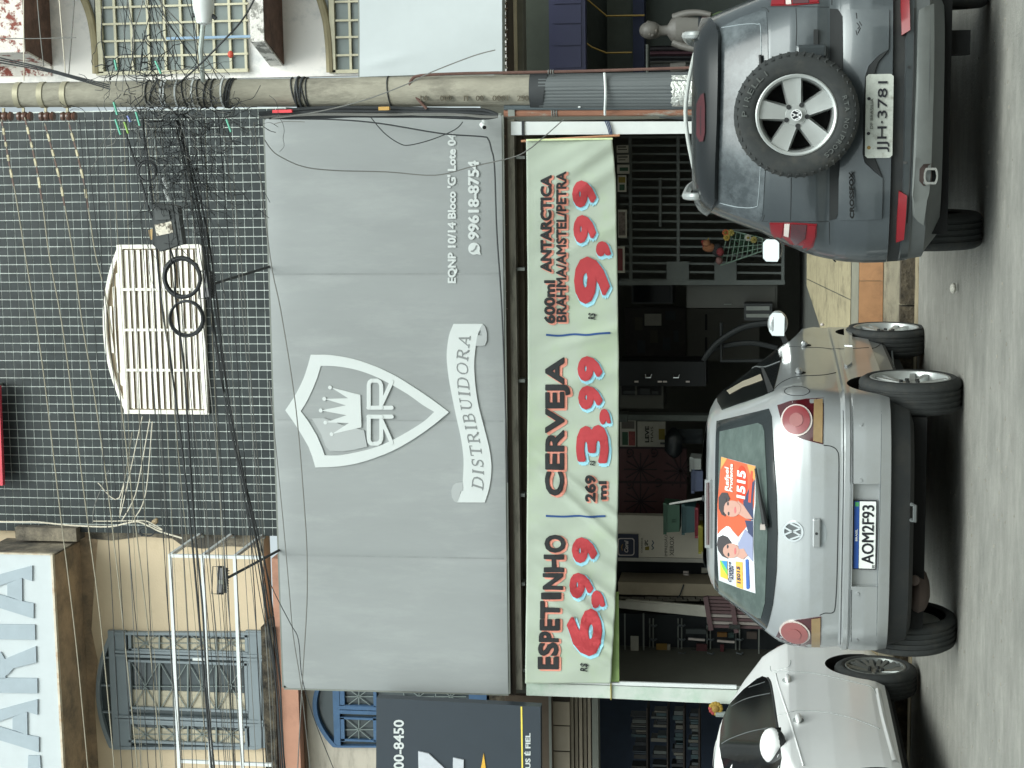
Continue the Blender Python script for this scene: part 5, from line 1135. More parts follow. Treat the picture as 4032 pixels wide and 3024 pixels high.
def wheel(parent, loc, side, R, W, rim, style, tm=None, rot0=0.0, rx=None):
    # axis along x, face towards +x (side 1) or -x (side -1); tyre and rim are sub-parts of the wheel
    w_ = empty('wheel', loc, parent, (0, 0, 0 if side > 0 else math.pi)) if rx is None else empty('spare_wheel', loc, parent, rx)
    hw = W / 2; pr_ = [(rim, -hw * .9), (rim + .012, -hw), (R - .03, -hw * 1.0), (R - .008, -hw * .86), (R, -hw * .7)]
    for k in range(4):
        c = -hw * .5 + k * hw * .333; pr_ += [(R, c - .012), (R - .007, c - .01), (R - .007, c + .002), (R, c + .004)]
    pr_ += [(R, hw * .7), (R - .008, hw * .86), (R - .03, hw * 1.0), (R - .05, hw * 1.02), (rim + .03, hw * 1.03), (rim + .012, hw), (rim, hw * .9)]
    b = MB(); b.lathe(pr_, 56)
    if style in ('five', ) and rx is not None:
        for k in range(48):
            a = 2 * math.pi * k / 48
            b.bar((hw * .66, (R - .005) * math.cos(a), (R - .005) * math.sin(a)), (hw * .93, (R - .022) * math.cos(a + .03), (R - .022) * math.sin(a + .03)), .02, .012)
    b.build('tyre', tm or M_tyre, w_, True, True)
    f = hw * .86; b = MB(); b.lathe([(rim + .002, hw * .96), (rim - .004, hw * 1.0), (rim - .014, hw * .97), (rim - .022, hw * .7), (rim - .03, -hw * .5), (.06, -hw * .55)], 48)
    m = M_alloy
    if style == 'five':
        for k in range(5):
            a = rot0 + 2 * math.pi * k / 5; ca, sa = math.cos(a), math.sin(a)
            def pt(r_, t, x): return (x, r_ * ca - t * sa, r_ * sa + t * ca)
            r0, r1 = .035, rim - .012; w0, w1 = .026, .046
            b.add([pt(r0, -w0, f * .86), pt(r0, w0, f * .86), pt(r1, w1, f * .98), pt(r1, -w1, f * .98), pt(r0, -w0 - .012, f * .3), pt(r0, w0 + .012, f * .3), pt(r1, w1 + .008, f * .4), pt(r1, -w1 - .008, f * .4), pt(r0, 0, f * .82), pt(r1, 0, f * .95)],
                  [(0, 8, 9, 3), (8, 1, 2, 9), (0, 3, 7, 4), (1, 5, 6, 2), (3, 9, 2, 6, 7), (0, 4, 5, 1, 8)])
        b.lathe([(.002, f * .9), (.05, f * .88), (.062, f * .6), (.062, 0)], 30)
    elif style == 'split':
        m = M_alloyd if False else M_alloy
        for k in range(5):
            for d in (-.17, .17):
                a = rot0 + 2 * math.pi * k / 5; a1 = a + d * 1.15; a0 = a + d * .7
                b.add([(f * .7, .05 * math.cos(a0 - .3), .05 * math.sin(a0 - .3)), (f * .7, .05 * math.cos(a0 + .3), .05 * math.sin(a0 + .3)), (f, (rim - .01) * math.cos(a1 + .075), (rim - .01) * math.sin(a1 + .075)), (f, (rim - .01) * math.cos(a1 - .075), (rim - .01) * math.sin(a1 - .075)),
                       (f * .3, .05 * math.cos(a0 - .35), .05 * math.sin(a0 - .35)), (f * .3, .05 * math.cos(a0 + .35), .05 * math.sin(a0 + .35)), (f * .5, (rim - .01) * math.cos(a1 + .1), (rim - .01) * math.sin(a1 + .1)), (f * .5, (rim - .01) * math.cos(a1 - .1), (rim - .01) * math.sin(a1 - .1))],
                      [(0, 1, 2, 3), (0, 3, 7, 4), (1, 5, 6, 2)])
        b.lathe([(.002, f * .8), (.055, f * .76), (.065, f * .5)], 24)
    else:
        m = M_alloyd
        for k in range(20):
            a = rot0 + 2 * math.pi * (k // 2) / 10 + (k % 2) * .16
            b.bar((f * .6, .045 * math.cos(a), .045 * math.sin(a)), (f * .97, (rim - .012) * math.cos(a + .06 * (1 - 2 * (k % 2)) * -1), (rim - .012) * math.sin(a + .06 * (1 - 2 * (k % 2)) * -1)), .014, .03)
        b.lathe([(.002, f * .75), (.05, f * .7), (.06, f * .4)], 24)
    b.build('rim', m, w_, True, True)
    b = MB(); b.lathe([(.002, -hw * .3), (rim - .03, -hw * .3)], 32); b.build('brake_disc', M_well, w_, True)
    for k in range(5):
        a = rot0 + 2 * math.pi * (k + .5) / 5; MB().lathe([(.012, f * .5), (.012, f * .93), (.002, f * .93)], 10, (0, .052 * math.cos(a), .052 * math.sin(a))).build('wheel_bolt', M_plast, w_, True)
    return w_
def roundel(parent, c, R, nrm, face, ink, name='emblem'):
    # ring with a V over a W, facing nrm (local -y when nrm is None)
    b = MB(); n = 28; o = [(R * math.cos(2 * math.pi * k / n), R * math.sin(2 * math.pi * k / n)) for k in range(n)]
    e = empty(name, c, parent, nrm)
    MB().prism([(x * .96, z * .96) for x, z in o], 0, .006).build('disc', ink, e, True)
    b = MB(); b.ring(o, [(x * .84, z * .84) for x, z in o], -.006, .005); t = R * .17
    stroke(b, [(-.34 * R, .78 * R), (0, .12 * R), (.34 * R, .78 * R)], t, -.005, .004, False)
    stroke(b, [(-.8 * R, .3 * R), (-.36 * R, -.74 * R), (0, -.02 * R), (.36 * R, -.74 * R), (.8 * R, .3 * R)], t, -.0045, .004, False)
    b.build('monogram', face, e, True); return e
# ------------------------------------------------------------------ silver hatchback
GT = [(.25, .12, .68, 3.55), (.275, .075, .73, 3.68), (.38, .05, .755, 3.72), (.386, .018, .768, 3.72), (.44, .004, .775, 3.74), (.52, 0, .778, 3.74), (.592, .004, .778, 3.73), (.600, .018, .777, 3.73), (.612, .004, .779, 3.73), (.636, .006, .78, 3.72), (.645, .04, .776, 3.71), (.66, .062, .775, 3.71),
      (.75, .066, .788, 3.66), (.83, .074, .795, 3.5), (.88, .084, .795, 3.1), (.93, .10, .79, 2.8), (.99, .125, .775, 2.65), (1.03, .145, .755, 2.58), (1.06, .165, .738, 2.53), (1.20, .295, .655, 2.3), (1.36, .455, .575, 2.0), (1.385, .49, .558, 1.95), (1.41, .55, .53, 1.9), (1.435, .66, .49, 1.8), (1.45, .85, .43, 1.6), (1.458, 1.0, .35, 1.5)]
g = Car('silver_hatchback', (-2.296, 10.007, 0), -.0259, 1.044, 'silver hatchback parked tail out with an orange election sticker on its rear window', GT, 3.2, .42, .8, .03)
g.body([M_silver, M_well, M_plast], [(.62, .25, .36), (2.85, .25, .35)], [((-.295, .30, -.2, .055, .447, .594), 0)], zsplit=lambda c: 2 if (c[2] < .384 and c[1] < .55) or c[2] < .29 else 0)
c3 = lambda a, b: (2700 + a * .5425, 1150 + b * .5425); c4 = lambda a, b: (2700 + a * .5425, 1750 + b * .5425)
win = g.uv('rear', [(2824, 1662), (2930, 1637), (3030, 1612), (3040, 1640), (3048, 1800), (3058, 1950), (3062, 2097), (3058, 2250), (3044, 2380), (3022, 2470), (3010, 2483), (2920, 2418), (2819, 2345), (2818, 2000)])
rw = g.patch('rear_window', 'rear', win, M_frit, .007, None, .022)
g.patch('clear_glass', 'rear', g.uv('rear', [(2838, 1702), (2988, 1668), (3006, 1676), (3014, 1700), (3024, 1900), (3026, 2100), (3016, 2370), (3000, 2432), (2986, 2430), (2834, 2332), (2832, 2000)]), M_rglass, .010, rw, .03)
ks = lambda a, b: (2780 + a * .39164, 1750 + b * .39164)
def stick(name, pts, m, off): return g.patch(name, 'rear', g.uv('rear', pts, ks), m, off, st, .05)
st = g.patch('window_sticker', 'rear', g.uv('rear', [(170, 125), (515, 215), (512, 600), (495, 760), (492, 1000), (512, 1490), (330, 1430), (145, 1358), (126, 1000), (130, 600)], ks), mat('sticker_white', S(204, 207, 210), .4), .0128)
st['label'] = 'orange and white election sticker with two portraits'
M_or = flat(196, 94, 62, .4); M_ye = flat(206, 152, 86, .4); M_nv = flat(58, 66, 96, .4); M_lav = flat(142, 148, 176, .4); M_skin = flat(190, 148, 134, .4); M_hair = flat(66, 62, 64, .5)
stick('orange_field', [(172, 127), (513, 217), (500, 600), (470, 760), (410, 840), (340, 925), (245, 815), (134, 905), (132, 600)], M_or, .0146)
stick('yellow_corner', [(172, 127), (232, 142), (166, 250)], M_ye, .0157); stick('yellow_corner', [(430, 196), (514, 218), (510, 360), (470, 320)], M_ye, .0157)
stick('navy_jacket', [(510, 350), (488, 560), (492, 760), (440, 745), (395, 640), (395, 560), (470, 400)], M_nv, .0161); stick('navy_jacket', [(410, 760), (490, 765), (490, 930), (445, 890)], M_nv, .0161)
stick('white_bubble', [(134, 905), (170, 860), (225, 818), (262, 830), (345, 960), (330, 1000), (200, 1000)], flat(236, 238, 240, .4), .0161)
stick('lavender_shirt', [(345, 990), (412, 850), (490, 930), (490, 1170), (440, 1110), (380, 1130), (350, 1060)], M_lav, .0170)
def ell(cx, cy, rx_, ry_, n=18): return [(cx + rx_ * math.cos(2 * math.pi * k / n), cy + ry_ * math.sin(2 * math.pi * k / n)) for k in range(n)]
stick('neck', [(340, 560), (400, 610), (490, 745), (420, 740), (340, 690)], M_skin, .0172); stick('neck', [(330, 1050), (400, 1040), (440, 1110), (390, 1150), (330, 1120)], M_skin, .0181)
stick('hair', [(150, 640), (148, 530), (180, 480), (235, 482), (262, 540), (230, 600), (215, 720), (180, 700)], M_hair, .0181); stick('hair', [(132, 1000), (145, 925), (190, 905), (240, 925), (280, 980), (270, 1060), (240, 1140), (185, 1115), (145, 1060)], M_hair, .0181)
stick('face', ell(285, 640, 88, 82), M_skin, .0192); stick('face', ell(275, 1062, 82, 74), M_skin, .0192)
for (ex, ey) in ((245, 590), (252, 690), (242, 1020), (250, 1100)): stick('eye', ell(ex, ey, 9, 20, 10), M_hair, .0203)
for (ex, ey) in ((318, 655), (318, 1065)): stick('mouth', ell(ex, ey, 10, 34, 12), flat(196, 110, 110, .4), .0203)
stick('fringe', [(190, 560), (205, 530), (235, 540), (205, 620), (200, 700), (185, 690)], M_hair, .0203)
stick('logo_band', [(160, 1160), (235, 1165), (238, 1350), (165, 1320)], flat(238, 186, 70, .4), .0161); stick('logo_band', [(160, 1160), (235, 1165), (236, 1310), (190, 1240)], flat(120, 190, 90, .4), .0172); stick('logo_band', [(178, 1162), (235, 1166), (235, 1255)], flat(60, 140, 200, .4), .0183)
stick('number_box', [(318, 1172), (385, 1178), (390, 1445), (325, 1420)], flat(232, 176, 84, .4), .0161)
stick('blue_bar', [(418, 1152), (436, 1148), (446, 1160), (458, 1430), (444, 1446), (428, 1436)], flat(62, 98, 170, .4), .0183)
stick('oval', ell(378, 397, 55, 186, 22), flat(204, 66, 40, .4), .0161); stick('small_bar', [(470, 262), (492, 268), (470, 582), (444, 576)], flat(212, 84, 60, .4), .0172)
for body_, a, b_, c, m, bold in (('Rafael', (254, 468), (252, 225), (214, 462), M_plate, .02), ('Prudente', (292, 476), (296, 196), (258, 470), M_plate, .02), ('1515', (418, 548), (426, 262), (332, 540), M_plate, .04), ('Cristiane', (276, 1376), (272, 1172), (250, 1370), M_nv, .01), ('Ara\u00fajo', (304, 1352), (302, 1212), (276, 1350), M_nv, .02), ('15015', (372, 1390), (364, 1218), (340, 1386), M_nv, .03)):
    g.text('sticker_text', 'rear', body_, ks(*a), ks(*b_), ks(*c), m, .0185, st, bold, .1, .002)
P = [g.hit(*q) for q in ((3022, 2066), (3016, 2030), (3002, 1955), (2990, 1880), (2983, 1838))]; wp = [p + Vector((0, -.03 - .004 * k, .012)) for k, p in enumerate(P)]
MB().tube(wp, [.018, .016, .012, .008, .007], 7).build('wiper', M_plast, g.root, True)
MB().box(wp[0].x - .02, wp[0].x + .012, wp[0].y - .016, wp[0].y + .02, wp[0].z - .0, wp[0].z + .03).build('wiper_pivot', M_clearl, g.root, True)
# high brake light slot under the roof edge
g.patch('brake_light_frame', 'rear', g.uv('rear', [(2784, 1888), (2806, 1888), (2808, 2000), (2806, 2156), (2784, 2156)]), M_silver, .014); g.patch('brake_light', 'rear', g.uv('rear', [(2791, 1900), (2799, 1900), (2800, 2000), (2799, 2144), (2791, 2144)]), M_dredl, .017)
# tail lamps: right one from the photo, left one its mirror image
lampR = g.uv('rear', [c3(*p) for p in ((668, 826), (760, 795), (880, 780), (1000, 774), (1000, 940), (997, 1106), (900, 1082), (830, 1062), (770, 1030), (720, 980), (690, 910))])
lens = g.uv('rear', [c3(808 + 112 * math.cos(t), 935 + 112 * math.sin(t)) for t in np.linspace(0, 2 * math.pi, 29)[:-1]])
lens2 = g.uv('rear', [c3(808 + 98 * math.cos(t), 935 + 100 * math.sin(t)) for t in np.linspace(0, 2 * math.pi, 29)[:-1]])
lens3 = g.uv('rear', [c3(808 + 46 * math.cos(t), 935 + 48 * math.sin(t)) for t in np.linspace(0, 2 * math.pi, 21)[:-1]])
amb = g.uv('rear', [c3(*p) for p in ((930, 790), (994, 786), (992, 1096), (925, 1080))])
for sg in (1, -1):
    f = (lambda L_: L_) if sg > 0 else (lambda L_: [(-x, z) for x, z in L_][::-1])
    tl = g.patch('tail_lamp', 'rear', f(lampR), M_dredl, .006); g.patch('lens_ring', 'rear', f(lens), M_clearl, .012, tl); g.patch('lens', 'rear', f(lens2), M_pinkl if sg < 0 else mat('red_round_lens', S(126, 48, 52), .3, var=.08, coat=.3), .018, tl)
    g.patch('lens_core', 'rear', f(lens3), M_pinkl, .021, tl); g.patch('indicator', 'rear', f(amb), M_amber, .010, tl)
# panel gaps
gate = g.uv('rear', [(3243, 1753), (3275, 1758), (3297, 1776), (3303, 1817), (3301, 2000), (3296, 2250), (3289, 2385), (3278, 2412), (3248, 2414), (3228, 2422)]); g.strip('tailgate_gap', 'rear', gate, M_seam, .009)
g.strip('tailgate_gap', 'rear', g.uv('rear', [(3063, 1596), (3040, 1606), (2930, 1634), (2824, 1656)]), M_seam, .007); g.strip('tailgate_gap', 'rear', g.uv('rear', [(3050, 2505), (3020, 2492), (2920, 2424), (2820, 2352)]), M_seam, .007)
g.strip('bumper_gap', 'rear', g.uv('rear', [(3320, 1600), (3322, 1800), (3318, 2100), (3312, 2400), (3308, 2560)]), M_seam, .007)
g.strip('bumper_line', 'rear', g.uv('rear', [(3358, 1600), (3359, 1750), (3359, 1905)]), M_seam, .007); g.strip('bumper_line', 'rear', g.uv('rear', [(3354, 2322), (3352, 2450), (3349, 2560)]), M_seam, .007)
g.strip('bumper_line', 'rear', g.uv('rear', [(3470, 1620), (3468, 1800), (3463, 2050), (3454, 2300), (3448, 2550)]), mat('silver_gap', S(112, 118, 120), .6), .006)
for p in ((3391, 1672), (3388, 1891), (3377, 2338), (3372, 2520)): g.patch('plug', 'rear', g.uv('rear', [(p[0] + 7 * math.cos(t), p[1] + 7 * math.sin(t)) for t in np.linspace(0, 6.28, 11)[:-1]]), M_silver, .006)
h = g.hit(3123, 2091); roundel(g.root, (h.x, h.y - .008, h.z), .0595, (math.radians(-8), 0, 0), M_chrome, mat('emblem_grey', S(96, 100, 102), .4))
h1, h2 = g.hit(3215, 2040), g.hit(3215, 2152)
hd = g.patch('handle_recess', 'rear', g.uv('rear', [c4(*p) for p in ((962, 548), (985, 552), (1015, 590), (1026, 640), (1018, 700), (990, 740), (962, 745))]), mat('silver_shade', S(150, 156, 158), .4, metal=.3), .002)
MB().box(h2.x, h1.x, h1.y - .03, h1.y + .01, h1.z - .022, h1.z + .022).build('handle', M_silver, g.root, True, bevel=.008)
MB().lathe([(.001, -.002), (.008, -.001), (.008, .002)], 12, ((h1.x + h2.x) / 2, h1.y - .031, h1.z), 'y').build('lock', M_plast, g.root, True)
# number plate in its recess
pe = empty('number_plate', (.0, .034, .459), g.root)
MB().box(-.2, .2, 0, .008, 0, .13).build('rim', M_ink, pe, True); MB().box(-.194, .194, -.002, .004, .006, .096).build('sheet', M_plate, pe, True); MB().box(-.194, .194, -.002, .004, .098, .125).build('band', M_bluep, pe, True)
b = MB(); textq(b, 'AOM2F93', (-.165, -.003, .016), (.172, -.003, .016), (-.165, -.003, .082), (0, -1, 0), .002, 0)
for dx in (-.0022, .0022): textq(b, 'AOM2F93', (-.165 + dx, -.003, .016), (.172 + dx, -.003, .016), (-.165 + dx, -.003, .082), (0, -1, 0), .002 + abs(dx + .003) * .1, 0); b.build('plate_number', M_ink, pe, True)
b = MB(); textq(b, 'BRASIL', (-.035, -.003, .106), (.035, -.003, .106), (-.035, -.003, .118), (0, -1, 0), .002, .01); b2 = MB(); textq(b2, 'BR', (-.19, -.003, .01), (-.172, -.003, .01), (-.19, -.003, .024), (0, -1, 0), .002); b2.build('plate_small_text', M_ink, pe, True); b.build('plate_country_text', M_plate, pe, True)
MB().box(.165, .19, -.003, .003, .101, .121).build('flag', flat(70, 150, 90, .5), pe, True)
# side: glass, mouldings, handles, mirror
sw = g.uv('right', [c3(*p) for p in ((262, 856), (232, 800), (216, 720), (250, 650), (330, 540), (440, 425), (560, 345), (640, 312), (735, 292), (700, 470), (670, 600), (640, 718), (560, 752), (400, 806))])
sg_ = g.patch('side_window', 'right', sw, M_cglass, .003)
for pl_pts in (((236, 690), (330, 560), (440, 440), (560, 360), (650, 326)), ((270, 700), (420, 600), (560, 548), (690, 505))):
    g.strip('trim_and_reflection', 'right', g.uv('right', [c3(*p) for p in pl_pts]), M_gplast, .016, .007, sg_)
g.patch('seat_back', 'right', g.uv('right', [c3(*p) for p in ((300, 720), (420, 650), (545, 600), (560, 640), (420, 690), (320, 745))]), mat('tan_seat', S(150, 142, 124), .7), .0055, sg_)
g.patch('pillar', 'right', g.uv('right', [c3(*p) for p in ((545, 545), (560, 540), (640, 715), (600, 735))]), M_plast, .006, sg_)
for pts in (((1148, 272), (1205, 285), (1210, 402), (1152, 398)), ((1152, 410), (1212, 414), (1208, 525), (1172, 550), (1154, 540))): g.patch('side_moulding', 'right', g.uv('right', [c3(*p) for p in pts]), M_silver, .014)
for pts in (((745, 398), (870, 402), (1000, 406), (1200, 411), (1380, 402), (1490, 395)), ((640, 705), (690, 660), (760, 625), (880, 608), (1000, 602), (1090, 585))): g.strip('door_gap', 'right', g.uv('right', [c3(*p) for p in pts]), M_seam, .007)
g.strip('fuel_flap_gap', 'right', g.uv('right', [c3(808 + 92 * math.cos(t), 720 + 34 * math.sin(t)) for t in np.linspace(0, 6.28, 17)]), M_seam, .006, .0022)
for p in ((822, 587), (862, 386)):
    h = g.hit(*c3(*p)); MB().ball((h.x + .012, h.y, h.z), (.02, .075, .022), 12, 8).build('door_handle', M_silver, g.root, True, True); MB().ball((h.x - .002, h.y + .01, h.z - .01), (.006, .06, .036), 12, 6).build('handle_cup', M_seam, g.root, True, True)
h = g.hit(*c3(990, 235)); MB().ball((h.x, h.y, h.z), (.012, .03, .016), 10, 6).build('side_repeater', M_clearl, g.root, True, True)
g.strip('sill_line', 'right', g.uv('right', [c3(*p) for p in ((1440, 272), (1480, 400), (1512, 548))]), mat('silver_gap', S(112, 118, 120), .6), .012)
mc = g.Mi @ at(3062, 1276, 12.55); me_ = empty('door_mirror', mc, g.root)
b = MB(); b.ball((0, .03, 0), (.092, .07, .07), 18, 12); b.v = [(x, max(y, -.012), z) for x, y, z in b.v]; b.build('housing', M_silver, me_, True, True)
MB().prism([(x * .08, z * .056) for x, z in [(-1, -.9), (.7, -.95), (1, -.6), (1, .5), (.7, .95), (-.6, 1), (-1, .6)]], -.018, -.01).xf(Matrix.Rotation(math.radians(-14), 4, 'X')).build('glass', M_mirror, me_, True)
MB().bar((-.07, .03, -.03), (-.17, .05, -.07), .045, .035).build('stalk', M_plast, me_, True)
for sg2, hy in ((1, .62), (-1, .62), (1, 2.85), (-1, 2.85)): wheel(g.root, (.715 * sg2 + (.0 if sg2 > 0 else .0), hy, .245), sg2, .296 if hy < 1 else .285, .19, .232, 'split', None, .3 + hy)
# roof aerial, exhaust, underside
a0 = g.Mi @ at(2772, 1962, 10.75); a1_ = g.Mi @ at(2638, 1984, 11.1)
MB().tube([a0, a1_], [.009, .006], 7).build('aerial', M_wireg, g.root, True); MB().ball(tuple(a0), (.022, .03, .014), 10, 6).build('aerial_base', M_plast, g.root, True, True)
MB().box(-.62, .62, .3, 3.4, .17, .26).build('underbody', M_well, g.root, True)
MB().tube([(-.30, .18, .235), (-.33, .3, .22), (-.36, .6, .22)], .03, 10).build('exhaust', mat('sooty_exhaust', S(72, 60, 54), .8), g.root, True); MB().ball((-.42, .42, .2), (.14, .2, .075), 14, 8).build('silencer', mat('sooty_exhaust', S(72, 60, 54), .8), g.root, True, True)
MB().box(-.6, .6, .56, .68, .2, .27).build('rear_axle', M_well, g.root, True)
MB().tube([(.08, .08, .268), (.08, .05, .25), (.17, .05, .25), (.17, .08, .268)], .012, 6).build('tow_eye', M_gplast, g.root, True)
# ------------------------------------------------------------------ dark grey crossover with the spare wheel on its tailgate
FT = [(.24, .16, .64, 3.5), (.30, .09, .71, 3.66), (.32, .04, .74, 3.7), (.385, .03, .75, 3.72), (.395, .02, .755, 3.74), (.432, .02, .76, 3.74), (.438, .035, .762, 3.74), (.49, .035, .765, 3.74), (.497, .012, .767, 3.74), (.60, .026, .77, 3.72), (.70, .046, .765, 3.7), (.735, .062, .76, 3.68), (.75, .072, .757, 3.66), (.80, .076, .747, 3.62),
      (.85, .072, .734, 3.5), (.90, .075, .718, 3.3), (.98, .085, .685, 2.9), (1.08, .11, .636, 2.75), (1.115, .125, .618, 2.7), (1.26, .20, .566, 2.45), (1.33, .24, .54, 2.35), (1.40, .29, .51, 2.25), (1.43, .34, .488, 2.15), (1.45, .45, .45, 2.0), (1.462, .7, .38, 1.8)]
f_ = Car('grey_crossover', (.13, 8.78, 0), -.0259, 1.029, 'dark grey compact crossover seen from behind with a spare wheel on the tailgate', FT, 3.2, .42, .8, .03)
f_.body([M_graph, M_well, M_plast, M_gplast], [(.95, .26, .37), (3.0, .26, .36)], zsplit=lambda c: 2 if .436 < c[2] < .493 and c[1] < .6 else (3 if c[2] < .395 or (c[2] < .436 and c[1] > .35) else 0))
k1 = lambda a, b: (2700 + a * .5425, b * .5425); k2 = lambda a, b: (2700 + a * .5425, 500 + b * .5425)
mir = lambda L_: [(-x, z) for x, z in L_][::-1]
rwn = f_.patch('rear_window', 'rear', f_.uv('rear', [k1(*p) for p in ((248, 205), (400, 130), (560, 75), (588, 90), (598, 240), (600, 500), (594, 830), (578, 1250), (560, 1570), (545, 1598), (522, 1605), (380, 1565), (240, 1520), (244, 800))]), M_dglass, .004)
f_.strip('window_border', 'rear', f_.uv('rear', [k1(*p) for p in ((262, 205), (420, 180), (520, 178), (548, 210), (552, 500))]), mat('pale_line', S(150, 160, 164), .4), .006, .0065, rwn); f_.strip('window_border', 'rear', f_.uv('rear', [k1(*p) for p in ((552, 1100), (530, 1440), (505, 1500), (380, 1500), (250, 1470))]), mat('pale_line', S(150, 160, 164), .4), .006, .0065, rwn)
sp_ = f_.patch('roof_spoiler', 'rear', f_.uv('rear', [k1(*p) for p in ((150, 165), (205, 160), (245, 200), (264, 270), (258, 600), (246, 1100), (240, 1440), (215, 1500), (178, 1532), (130, 1500), (104, 1440), (92, 1100), (92, 700), (110, 300))]), mat('gloss_black', S(20, 24, 25), .25, coat=.3), .035)
f_.patch('brake_light', 'rear', f_.uv('rear', [k1(*p) for p in ((128, 760), (150, 688), (166, 676), (174, 760), (174, 960), (160, 1024), (148, 1026), (126, 980))]), M_dredl, .040, sp_)
lL = f_.uv('rear', [k2(*p) for p in ((612, 692), (780, 692), (952, 702), (948, 790), (926, 866), (880, 890), (800, 888), (730, 862), (660, 818), (622, 762))])
seg_ = [([(620, 696), (715, 696), (700, 800), (640, 765)], M_redl), ([(722, 697), (758, 698), (752, 790), (718, 780)], M_clearl), ([(768, 700), (880, 704), (870, 800), (800, 850), (765, 800)], M_dredl), ([(888, 706), (946, 710), (940, 790), (915, 855), (850, 872), (880, 800)], M_redl)]
for sg in (-1, 1):
    q_ = (lambda L_: L_) if sg < 0 else mir
    tl = f_.patch('tail_lamp', 'rear', q_(lL), M_redl, .007)
    for pts, m in seg_: f_.patch('lens', 'rear', q_(f_.uv('rear', [k2(*p) for p in pts])), m, .011, tl)
    f_.patch('reflector', 'rear', q_(f_.uv('rear', [k2(*p) for p in ((1545, 458), (1604, 492), (1594, 650), (1580, 800), (1524, 820), (1532, 650))])), M_redl, .022)
    f_.strip('quarter_gap', 'rear', q_(f_.uv('rear', [k2(*p) for p in ((1042, 690), (1044, 800), (1050, 900), (1066, 958), (1090, 985))])), M_seam, .008)
f_.patch('grip_recess', 'rear', f_.uv('rear', [k1(*p) for p in ((1046, 64), (1104, 68), (1138, 118), (1142, 520), (1116, 800), (1112, 1540), (1092, 1588), (1042, 1600), (1044, 800))]), M_seam, .003)
gp = [k1(*p) for p in ((1162, 72), (1320, 74), (1478, 74), (1478, 220), (1474, 360), (1400, 405), (1330, 480), (1304, 560), (1292, 830), (1286, 1120), (1302, 1180), (1366, 1240), (1432, 1292), (1430, 1440), (1424, 1584), (1280, 1590), (1116, 1592), (1120, 1300), (1160, 800))]
f_.patch('tailgate_panel', 'rear', f_.uv('rear', gp), M_graph, .012)
f_.patch('plate_recess', 'rear', f_.uv('rear', [k1(*p) for p in ((1472, 366), (1400, 408), (1334, 484), (1308, 562), (1296, 830), (1290, 1118), (1306, 1176), (1368, 1236), (1428, 1284), (1385, 1180), (1362, 1128), (1345, 830), (1362, 560), (1398, 452))]), M_seam, .016)
f_.strip('tailgate_gap', 'rear', f_.uv('rear', [k1(*p) for p in ((175, 1540), (300, 1572), (440, 1604), (530, 1614), (560, 1600), (572, 1560))]), M_seam, .009); f_.strip('tailgate_gap', 'rear', f_.uv('rear', [k1(*p) for p in ((170, 160), (300, 115), (450, 78), (560, 58), (590, 66), (604, 90))]), M_seam, .009)
f_.strip('tailgate_gap', 'rear', f_.uv('rear', [k1(*p) for p in ((560, 1604), (800, 1608), (1040, 1606)) ]), M_seam, .006); f_.strip('tailgate_gap', 'rear', f_.uv('rear', [k1(*p) for p in ((600, 52), (800, 50), (1040, 52))]), M_seam, .006)
f_.strip('crease', 'rear', f_.uv('rear', [k1(*p) for p in ((800, 60), (805, 200), (800, 330))]), M_seam, .006); f_.strip('crease', 'rear', f_.uv('rear', [k1(*p) for p in ((766, 1290), (764, 1450), (760, 1600))]), M_seam, .006)
f_.patch('skid_plate', 'rear', f_.uv('rear', [k1(*p) for p in ((1692, 78), (1782, 30), (1782, 560), (1766, 1100), (1752, 1400), (1722, 1628), (1680, 1600), (1645, 1560), (1640, 1420), (1668, 700), (1684, 160))]), M_skid, .014)
f_.patch('exhaust_cutout', 'rear', f_.uv('rear', [k1(*p) for p in ((1692, 1225), (1720, 1190), (1764, 1186), (1760, 1340), (1720, 1345), (1690, 1310))]), mat('cutout_brown', S(58, 46, 42), .8), .017)
h = f_.hit(*k1(1742, 1275)); b = MB(); n = 24
o_ = [(h.x + .053 * max(-.75, min(.75, math.cos(t) * 1.1)), h.z - .02 + .034 * math.sin(t)) for t in np.linspace(0, 2 * math.pi, n + 1)[:-1]]; i_ = [(h.x + (x - h.x) * .72, h.z - .02 + (z - h.z + .02) * .74) for x, z in o_]
b.ring(o_, i_, h.y - .05, h.y + .1); b.build('exhaust_tip', M_chrome, f_.root, True); MB().prism(i_, h.y + .02, h.y + .03).build('exhaust_bore', M_black, f_.root, True)
for p in ((1620, 488), (1594, 1180)): f_.patch('sensor', 'rear', f_.uv('rear', [k1(p[0] + 11 * math.cos(t), p[1] + 11 * math.sin(t)) for t in np.linspace(0, 6.28, 11)[:-1]]), M_plast, .005)
f_.strip('bumper_edge', 'rear', f_.uv('rear', [k1(*p) for p in ((1662, 60), (1655, 500), (1640, 1000), (1622, 1400), (1606, 1620))]), M_plast, .012)
# spare wheel
sc0 = f_.Mi @ at(*k1(803, 835), 8.62); spw = wheel(f_.root, (sc0.x, -.055, sc0.z), 1, .297, .21, .192, 'five', None, math.radians(8), (0, 0, -math.pi / 2))
roundel(f_.root, (sc0.x, -.158, sc0.z), .027, (0, 0, 0), mat('emblem_white', S(222, 224, 224), .4), M_ink)
def arc_text(mb, body, R, a0, a1, hgt, y):
    n = len(body)
    for k, ch in enumerate(body):
        if ch == ' ': continue
        a = a0 + (a1 - a0) * (k + .5) / n; w_ = abs(a1 - a0) / n * R * (.78 if ch != 'I' else .16); t = Vector((math.sin(a), 0, math.cos(a))); d = Vector((math.cos(a), 0, -math.sin(a)))
        c = Vector((sc0.x, y, sc0.z)) + t * R; textq(mb, ch, c - d * w_ / 2, c + d * w_ / 2, c - d * w_ / 2 + t * hgt, (0, -1, 0), .003, .01)
M_raised = mat('raised_rubber', S(82, 86, 84), .8)
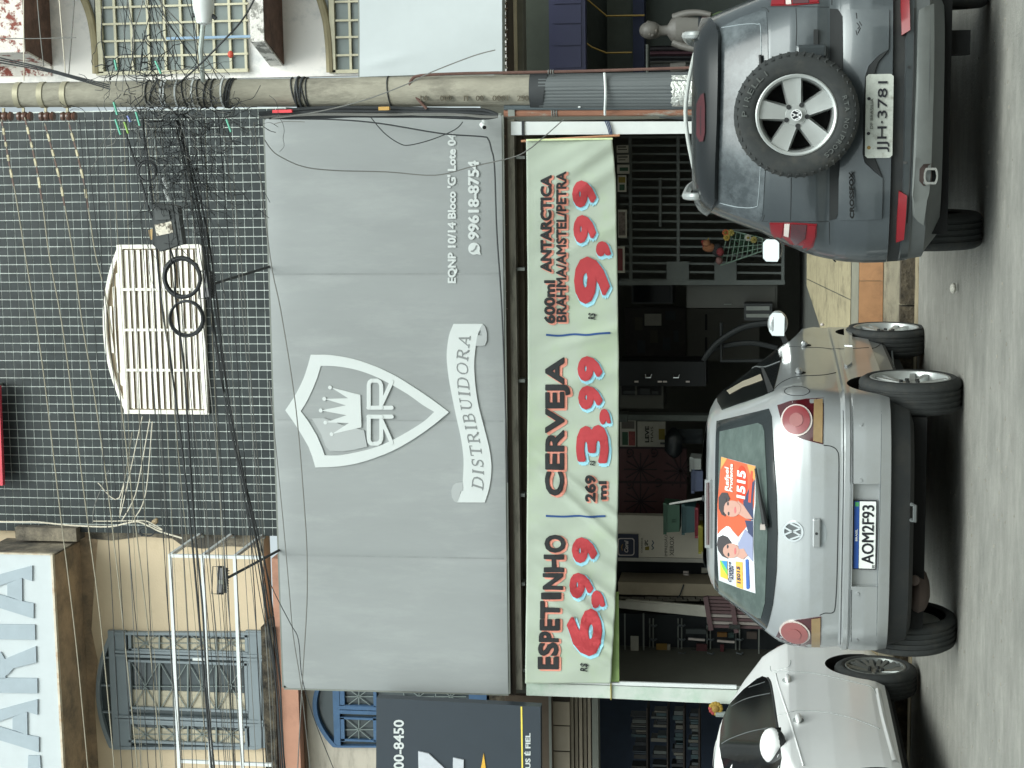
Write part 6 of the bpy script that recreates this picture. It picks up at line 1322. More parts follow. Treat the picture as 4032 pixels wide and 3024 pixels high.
b = MB(); arc_text(b, 'PIRELLI', .232, math.radians(-2), math.radians(58), .026, -.166); b.build('tyre_lettering', M_raised, f_.root, True)
b = MB(); arc_text(b, 'SCORPION ATR', .228, math.radians(236), math.radians(158), .022, -.166); b.build('tyre_lettering', M_raised, f_.root, True)
MB().box(sc0.x - .12, sc0.x + .12, -.02, .1, sc0.z - .12, sc0.z + .12).build('spare_carrier', M_plast, f_.root, True)
h = f_.hit(*k1(910, 370)); MB().box(h.x - .035, h.x + .03, h.y - .05, h.y + .01, h.z - .075, h.z + .075).build('carrier_arm', M_graph, f_.root, True, bevel=.015)
h = f_.hit(*k1(945, 275)); MB().box(h.x - .04, h.x + .04, h.y - .02, h.y + .005, h.z - .01, h.z + .012).build('release_lever', M_plast, f_.root, True)
P = [f_.hit(*k1(*p)) + Vector((0, -.02, 0)) for p in ((575, 520), (545, 480), (540, 400))]; MB().tube(P, .009, 6).build('wiper', M_plast, f_.root, True)
A_, B_, C_ = (f_.hit(*k1(*q_)) for q_ in ((1218, 1577), (1214, 1246), (1188, 1574))); yb_ = min(A_.y, B_.y) - .03; b = MB()
for k, (dx, dz) in enumerate(((0, 0), (.0022, 0), (-.0022, 0), (0, .0016), (0, -.0016))): textq(b, 'CROSSFOX', (A_.x + dx, yb_, A_.z + dz), (B_.x + dx, yb_, B_.z + dz), (A_.x + dx, yb_, C_.z + dz), (0, -1, 0), .003 + .0004 * k, .008)
b.build('model_badge', M_black, f_.root, True)
for pl_s in (((1240, 100), (1244, 140)), ((1245, 170), (1262, 195), (1250, 215)), ((1262, 160), (1280, 190)), ((1238, 225), (1246, 258)), ((1270, 205), (1252, 245))): f_.strip('badge_script', 'rear', f_.uv('rear', [k1(*p) for p in pl_s]), M_seam, .008, .016)
pz = empty('number_plate', (-.01, .0, .492), f_.root)
MB().prism([(x, z) for x, z in ((-.2, .012), (-.188, 0), (.188, 0), (.2, .012), (.2, .118), (.188, .13), (-.188, .13), (-.2, .118))], 0, .008).build('sheet', M_plateg, pz, True)
b = MB(); textq(b, 'JJH\u00b73781', (-.172, -.003, .016), (.166, -.003, .016), (-.172, -.003, .074), (0, -1, 0), .004, .004); b.build('plate_number', M_ink, pz, True)
b = MB(); textq(b, 'DF BRASILIA', (-.06, -.002, .094), (.085, -.002, .094), (-.06, -.002, .108), (0, -1, 0), .003); b.build('plate_small_text', mat('faded_ink', S(110, 112, 106), .7), pz, True)
for x in (-.082, .084): MB().lathe([(.001, -.005), (.008, -.004), (.008, 0)], 10, (x, 0, .115), 'y').build('plate_bolt', M_ink, pz, True)
MB().lathe([(.001, -.003), (.009, -.002), (.009, 0)], 10, (-.15, 0, .112), 'y').build('plate_seal', flat(150, 120, 60, .6), pz, True)
# roof rails, aerial, mirrors, wheels, underside
for sg, x_ in ((-1, -.41), (1, .41)):
    MB().tube(catmull([(x_, .46, 1.40), (x_, .40, 1.455), (x_, .44, 1.50), (x_, .56, 1.515), (x_ * .98, 1.2, 1.525), (x_ * .98, 1.9, 1.50), (x_ * .98, 2.02, 1.44)], 5), .02, 8).build('roof_rail', M_alloy, f_.root, True, True)
rs_ = f_.uv('rear', [k1(*p) for p in ((98, 180), (78, 400), (66, 800), (74, 1200), (100, 1470))]); f_.strip('roof_edge', 'rear', rs_, mat('pale_line2', S(176, 180, 176), .4), .022, .006)
a0 = f_.Mi @ at(2738, 468, 9.5); a1_ = f_.Mi @ at(2598, 462, 9.75); MB().tube([a0, a1_], [.011, .004], 7).build('aerial', M_plast, f_.root, True); MB().ball(tuple(a0), (.03, .05, .016), 10, 6).build('aerial_base', M_plast, f_.root, True, True)
for sg in (-1, 1):
    mc = f_.Mi @ at(3040, 985, 11.0)
    if sg > 0: mc = Vector((-mc.x, mc.y, mc.z))
    me_ = empty('door_mirror', mc, f_.root); b = MB(); b.ball((0, .03, 0), (.078, .07, .062), 16, 10); b.v = [(x, max(y, -.012), z) for x, y, z in b.v]; b.build('housing', M_graph, me_, True, True)
    MB().prism([(x * .068, z * .05) for x, z in [(-1, -.8), (-.7, -1), (.7, -1), (1, -.6), (1, .6), (.7, 1), (-.7, 1), (-1, .6)]], -.026, -.018).xf(Matrix.Rotation(math.radians(-14), 4, 'X')).build('glass', M_mirror, me_, True); MB().bar((-sg * .06, .03, -.02), (-sg * .15, .06, -.05), .04, .03).build('stalk', M_plast, me_, True)
for sg2, hy in ((1, .95), (-1, .95), (1, 3.0), (-1, 3.0)): wheel(f_.root, (.63 * sg2, hy, .25), sg2, .30, .19, .19, 'five')
MB().box(-.6, .6, .25, 3.5, .2, .3).build('underbody', M_well, f_.root, True); MB().box(.28, .40, .35, .6, .10, .24).build('mud_flap', M_well, f_.root, True)
for sx_ in (-1, 1):
    f_.patch('side_cladding', 'left' if sx_ < 0 else 'right', [(.5, .34), (.62, .46), (1.4, .46), (2.6, .44), (2.6, .30), (1.4, .30)], M_gplast, .006)
    f_.patch('side_window', 'left' if sx_ < 0 else 'right', [(.75, 1.06), (.85, 1.28), (1.2, 1.36), (1.9, 1.36), (2.3, 1.2), (2.55, 1.04), (1.6, 1.02)], M_cglass, .003)
# ------------------------------------------------------------------ white car reversed in on the left
WT = [(.20, .22, .74, 4.0), (.235, .16, .80, 4.15), (.30, .08, .83, 4.2), (.35, .05, .84, 4.25), (.5, .0, .85, 4.3), (.65, -.02, .853, 4.27), (.80, -.03, .848, 4.1), (.88, -.01, .85, 3.8), (.93, .01, .846, 3.5), (.96, .015, .832, 3.3), (1.0, .02, .812, 3.12), (1.04, .02, .785, 3.0), (1.08, .0, .752, 2.92), (1.13, .02, .716, 2.82), (1.15, .10, .704, 2.78),
      (1.263, .45, .64, 2.58), (1.358, .85, .588, 2.42), (1.40, 1.08, .56, 2.35), (1.424, 1.27, .535, 2.32), (1.445, 1.5, .49, 2.25), (1.46, 1.7, .42, 2.2)]
wc = Car('white_car', (-4.771, 13.656, .03), math.pi + .0149, 1.0, 'white car at the left edge showing its flank, nose towards the road', WT, 3.2, .42, .5, .025)
wc.body([M_wcar, M_well, M_plast], [(.93, .30, .355), (3.5, .30, .355)], zsplit=lambda c: 2 if c[2] < .235 else 0)
k5 = lambda a, b: (2700 + a * .4069, 2350 + b * .4069)
ww_ = wc.patch('side_window', 'left', wc.uv('left', [k5(*p) for p in ((344, 1560), (328, 1450), (338, 1290), (366, 1160), (430, 1035), (560, 898), (690, 795), (742, 770), (790, 786), (816, 832), (838, 940), (870, 1170), (905, 1400), (930, 1560))]) , M_cglass, .003)
zt = wc.uv('left', [k5(*p) for p in ((344, 1560), (930, 1560))]); wc.patch('front_window', 'left', [zt[0], zt[1], (3.0, 1.0), (2.75, 1.10), (2.45, 1.30), (2.35, 1.36)], M_cglass, .003)
for pts, wd in ((((440, 1065), (560, 1000), (700, 960), (820, 935)), .012), (((350, 1425), (500, 1350), (660, 1300), (800, 1270)), .014), (((610, 880), (700, 850), (770, 825)), .01)): wc.strip('trim_and_reflection', 'left', wc.uv('left', [k5(*p) for p in pts]), M_gplast, wd, .006, ww_)  # grey strips paint curved reflections and pillar lines on the glass
wc.strip('window_seal', 'left', wc.uv('left', [k5(*p) for p in ((790, 784), (818, 832), (840, 940), (874, 1170), (900, 1330))]), M_plast, .02, .005)
wc.strip('door_gap', 'left', wc.uv('left', [k5(*p) for p in ((858, 735), (1000, 722), (1200, 735), (1450, 782), (1700, 842), (1800, 872), (1840, 930), (1856, 990))]), mat('white_gap', S(150, 156, 154), .6), .009)
wc.strip('door_gap', 'left', wc.uv('left', [k5(*p) for p in ((880, 1150), (985, 1128), (1100, 1102), (1300, 1110), (1600, 1170), (1880, 1280))]), mat('white_gap', S(150, 156, 154), .6), .007)
wc.strip('flap_gap', 'left', wc.uv('left', [k5(*p) for p in ((818, 672), (830, 720), (900, 705), (990, 680), (1015, 640), (1012, 612))]), mat('white_gap', S(150, 156, 154), .6), .006)
wc.strip('sill_crease', 'left', wc.uv('left', [k5(*p) for p in ((1862, 900), (1900, 1100), (1960, 1350), (2030, 1600))]), M_wcar, .05, .012)
wc.strip('waist_crease', 'left', wc.uv('left', [k5(*p) for p in ((872, 745), (905, 880), (985, 1120), (1085, 1450), (1140, 1640))]), M_wcar, .014, .006)
for p in ((985, 805), (1090, 1192)):
    h = wc.hit(*k5(*p)); MB().ball((h.x - .014, h.y, h.z), (.02, .095, .022), 14, 8).build('door_handle', M_wcar, wc.root, True, True); MB().ball((h.x + .002, h.y + .0, h.z), (.006, .07, .04), 12, 6).build('handle_cup', mat('white_gap', S(150, 156, 154), .6), wc.root, True, True)
wc.patch('tail_lamp', 'left', [(.02, .93), (.0, 1.05), (.18, 1.04), (.26, 1.0), (.2, .94)], M_dredl, .006)
mc = wc.Mi @ at(*k5(850, 1440), 10.95); me_ = empty('door_mirror', mc, wc.root)
b = MB(); b.ball((0, 0, .012), (.12, .085, .078), 20, 12); b.build('cap', M_wcar, me_, True, True); b = MB(); b.ball((0, -.01, -.012), (.112, .08, .07), 20, 10); b.build('lower_shell', M_plast, me_, True, True); MB().bar((.06, .02, -.06), (.20, .06, -.10), .07, .05).build('stalk', M_plast, me_, True)
MB().prism([(x * .1, z * .06) for x, z in [(-1, -.8), (.8, -1), (1, .6), (-.8, 1)]], -.084, -.078).build('glass', M_mirror, me_, True)
for sg2, hy in ((1, .93), (-1, .93), (1, 3.5), (-1, 3.5)): wheel(wc.root, (.745 * sg2, hy, .28), sg2, .305, .2, .225, 'multi', None, .2)
MB().box(-.66, .66, .3, 4.0, .16, .24).build('underbody', M_well, wc.root, True)
MB().box(-.9, .9, 3.05, 3.06, .0, .001).build('floor_shadow_guard', M_well, wc.root, True) if False else None
# ================================================================== inside the shops
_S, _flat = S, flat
def S(r, g, b): return _S(r * .84, g * .84, b * .84)          # colours darkened to paint in the gloom of the shops
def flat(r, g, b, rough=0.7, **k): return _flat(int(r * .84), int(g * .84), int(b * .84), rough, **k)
GYY = 18.62
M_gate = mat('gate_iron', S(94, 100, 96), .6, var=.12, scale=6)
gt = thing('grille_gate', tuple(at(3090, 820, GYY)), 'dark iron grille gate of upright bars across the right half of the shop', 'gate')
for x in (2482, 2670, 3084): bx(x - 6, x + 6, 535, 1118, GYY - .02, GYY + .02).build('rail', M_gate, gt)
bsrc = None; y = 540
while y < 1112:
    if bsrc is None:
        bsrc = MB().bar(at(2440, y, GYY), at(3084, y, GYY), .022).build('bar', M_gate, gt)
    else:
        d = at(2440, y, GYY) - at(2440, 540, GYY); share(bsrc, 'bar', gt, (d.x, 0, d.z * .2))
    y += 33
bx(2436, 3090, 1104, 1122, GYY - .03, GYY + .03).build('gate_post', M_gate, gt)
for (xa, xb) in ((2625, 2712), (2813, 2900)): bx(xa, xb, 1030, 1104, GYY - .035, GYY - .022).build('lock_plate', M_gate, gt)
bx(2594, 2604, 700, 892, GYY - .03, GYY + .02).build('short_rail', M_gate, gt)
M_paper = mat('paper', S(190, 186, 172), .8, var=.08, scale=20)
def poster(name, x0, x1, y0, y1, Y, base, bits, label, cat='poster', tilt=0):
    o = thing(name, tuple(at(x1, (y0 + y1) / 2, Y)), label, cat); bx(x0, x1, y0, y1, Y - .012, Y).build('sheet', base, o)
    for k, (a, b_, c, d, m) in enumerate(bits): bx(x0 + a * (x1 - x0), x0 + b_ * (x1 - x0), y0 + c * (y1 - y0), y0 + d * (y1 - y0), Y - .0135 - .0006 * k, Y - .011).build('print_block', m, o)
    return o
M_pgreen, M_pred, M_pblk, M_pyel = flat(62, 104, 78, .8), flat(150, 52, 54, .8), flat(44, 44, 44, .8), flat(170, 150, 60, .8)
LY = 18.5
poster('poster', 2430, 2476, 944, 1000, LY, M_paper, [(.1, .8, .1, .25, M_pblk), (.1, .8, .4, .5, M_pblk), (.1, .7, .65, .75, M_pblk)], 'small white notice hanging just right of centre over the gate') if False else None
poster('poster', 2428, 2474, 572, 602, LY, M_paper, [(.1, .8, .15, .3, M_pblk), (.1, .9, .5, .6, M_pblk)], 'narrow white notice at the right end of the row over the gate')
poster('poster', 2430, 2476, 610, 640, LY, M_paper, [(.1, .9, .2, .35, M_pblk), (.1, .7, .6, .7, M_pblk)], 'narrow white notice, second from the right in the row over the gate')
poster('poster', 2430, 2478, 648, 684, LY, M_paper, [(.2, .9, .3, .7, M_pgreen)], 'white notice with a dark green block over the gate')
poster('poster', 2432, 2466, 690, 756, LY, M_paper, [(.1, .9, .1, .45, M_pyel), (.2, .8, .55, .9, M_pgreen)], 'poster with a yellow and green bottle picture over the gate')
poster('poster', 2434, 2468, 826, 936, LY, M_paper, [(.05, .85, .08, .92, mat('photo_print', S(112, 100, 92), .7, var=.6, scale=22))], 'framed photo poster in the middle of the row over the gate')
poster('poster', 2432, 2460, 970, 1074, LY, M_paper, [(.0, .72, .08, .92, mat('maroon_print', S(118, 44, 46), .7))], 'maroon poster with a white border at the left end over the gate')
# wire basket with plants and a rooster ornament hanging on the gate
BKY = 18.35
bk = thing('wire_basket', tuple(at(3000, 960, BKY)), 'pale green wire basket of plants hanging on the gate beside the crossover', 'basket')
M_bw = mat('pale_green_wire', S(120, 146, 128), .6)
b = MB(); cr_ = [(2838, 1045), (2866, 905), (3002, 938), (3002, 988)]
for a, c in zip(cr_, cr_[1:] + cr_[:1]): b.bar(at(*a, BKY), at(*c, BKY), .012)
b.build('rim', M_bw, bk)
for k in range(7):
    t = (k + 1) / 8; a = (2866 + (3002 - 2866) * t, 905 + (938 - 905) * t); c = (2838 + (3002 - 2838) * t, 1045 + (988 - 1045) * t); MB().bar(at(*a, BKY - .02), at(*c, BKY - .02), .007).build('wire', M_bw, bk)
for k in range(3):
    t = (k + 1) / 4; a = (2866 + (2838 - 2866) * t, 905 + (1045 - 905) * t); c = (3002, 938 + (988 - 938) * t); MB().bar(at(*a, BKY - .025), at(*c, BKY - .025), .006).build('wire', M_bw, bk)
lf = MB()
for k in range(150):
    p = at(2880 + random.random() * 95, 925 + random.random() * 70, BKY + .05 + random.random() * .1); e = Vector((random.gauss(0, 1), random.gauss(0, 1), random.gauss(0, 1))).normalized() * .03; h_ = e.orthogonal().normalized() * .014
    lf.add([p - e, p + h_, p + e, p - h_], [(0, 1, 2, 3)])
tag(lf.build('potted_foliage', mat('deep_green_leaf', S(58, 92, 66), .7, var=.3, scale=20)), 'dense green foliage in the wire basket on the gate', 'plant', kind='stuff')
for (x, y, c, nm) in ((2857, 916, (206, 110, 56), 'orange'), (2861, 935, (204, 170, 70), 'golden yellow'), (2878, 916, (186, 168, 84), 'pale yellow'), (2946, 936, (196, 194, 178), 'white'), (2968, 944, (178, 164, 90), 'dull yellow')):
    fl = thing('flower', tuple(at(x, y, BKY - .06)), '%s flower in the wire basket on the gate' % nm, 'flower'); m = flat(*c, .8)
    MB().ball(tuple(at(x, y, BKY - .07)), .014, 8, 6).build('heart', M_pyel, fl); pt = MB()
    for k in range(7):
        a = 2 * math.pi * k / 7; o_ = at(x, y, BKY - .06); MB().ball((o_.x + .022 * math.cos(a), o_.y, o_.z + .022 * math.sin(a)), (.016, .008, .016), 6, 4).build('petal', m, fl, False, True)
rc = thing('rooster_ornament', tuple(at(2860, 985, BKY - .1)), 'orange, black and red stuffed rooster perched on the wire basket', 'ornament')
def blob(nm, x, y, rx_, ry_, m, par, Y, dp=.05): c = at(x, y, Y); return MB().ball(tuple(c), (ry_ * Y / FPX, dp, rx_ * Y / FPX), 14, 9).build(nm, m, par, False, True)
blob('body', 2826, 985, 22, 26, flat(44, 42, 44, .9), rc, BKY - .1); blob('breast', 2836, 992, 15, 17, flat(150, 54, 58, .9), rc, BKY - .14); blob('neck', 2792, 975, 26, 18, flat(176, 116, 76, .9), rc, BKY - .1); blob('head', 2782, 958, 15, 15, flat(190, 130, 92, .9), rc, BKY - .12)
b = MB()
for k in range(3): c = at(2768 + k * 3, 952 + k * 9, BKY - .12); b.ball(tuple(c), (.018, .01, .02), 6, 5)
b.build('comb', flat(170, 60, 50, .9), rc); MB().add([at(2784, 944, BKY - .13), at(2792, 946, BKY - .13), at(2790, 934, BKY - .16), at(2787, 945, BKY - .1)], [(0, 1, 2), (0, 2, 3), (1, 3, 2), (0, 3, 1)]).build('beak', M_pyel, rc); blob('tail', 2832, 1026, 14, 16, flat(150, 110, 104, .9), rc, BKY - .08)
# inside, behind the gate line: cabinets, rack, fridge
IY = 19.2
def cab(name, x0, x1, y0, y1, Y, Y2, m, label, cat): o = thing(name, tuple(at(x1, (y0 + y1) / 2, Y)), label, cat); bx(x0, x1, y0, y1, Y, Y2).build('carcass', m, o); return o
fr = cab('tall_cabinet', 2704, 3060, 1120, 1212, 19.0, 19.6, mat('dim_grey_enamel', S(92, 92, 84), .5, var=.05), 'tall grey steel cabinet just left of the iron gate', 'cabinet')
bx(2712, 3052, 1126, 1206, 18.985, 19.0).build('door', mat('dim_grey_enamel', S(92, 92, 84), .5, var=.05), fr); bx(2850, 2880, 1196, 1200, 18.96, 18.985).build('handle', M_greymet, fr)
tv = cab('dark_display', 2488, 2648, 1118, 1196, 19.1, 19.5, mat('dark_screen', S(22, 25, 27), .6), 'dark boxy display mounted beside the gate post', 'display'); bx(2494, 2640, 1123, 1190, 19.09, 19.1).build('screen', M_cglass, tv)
wv = thing('back_window', tuple(at(2648, 1145, 21.5)), 'small bright window with greenery seen through the dark shop', 'window'); bx(2604, 2650, 1118, 1168, 21.52, 21.56).build('greenery', mat('far_greenery', S(150, 170, 110), .8, var=.5, scale=40), wv)  # lit garden view painted as a light green panel
for y_ in (1118, 1134, 1150, 1168): bx(2604, 2650, y_ - 2, y_ + 2, 21.49, 21.52).build('bar', M_gate, wv)
bd = cab('notice_board', 2462, 2700, 1212, 1420, 20.6, 20.66, mat('brown_board', S(64, 60, 56), .8, var=.25, scale=12), 'dark notice board with a pinned paper on the shop wall', 'board')
bx(2538, 2604, 1236, 1282, 20.585, 20.6).build('paper', M_paper, bd)
for (xa, xb, ya, yb) in ((2500, 2530, 1250, 1300), (2560, 2590, 1300, 1350), (2620, 2660, 1225, 1260), (2510, 2540, 1340, 1390), (2610, 2640, 1330, 1380), (2652, 2672, 1300, 1345)): bx(xa, xb, ya, yb, 20.58, 20.6).build('hung_item', random.choice((flat(88, 88, 84), flat(70, 76, 80), flat(96, 90, 72))), bd)
pc = cab('pale_panel', 2704, 2990, 1216, 1420, 20.7, 20.76, mat('dim_cream_panel', S(104, 102, 92), .7, var=.05), 'pale grey wall panel behind the dark trolley', 'panel')
for y_ in (1240, 1330): bx(2776, 2784, y_, y_ + 60, 20.66, 20.7).build('hook_rail', M_pblk, pc)
# dark trolley
M_dtrol = mat('charcoal_plastic', S(44, 48, 48), .55, var=.1)
tr_ = thing('hand_trolley', tuple(at(3080, 1330, 18.7)), 'dark tubular trolley with curved handles beside the silver car', 'trolley')
MB().tube(catmull([at(*p, 18.7) for p in ((2775, 1410), (2790, 1390), (2830, 1345), (2900, 1300), (2960, 1280), (3040, 1270))], 6), .035, 8).build('frame_tube', M_dtrol, tr_, False, True)
MB().tube(catmull([at(*p, 18.8) for p in ((2770, 1420), (2800, 1380), (2860, 1360), (2960, 1350), (3060, 1370))], 6), .03, 8).build('frame_tube', M_dtrol, tr_, False, True)
MB().tube([at(*p, 18.75) for p in ((2840, 1270), (2840, 1420), (3060, 1420))], .022, 8).build('frame_tube', M_dtrol, tr_, False, True)
bx(2930, 3040, 1196, 1262, 18.72, 19.0).build('seat_back', M_dtrol, tr_); bx(2938, 3030, 1206, 1222, 18.7, 18.72).build('slat', M_greymet, tr_); bx(2938, 3030, 1236, 1250, 18.7, 18.72).build('slat', M_greymet, tr_)
# dark cabinet with two chrome handles
ck = cab('dark_cabinet', 2436, 2780, 1424, 1520, 19.0, 19.5, mat('black_cabinet', S(20, 23, 24), .7), 'black two door cabinet with chrome U shaped handles', 'cabinet')
for x in (2552, 2662):
    MB().tube([at(x - 12, 1474, 18.97), at(x - 10, 1486, 18.96), at(x + 10, 1486, 18.96), at(x + 12, 1474, 18.97)], .012, 6).build('handle', M_chrome, ck)
for x in (2506, 2598, 2618, 2708): bx(x - 8, x + 8, 1500, 1506, 18.97, 19.0).build('clip', M_clearl, ck)
sh = cab('shelf_box', 2442, 2612, 1508, 1608, 19.1, 19.6, mat('dim_grey_board', S(92, 92, 84), .7, var=.06), 'open grey shelf box holding dark tools', 'shelf')
bx(2448, 2604, 1514, 1556, 19.08, 19.1).build('opening', M_pblk, sh)
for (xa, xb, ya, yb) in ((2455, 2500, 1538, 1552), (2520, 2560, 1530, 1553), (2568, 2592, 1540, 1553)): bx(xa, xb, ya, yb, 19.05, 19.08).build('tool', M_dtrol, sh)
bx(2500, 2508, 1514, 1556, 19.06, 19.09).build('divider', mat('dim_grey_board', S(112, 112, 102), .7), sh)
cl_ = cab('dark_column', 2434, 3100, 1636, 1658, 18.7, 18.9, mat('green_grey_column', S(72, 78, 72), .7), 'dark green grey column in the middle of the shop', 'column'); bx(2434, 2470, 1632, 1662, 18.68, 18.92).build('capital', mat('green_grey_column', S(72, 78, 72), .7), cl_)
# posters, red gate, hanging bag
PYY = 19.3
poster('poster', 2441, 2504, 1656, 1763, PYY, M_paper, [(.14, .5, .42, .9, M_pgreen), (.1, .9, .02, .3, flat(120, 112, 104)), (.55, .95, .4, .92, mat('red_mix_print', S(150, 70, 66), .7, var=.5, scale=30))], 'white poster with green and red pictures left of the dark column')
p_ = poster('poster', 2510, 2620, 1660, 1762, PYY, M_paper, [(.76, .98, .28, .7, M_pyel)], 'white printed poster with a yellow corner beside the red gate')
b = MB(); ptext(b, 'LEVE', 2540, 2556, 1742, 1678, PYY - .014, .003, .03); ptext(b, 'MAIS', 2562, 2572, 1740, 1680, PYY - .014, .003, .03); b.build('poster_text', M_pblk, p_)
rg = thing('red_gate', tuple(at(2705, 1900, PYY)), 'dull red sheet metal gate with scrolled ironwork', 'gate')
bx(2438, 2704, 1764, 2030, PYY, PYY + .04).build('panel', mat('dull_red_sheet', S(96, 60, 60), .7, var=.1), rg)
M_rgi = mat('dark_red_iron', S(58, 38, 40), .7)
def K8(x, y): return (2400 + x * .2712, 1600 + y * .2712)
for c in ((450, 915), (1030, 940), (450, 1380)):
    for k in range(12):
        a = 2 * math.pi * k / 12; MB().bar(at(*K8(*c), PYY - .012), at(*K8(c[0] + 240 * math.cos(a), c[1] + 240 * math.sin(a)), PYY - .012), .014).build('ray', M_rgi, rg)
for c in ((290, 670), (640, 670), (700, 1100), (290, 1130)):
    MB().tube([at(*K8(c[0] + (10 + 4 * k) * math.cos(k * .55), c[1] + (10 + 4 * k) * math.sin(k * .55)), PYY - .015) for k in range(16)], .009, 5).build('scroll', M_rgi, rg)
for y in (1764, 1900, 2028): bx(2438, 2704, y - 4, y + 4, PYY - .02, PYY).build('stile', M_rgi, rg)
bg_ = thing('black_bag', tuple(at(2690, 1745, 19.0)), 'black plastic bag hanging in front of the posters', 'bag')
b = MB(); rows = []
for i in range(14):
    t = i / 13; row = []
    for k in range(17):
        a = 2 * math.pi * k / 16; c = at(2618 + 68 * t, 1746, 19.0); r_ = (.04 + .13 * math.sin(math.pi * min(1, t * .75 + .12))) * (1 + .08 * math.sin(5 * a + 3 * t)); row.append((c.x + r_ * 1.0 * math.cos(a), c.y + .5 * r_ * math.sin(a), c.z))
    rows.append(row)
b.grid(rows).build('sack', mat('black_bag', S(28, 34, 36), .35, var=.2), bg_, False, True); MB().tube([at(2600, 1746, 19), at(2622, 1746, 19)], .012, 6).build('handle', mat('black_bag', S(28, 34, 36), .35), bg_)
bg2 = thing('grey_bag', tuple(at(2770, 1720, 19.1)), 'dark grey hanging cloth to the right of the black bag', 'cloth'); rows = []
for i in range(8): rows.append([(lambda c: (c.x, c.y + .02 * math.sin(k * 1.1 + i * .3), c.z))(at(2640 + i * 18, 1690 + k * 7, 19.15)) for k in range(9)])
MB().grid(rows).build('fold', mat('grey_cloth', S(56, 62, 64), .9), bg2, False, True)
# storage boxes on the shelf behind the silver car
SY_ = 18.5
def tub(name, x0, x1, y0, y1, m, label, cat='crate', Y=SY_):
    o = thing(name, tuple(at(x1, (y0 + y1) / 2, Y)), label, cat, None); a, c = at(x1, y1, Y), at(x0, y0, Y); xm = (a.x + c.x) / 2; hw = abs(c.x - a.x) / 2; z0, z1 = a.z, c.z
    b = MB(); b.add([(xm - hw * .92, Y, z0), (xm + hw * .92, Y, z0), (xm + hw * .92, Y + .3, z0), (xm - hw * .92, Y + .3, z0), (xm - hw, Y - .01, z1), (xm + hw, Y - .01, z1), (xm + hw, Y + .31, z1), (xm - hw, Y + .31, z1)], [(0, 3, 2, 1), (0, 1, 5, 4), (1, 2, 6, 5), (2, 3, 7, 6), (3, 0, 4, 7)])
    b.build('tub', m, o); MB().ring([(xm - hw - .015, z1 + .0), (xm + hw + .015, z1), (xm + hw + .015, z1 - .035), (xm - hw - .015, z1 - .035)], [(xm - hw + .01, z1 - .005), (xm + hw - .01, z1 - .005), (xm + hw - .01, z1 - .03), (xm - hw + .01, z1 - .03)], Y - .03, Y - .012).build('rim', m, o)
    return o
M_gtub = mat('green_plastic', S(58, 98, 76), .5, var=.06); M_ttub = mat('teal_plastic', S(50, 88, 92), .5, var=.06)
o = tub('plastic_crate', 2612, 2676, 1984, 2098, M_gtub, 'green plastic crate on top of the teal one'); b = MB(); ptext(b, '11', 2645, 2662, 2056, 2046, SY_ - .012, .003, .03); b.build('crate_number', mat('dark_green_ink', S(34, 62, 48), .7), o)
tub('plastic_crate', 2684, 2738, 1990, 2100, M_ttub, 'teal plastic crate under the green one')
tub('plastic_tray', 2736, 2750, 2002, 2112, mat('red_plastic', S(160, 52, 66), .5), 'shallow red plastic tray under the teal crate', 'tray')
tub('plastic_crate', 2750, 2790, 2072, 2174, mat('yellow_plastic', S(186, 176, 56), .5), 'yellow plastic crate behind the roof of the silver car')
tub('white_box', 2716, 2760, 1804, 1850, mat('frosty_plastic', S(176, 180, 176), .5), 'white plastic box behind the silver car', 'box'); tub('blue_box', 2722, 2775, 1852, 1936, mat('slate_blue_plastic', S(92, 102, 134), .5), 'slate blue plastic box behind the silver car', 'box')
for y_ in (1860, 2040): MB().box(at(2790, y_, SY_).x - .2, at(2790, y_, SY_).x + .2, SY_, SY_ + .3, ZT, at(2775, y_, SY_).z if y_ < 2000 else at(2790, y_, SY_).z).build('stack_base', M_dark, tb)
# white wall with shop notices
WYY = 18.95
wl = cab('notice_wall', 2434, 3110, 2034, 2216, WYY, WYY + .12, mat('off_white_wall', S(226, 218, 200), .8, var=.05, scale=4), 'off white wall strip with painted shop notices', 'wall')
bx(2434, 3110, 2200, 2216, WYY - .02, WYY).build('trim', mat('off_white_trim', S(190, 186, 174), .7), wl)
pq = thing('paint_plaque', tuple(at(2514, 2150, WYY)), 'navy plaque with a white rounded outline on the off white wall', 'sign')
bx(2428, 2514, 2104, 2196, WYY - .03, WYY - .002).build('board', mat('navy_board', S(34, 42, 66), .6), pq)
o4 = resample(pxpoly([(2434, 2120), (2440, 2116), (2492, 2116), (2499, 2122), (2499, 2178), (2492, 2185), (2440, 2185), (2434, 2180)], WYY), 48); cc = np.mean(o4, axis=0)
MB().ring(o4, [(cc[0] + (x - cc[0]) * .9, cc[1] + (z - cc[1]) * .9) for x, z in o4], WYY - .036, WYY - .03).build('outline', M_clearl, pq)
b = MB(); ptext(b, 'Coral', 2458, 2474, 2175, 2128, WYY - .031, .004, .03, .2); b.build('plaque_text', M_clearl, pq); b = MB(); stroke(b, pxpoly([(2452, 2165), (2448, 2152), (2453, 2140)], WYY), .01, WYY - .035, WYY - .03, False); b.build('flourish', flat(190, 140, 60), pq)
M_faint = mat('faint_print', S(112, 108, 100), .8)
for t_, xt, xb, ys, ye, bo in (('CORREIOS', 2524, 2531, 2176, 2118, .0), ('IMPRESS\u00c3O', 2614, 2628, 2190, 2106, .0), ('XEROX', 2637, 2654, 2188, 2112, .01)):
    b = MB(); ptext(b, t_, xt, xb, ys, ye, WYY - .001, .003, bo); b.build('wall_text', M_faint, wl)
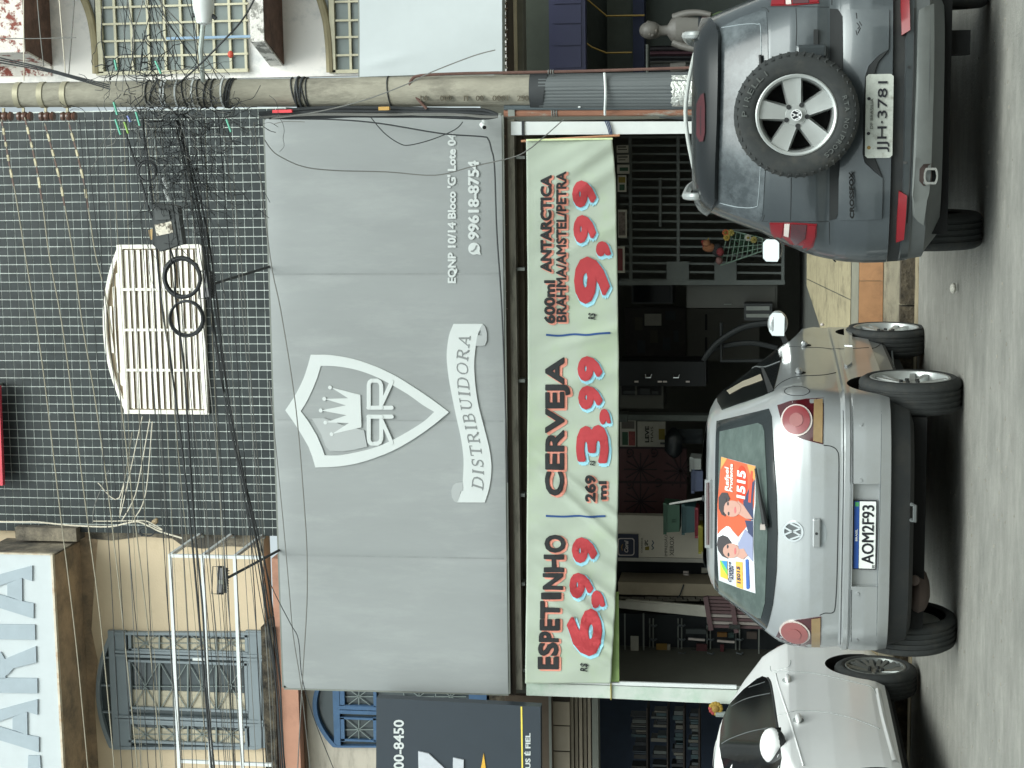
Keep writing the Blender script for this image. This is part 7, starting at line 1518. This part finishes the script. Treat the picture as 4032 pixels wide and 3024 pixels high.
MB().prism(pxpoly([(2540, 2166), (2556, 2166), (2556, 2150), (2540, 2154)], WYY), WYY - .004, WYY).build('yellow_mark', M_pyel, wl); b = MB(); ptext(b, 'SPC', 2538, 2552, 2148, 2126, WYY - .001, .003, .03); b.build('wall_text', M_pblk, wl)
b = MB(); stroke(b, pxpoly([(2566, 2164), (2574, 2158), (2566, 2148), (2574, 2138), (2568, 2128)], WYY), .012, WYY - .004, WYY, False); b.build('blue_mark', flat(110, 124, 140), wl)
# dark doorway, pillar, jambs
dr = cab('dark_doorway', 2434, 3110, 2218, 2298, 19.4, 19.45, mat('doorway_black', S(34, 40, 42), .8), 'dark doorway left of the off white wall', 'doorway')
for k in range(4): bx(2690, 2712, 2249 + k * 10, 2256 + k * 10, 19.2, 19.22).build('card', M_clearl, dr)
bx(2732, 2764, 2272, 2300, 19.2, 19.22).build('pink_card', flat(190, 110, 104), dr); bx(2762, 2784, 2236, 2256, 19.2, 19.22).build('white_card', M_paper, dr)
pi = cab('beige_pillar', 2434, 3110, 2300, 2348, 18.85, 19.3, mat('pillar_plaster', S(186, 172, 148), .85, var=.08, scale=5), 'beige plastered pillar inside the shop', 'pillar')
b = MB(); b.tube(catmull([at(*p, 18.83) for p in ((2692, 2302), (2684, 2325), (2676, 2345), (2666, 2354))], 4), .008, 5); b.build('cable', M_wire, pi)
jb = thing('metal_jamb', tuple(at(2790, 2390, 18.6)), 'white metal shutter guides leaning beside the beige pillar', 'shutter guide')
for (p, q_, w_) in (((2436, 2372), (2790, 2403), .05), ((2436, 2384), (2790, 2420), .045), ((2470, 2366), (2790, 2392), .04)): MB().bar(at(*p, 18.6), at(*q_, 18.2), w_, .06).build('guide', mat('dull_white_metal', S(186, 182, 168), .5, var=.1, scale=6), jb)
brick_m = mat('grey_brick', S(120, 114, 102), .9, var=.2, scale=12)
for r_ in range(2):
    for k in range(7): bx(2440 + k * 50 + r_ * 20, 2486 + k * 50 + r_ * 20, 2350 + r_ * 9, 2358 + r_ * 9, 18.9, 19.1).build('brick', brick_m, pi)
rs2 = thing('maroon_shutter', tuple(at(2960, 2440, 18.0)), 'maroon slatted metal gate standing behind the silver car', 'gate')
M_mar = mat('maroon_metal', S(84, 56, 58), .55, var=.1)
for k in range(9):
    a, c = at(2776 + k * 2, 2352 + k * 14, 18.0), at(3060, 2360 + k * 14, 18.0); MB().bar(a, c, .03, .03).build('slat', M_mar if k not in (5, 7) else mat('pale_slat', S(150, 140, 134), .5), rs2)
MB().bar(at(2778, 2348, 17.98), at(2800, 2480, 17.98), .05, .05).build('rail', M_mar, rs2); MB().bar(at(2880, 2352, 17.98), at(2900, 2490, 17.98), .05, .05).build('rail', M_mar, rs2)
MB().bar(at(2870, 2466, 17.93), at(2915, 2468, 17.93), .05, .03).build('bolt', M_chrome, rs2)
# glazed rack of goods
gl = thing('display_rack', tuple(at(3000, 2560, 18.8)), 'dark display rack with rows of hooks and hanging goods', 'rack')
bx(2440, 3100, 2425, 2664, 18.95, 19.0).build('back', mat('rack_dark', S(34, 40, 44), .8), gl)
for x in (2534, 2988): bx(x - 3, x + 3, 2415, 2650, 18.78, 18.8).build('rail', M_greymet, gl)
for x in (2558, 2572, 2670, 2684, 2784, 2797, 2897, 2912): MB().bar(at(x, 2435, 18.9), at(x, 2650, 18.9), .014).build('upright', M_greymet, gl)
for x in (2565, 2677, 2790, 2905):
    for y in (2460, 2515, 2570, 2635):
        MB().tube([at(x - 6, y, 18.9), at(x - 2, y + 2, 18.72), at(x + 14, y + 6, 18.70), at(x + 20, y, 18.72)], .012, 5).build('hook', mat('hook_grey', S(84, 92, 94), .5), gl)
for (xa, xb, ya, yb, c) in ((2584, 2626, 2537, 2578, (170, 130, 48)), (2627, 2639, 2539, 2584, (180, 176, 160)), (2552, 2598, 2612, 2634, (150, 66, 70)), (2700, 2780, 2478, 2496, (96, 104, 104)), (2824, 2862, 2492, 2508, (170, 118, 50)), (2742, 2784, 2538, 2566, (110, 56, 60)), (2836, 2850, 2540, 2574, (130, 56, 62)), (2868, 2890, 2492, 2512, (70, 96, 92)), (2940, 2980, 2490, 2516, (120, 104, 96)), (2722, 2740, 2560, 2630, (90, 92, 88)), (2600, 2660, 2590, 2640, (40, 48, 72)), (2820, 2880, 2596, 2640, (48, 66, 80)), (2692, 2700, 2594, 2640, (80, 84, 84))):
    bx(xa, xb, ya, yb, 18.82, 18.86).build('hung_goods', flat(*c), gl)
for (xa, xb, y) in ((2710, 2776, 2515), (2824, 2892, 2523)): MB().bar(at(xa, y, 18.72), at(xb, y + 5, 18.72), .022).build('light_rod', M_clearl, gl)
bx(2483, 2514, 2506, 2570, 18.76, 18.78).build('price_label', M_paper, gl); bx(2458, 2463, 2416, 2652, 18.78, 18.8).build('top_rail', M_greymet, gl)
bx(2536, 3110, 2650, 2668, 18.6, 18.9).build('side_panel', mat('rack_side', S(72, 72, 64), .6), gl)
# left shop: shelves with goods
ls = thing('shop_shelves', tuple(at(2790, 2900, 19.6)), 'dark shelves packed with books and boxes in the left shop', 'shelves')
for x in (2545, 2625, 2690, 2750): bx(x, x + 5, 2790, 3110, 19.4, 19.8).build('shelf', mat('brown_shelf', S(70, 60, 54), .8), ls)
for x, h_ in ((2545, 68), (2625, 66), (2690, 50), (2750, 46)):
    y = 2800
    while y < 3080:
        wd = random.uniform(7, 20); hh = h_ * random.uniform(.5, .95)
        if random.random() < .8: bx(x - hh, x - 1, y, y + wd - 2, 19.42, 19.6).build('packed_item', flat(*random.choice(((120, 124, 120), (90, 96, 98), (64, 76, 88), (136, 132, 120), (72, 66, 60), (70, 96, 100), (50, 54, 60))), .7), ls)
        y += wd
ro = thing('yellow_rosette', tuple(at(2846, 2790, 16.9)), 'yellow and red rosette on a pale stand above the roof of the white car', 'ornament')
c = at(2818, 2790, 16.9)
for k in range(12): a = 2 * math.pi * k / 12; MB().ball((c.x + .05 * math.cos(a), c.y, c.z + .05 * math.sin(a)), (.026, .015, .026), 8, 5).build('petal', flat(206, 168, 56, .7) if k not in (3, 4, 5) else flat(196, 70, 64, .7), ro, False, True)
MB().ball(tuple(c), (.045, .03, .045), 12, 8).build('heart', flat(190, 150, 60, .7), ro, False, True); MB().tube([at(2818, 2812, 16.9), at(3120, 2822, 16.9)], .03, 8).build('stand', mat('pale_stand', S(150, 160, 156), .6), ro)
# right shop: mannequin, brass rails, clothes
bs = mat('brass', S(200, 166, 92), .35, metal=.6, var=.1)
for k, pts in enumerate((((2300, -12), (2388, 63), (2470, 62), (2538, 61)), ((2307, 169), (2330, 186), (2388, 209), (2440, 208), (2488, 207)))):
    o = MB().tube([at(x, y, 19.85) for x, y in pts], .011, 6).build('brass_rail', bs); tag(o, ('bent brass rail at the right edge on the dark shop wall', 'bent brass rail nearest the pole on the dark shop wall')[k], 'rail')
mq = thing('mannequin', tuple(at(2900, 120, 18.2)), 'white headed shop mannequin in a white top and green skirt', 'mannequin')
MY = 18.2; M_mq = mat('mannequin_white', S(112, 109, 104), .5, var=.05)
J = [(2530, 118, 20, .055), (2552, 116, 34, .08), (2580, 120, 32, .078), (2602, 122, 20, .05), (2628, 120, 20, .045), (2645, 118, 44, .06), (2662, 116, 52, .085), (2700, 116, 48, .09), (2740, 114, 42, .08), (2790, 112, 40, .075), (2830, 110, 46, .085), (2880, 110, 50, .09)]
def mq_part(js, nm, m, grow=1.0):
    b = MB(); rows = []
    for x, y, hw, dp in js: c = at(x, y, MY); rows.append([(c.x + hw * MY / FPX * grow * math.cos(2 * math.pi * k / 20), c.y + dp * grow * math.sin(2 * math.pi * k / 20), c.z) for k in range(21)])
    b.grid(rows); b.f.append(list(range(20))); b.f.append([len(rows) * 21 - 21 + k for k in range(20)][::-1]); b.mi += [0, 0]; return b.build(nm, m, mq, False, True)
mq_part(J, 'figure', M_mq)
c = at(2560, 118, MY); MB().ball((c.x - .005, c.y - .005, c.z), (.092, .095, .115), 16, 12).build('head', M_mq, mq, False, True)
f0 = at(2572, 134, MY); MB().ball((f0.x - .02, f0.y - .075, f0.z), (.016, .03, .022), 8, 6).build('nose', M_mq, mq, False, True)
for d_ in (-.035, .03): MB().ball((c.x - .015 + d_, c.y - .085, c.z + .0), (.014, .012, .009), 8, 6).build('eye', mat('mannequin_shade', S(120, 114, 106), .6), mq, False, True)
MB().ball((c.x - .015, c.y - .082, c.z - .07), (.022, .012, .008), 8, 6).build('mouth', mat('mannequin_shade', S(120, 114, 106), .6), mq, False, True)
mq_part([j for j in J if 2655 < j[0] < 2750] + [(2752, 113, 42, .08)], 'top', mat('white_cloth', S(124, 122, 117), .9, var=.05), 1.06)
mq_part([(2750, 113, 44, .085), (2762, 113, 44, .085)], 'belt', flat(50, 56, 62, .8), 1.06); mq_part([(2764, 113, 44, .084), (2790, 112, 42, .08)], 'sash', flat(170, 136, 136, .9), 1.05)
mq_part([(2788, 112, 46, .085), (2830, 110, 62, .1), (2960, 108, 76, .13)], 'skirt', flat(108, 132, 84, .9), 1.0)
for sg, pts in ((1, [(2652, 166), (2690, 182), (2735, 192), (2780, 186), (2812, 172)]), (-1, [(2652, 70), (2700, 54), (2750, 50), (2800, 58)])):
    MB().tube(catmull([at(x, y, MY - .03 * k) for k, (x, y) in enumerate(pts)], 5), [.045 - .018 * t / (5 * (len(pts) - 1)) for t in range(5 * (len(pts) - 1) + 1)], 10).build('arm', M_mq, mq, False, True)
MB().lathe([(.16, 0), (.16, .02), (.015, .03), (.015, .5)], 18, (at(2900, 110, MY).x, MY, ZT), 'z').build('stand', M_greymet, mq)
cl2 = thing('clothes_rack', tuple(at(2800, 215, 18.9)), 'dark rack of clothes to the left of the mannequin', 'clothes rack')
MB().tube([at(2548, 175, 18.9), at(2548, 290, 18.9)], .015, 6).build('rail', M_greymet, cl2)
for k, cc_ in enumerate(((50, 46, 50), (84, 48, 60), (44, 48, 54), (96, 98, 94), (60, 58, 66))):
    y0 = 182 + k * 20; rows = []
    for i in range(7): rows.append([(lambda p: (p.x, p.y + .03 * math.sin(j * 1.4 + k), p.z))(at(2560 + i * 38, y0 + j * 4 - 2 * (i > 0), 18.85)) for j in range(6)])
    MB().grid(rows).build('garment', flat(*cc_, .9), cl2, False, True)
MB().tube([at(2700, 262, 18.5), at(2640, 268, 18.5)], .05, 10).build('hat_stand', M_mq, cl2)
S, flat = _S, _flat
# opposite side of the street, behind the camera: plain shop fronts that the cars and glass reflect
op = thing('shop_row', (0, -13, -.05), 'row of plain low shop fronts across the street behind the camera', 'building')
for k in range(6):
    x = -27 + k * 9; h_ = (4.2, 6.0, 4.8, 6.6, 4.4, 5.6)[k]
    MB().box(x, x + 8.8, -16, -13, -.06, h_).build('facade', flat(*((150, 140, 124), (120, 118, 112), (164, 150, 130), (110, 104, 98), (150, 146, 140), (134, 120, 104))[k], .9), op)
    MB().box(x + .8, x + 8, -13.02, -13, .0, 2.8).build('shutter', mat('front_shutter', S(70, 72, 70), .6), op); MB().box(x, x + 8.8, -14.2, -11.6, 3.1, 3.25).build('canopy', flat(96, 92, 86, .8), op)
# litter and pebbles on the road
lt = MB().ball(tuple(atz(3753, 1135, -.02)), (.035, .03, .02), 8, 6); o = lt.build('litter', mat('crumpled_paper', S(190, 188, 178), .9, var=.2, scale=60, bump=.8)); tag(o, 'crumpled scrap of white litter on the road between the cars', 'litter')
pb = MB()
for k in range(260):
    p = atz(random.uniform(3640, 3990), random.uniform(-50, 3080), -.05); r_ = random.uniform(.003, .009); p.z = float(np.interp(p.y, [8, 10, 11.3, 12, 12.7, 13.27], [-.055, -.055, -.052, -.035, -.016, -.002])); pb.ball((p.x, p.y, p.z), (r_ * 1.4, r_, r_ * .7), 5, 3)
tag(pb.build('road_grit', mat('grit', S(140, 136, 126), .95, var=.3)), 'scattered grit on the road', 'grit', kind='stuff')
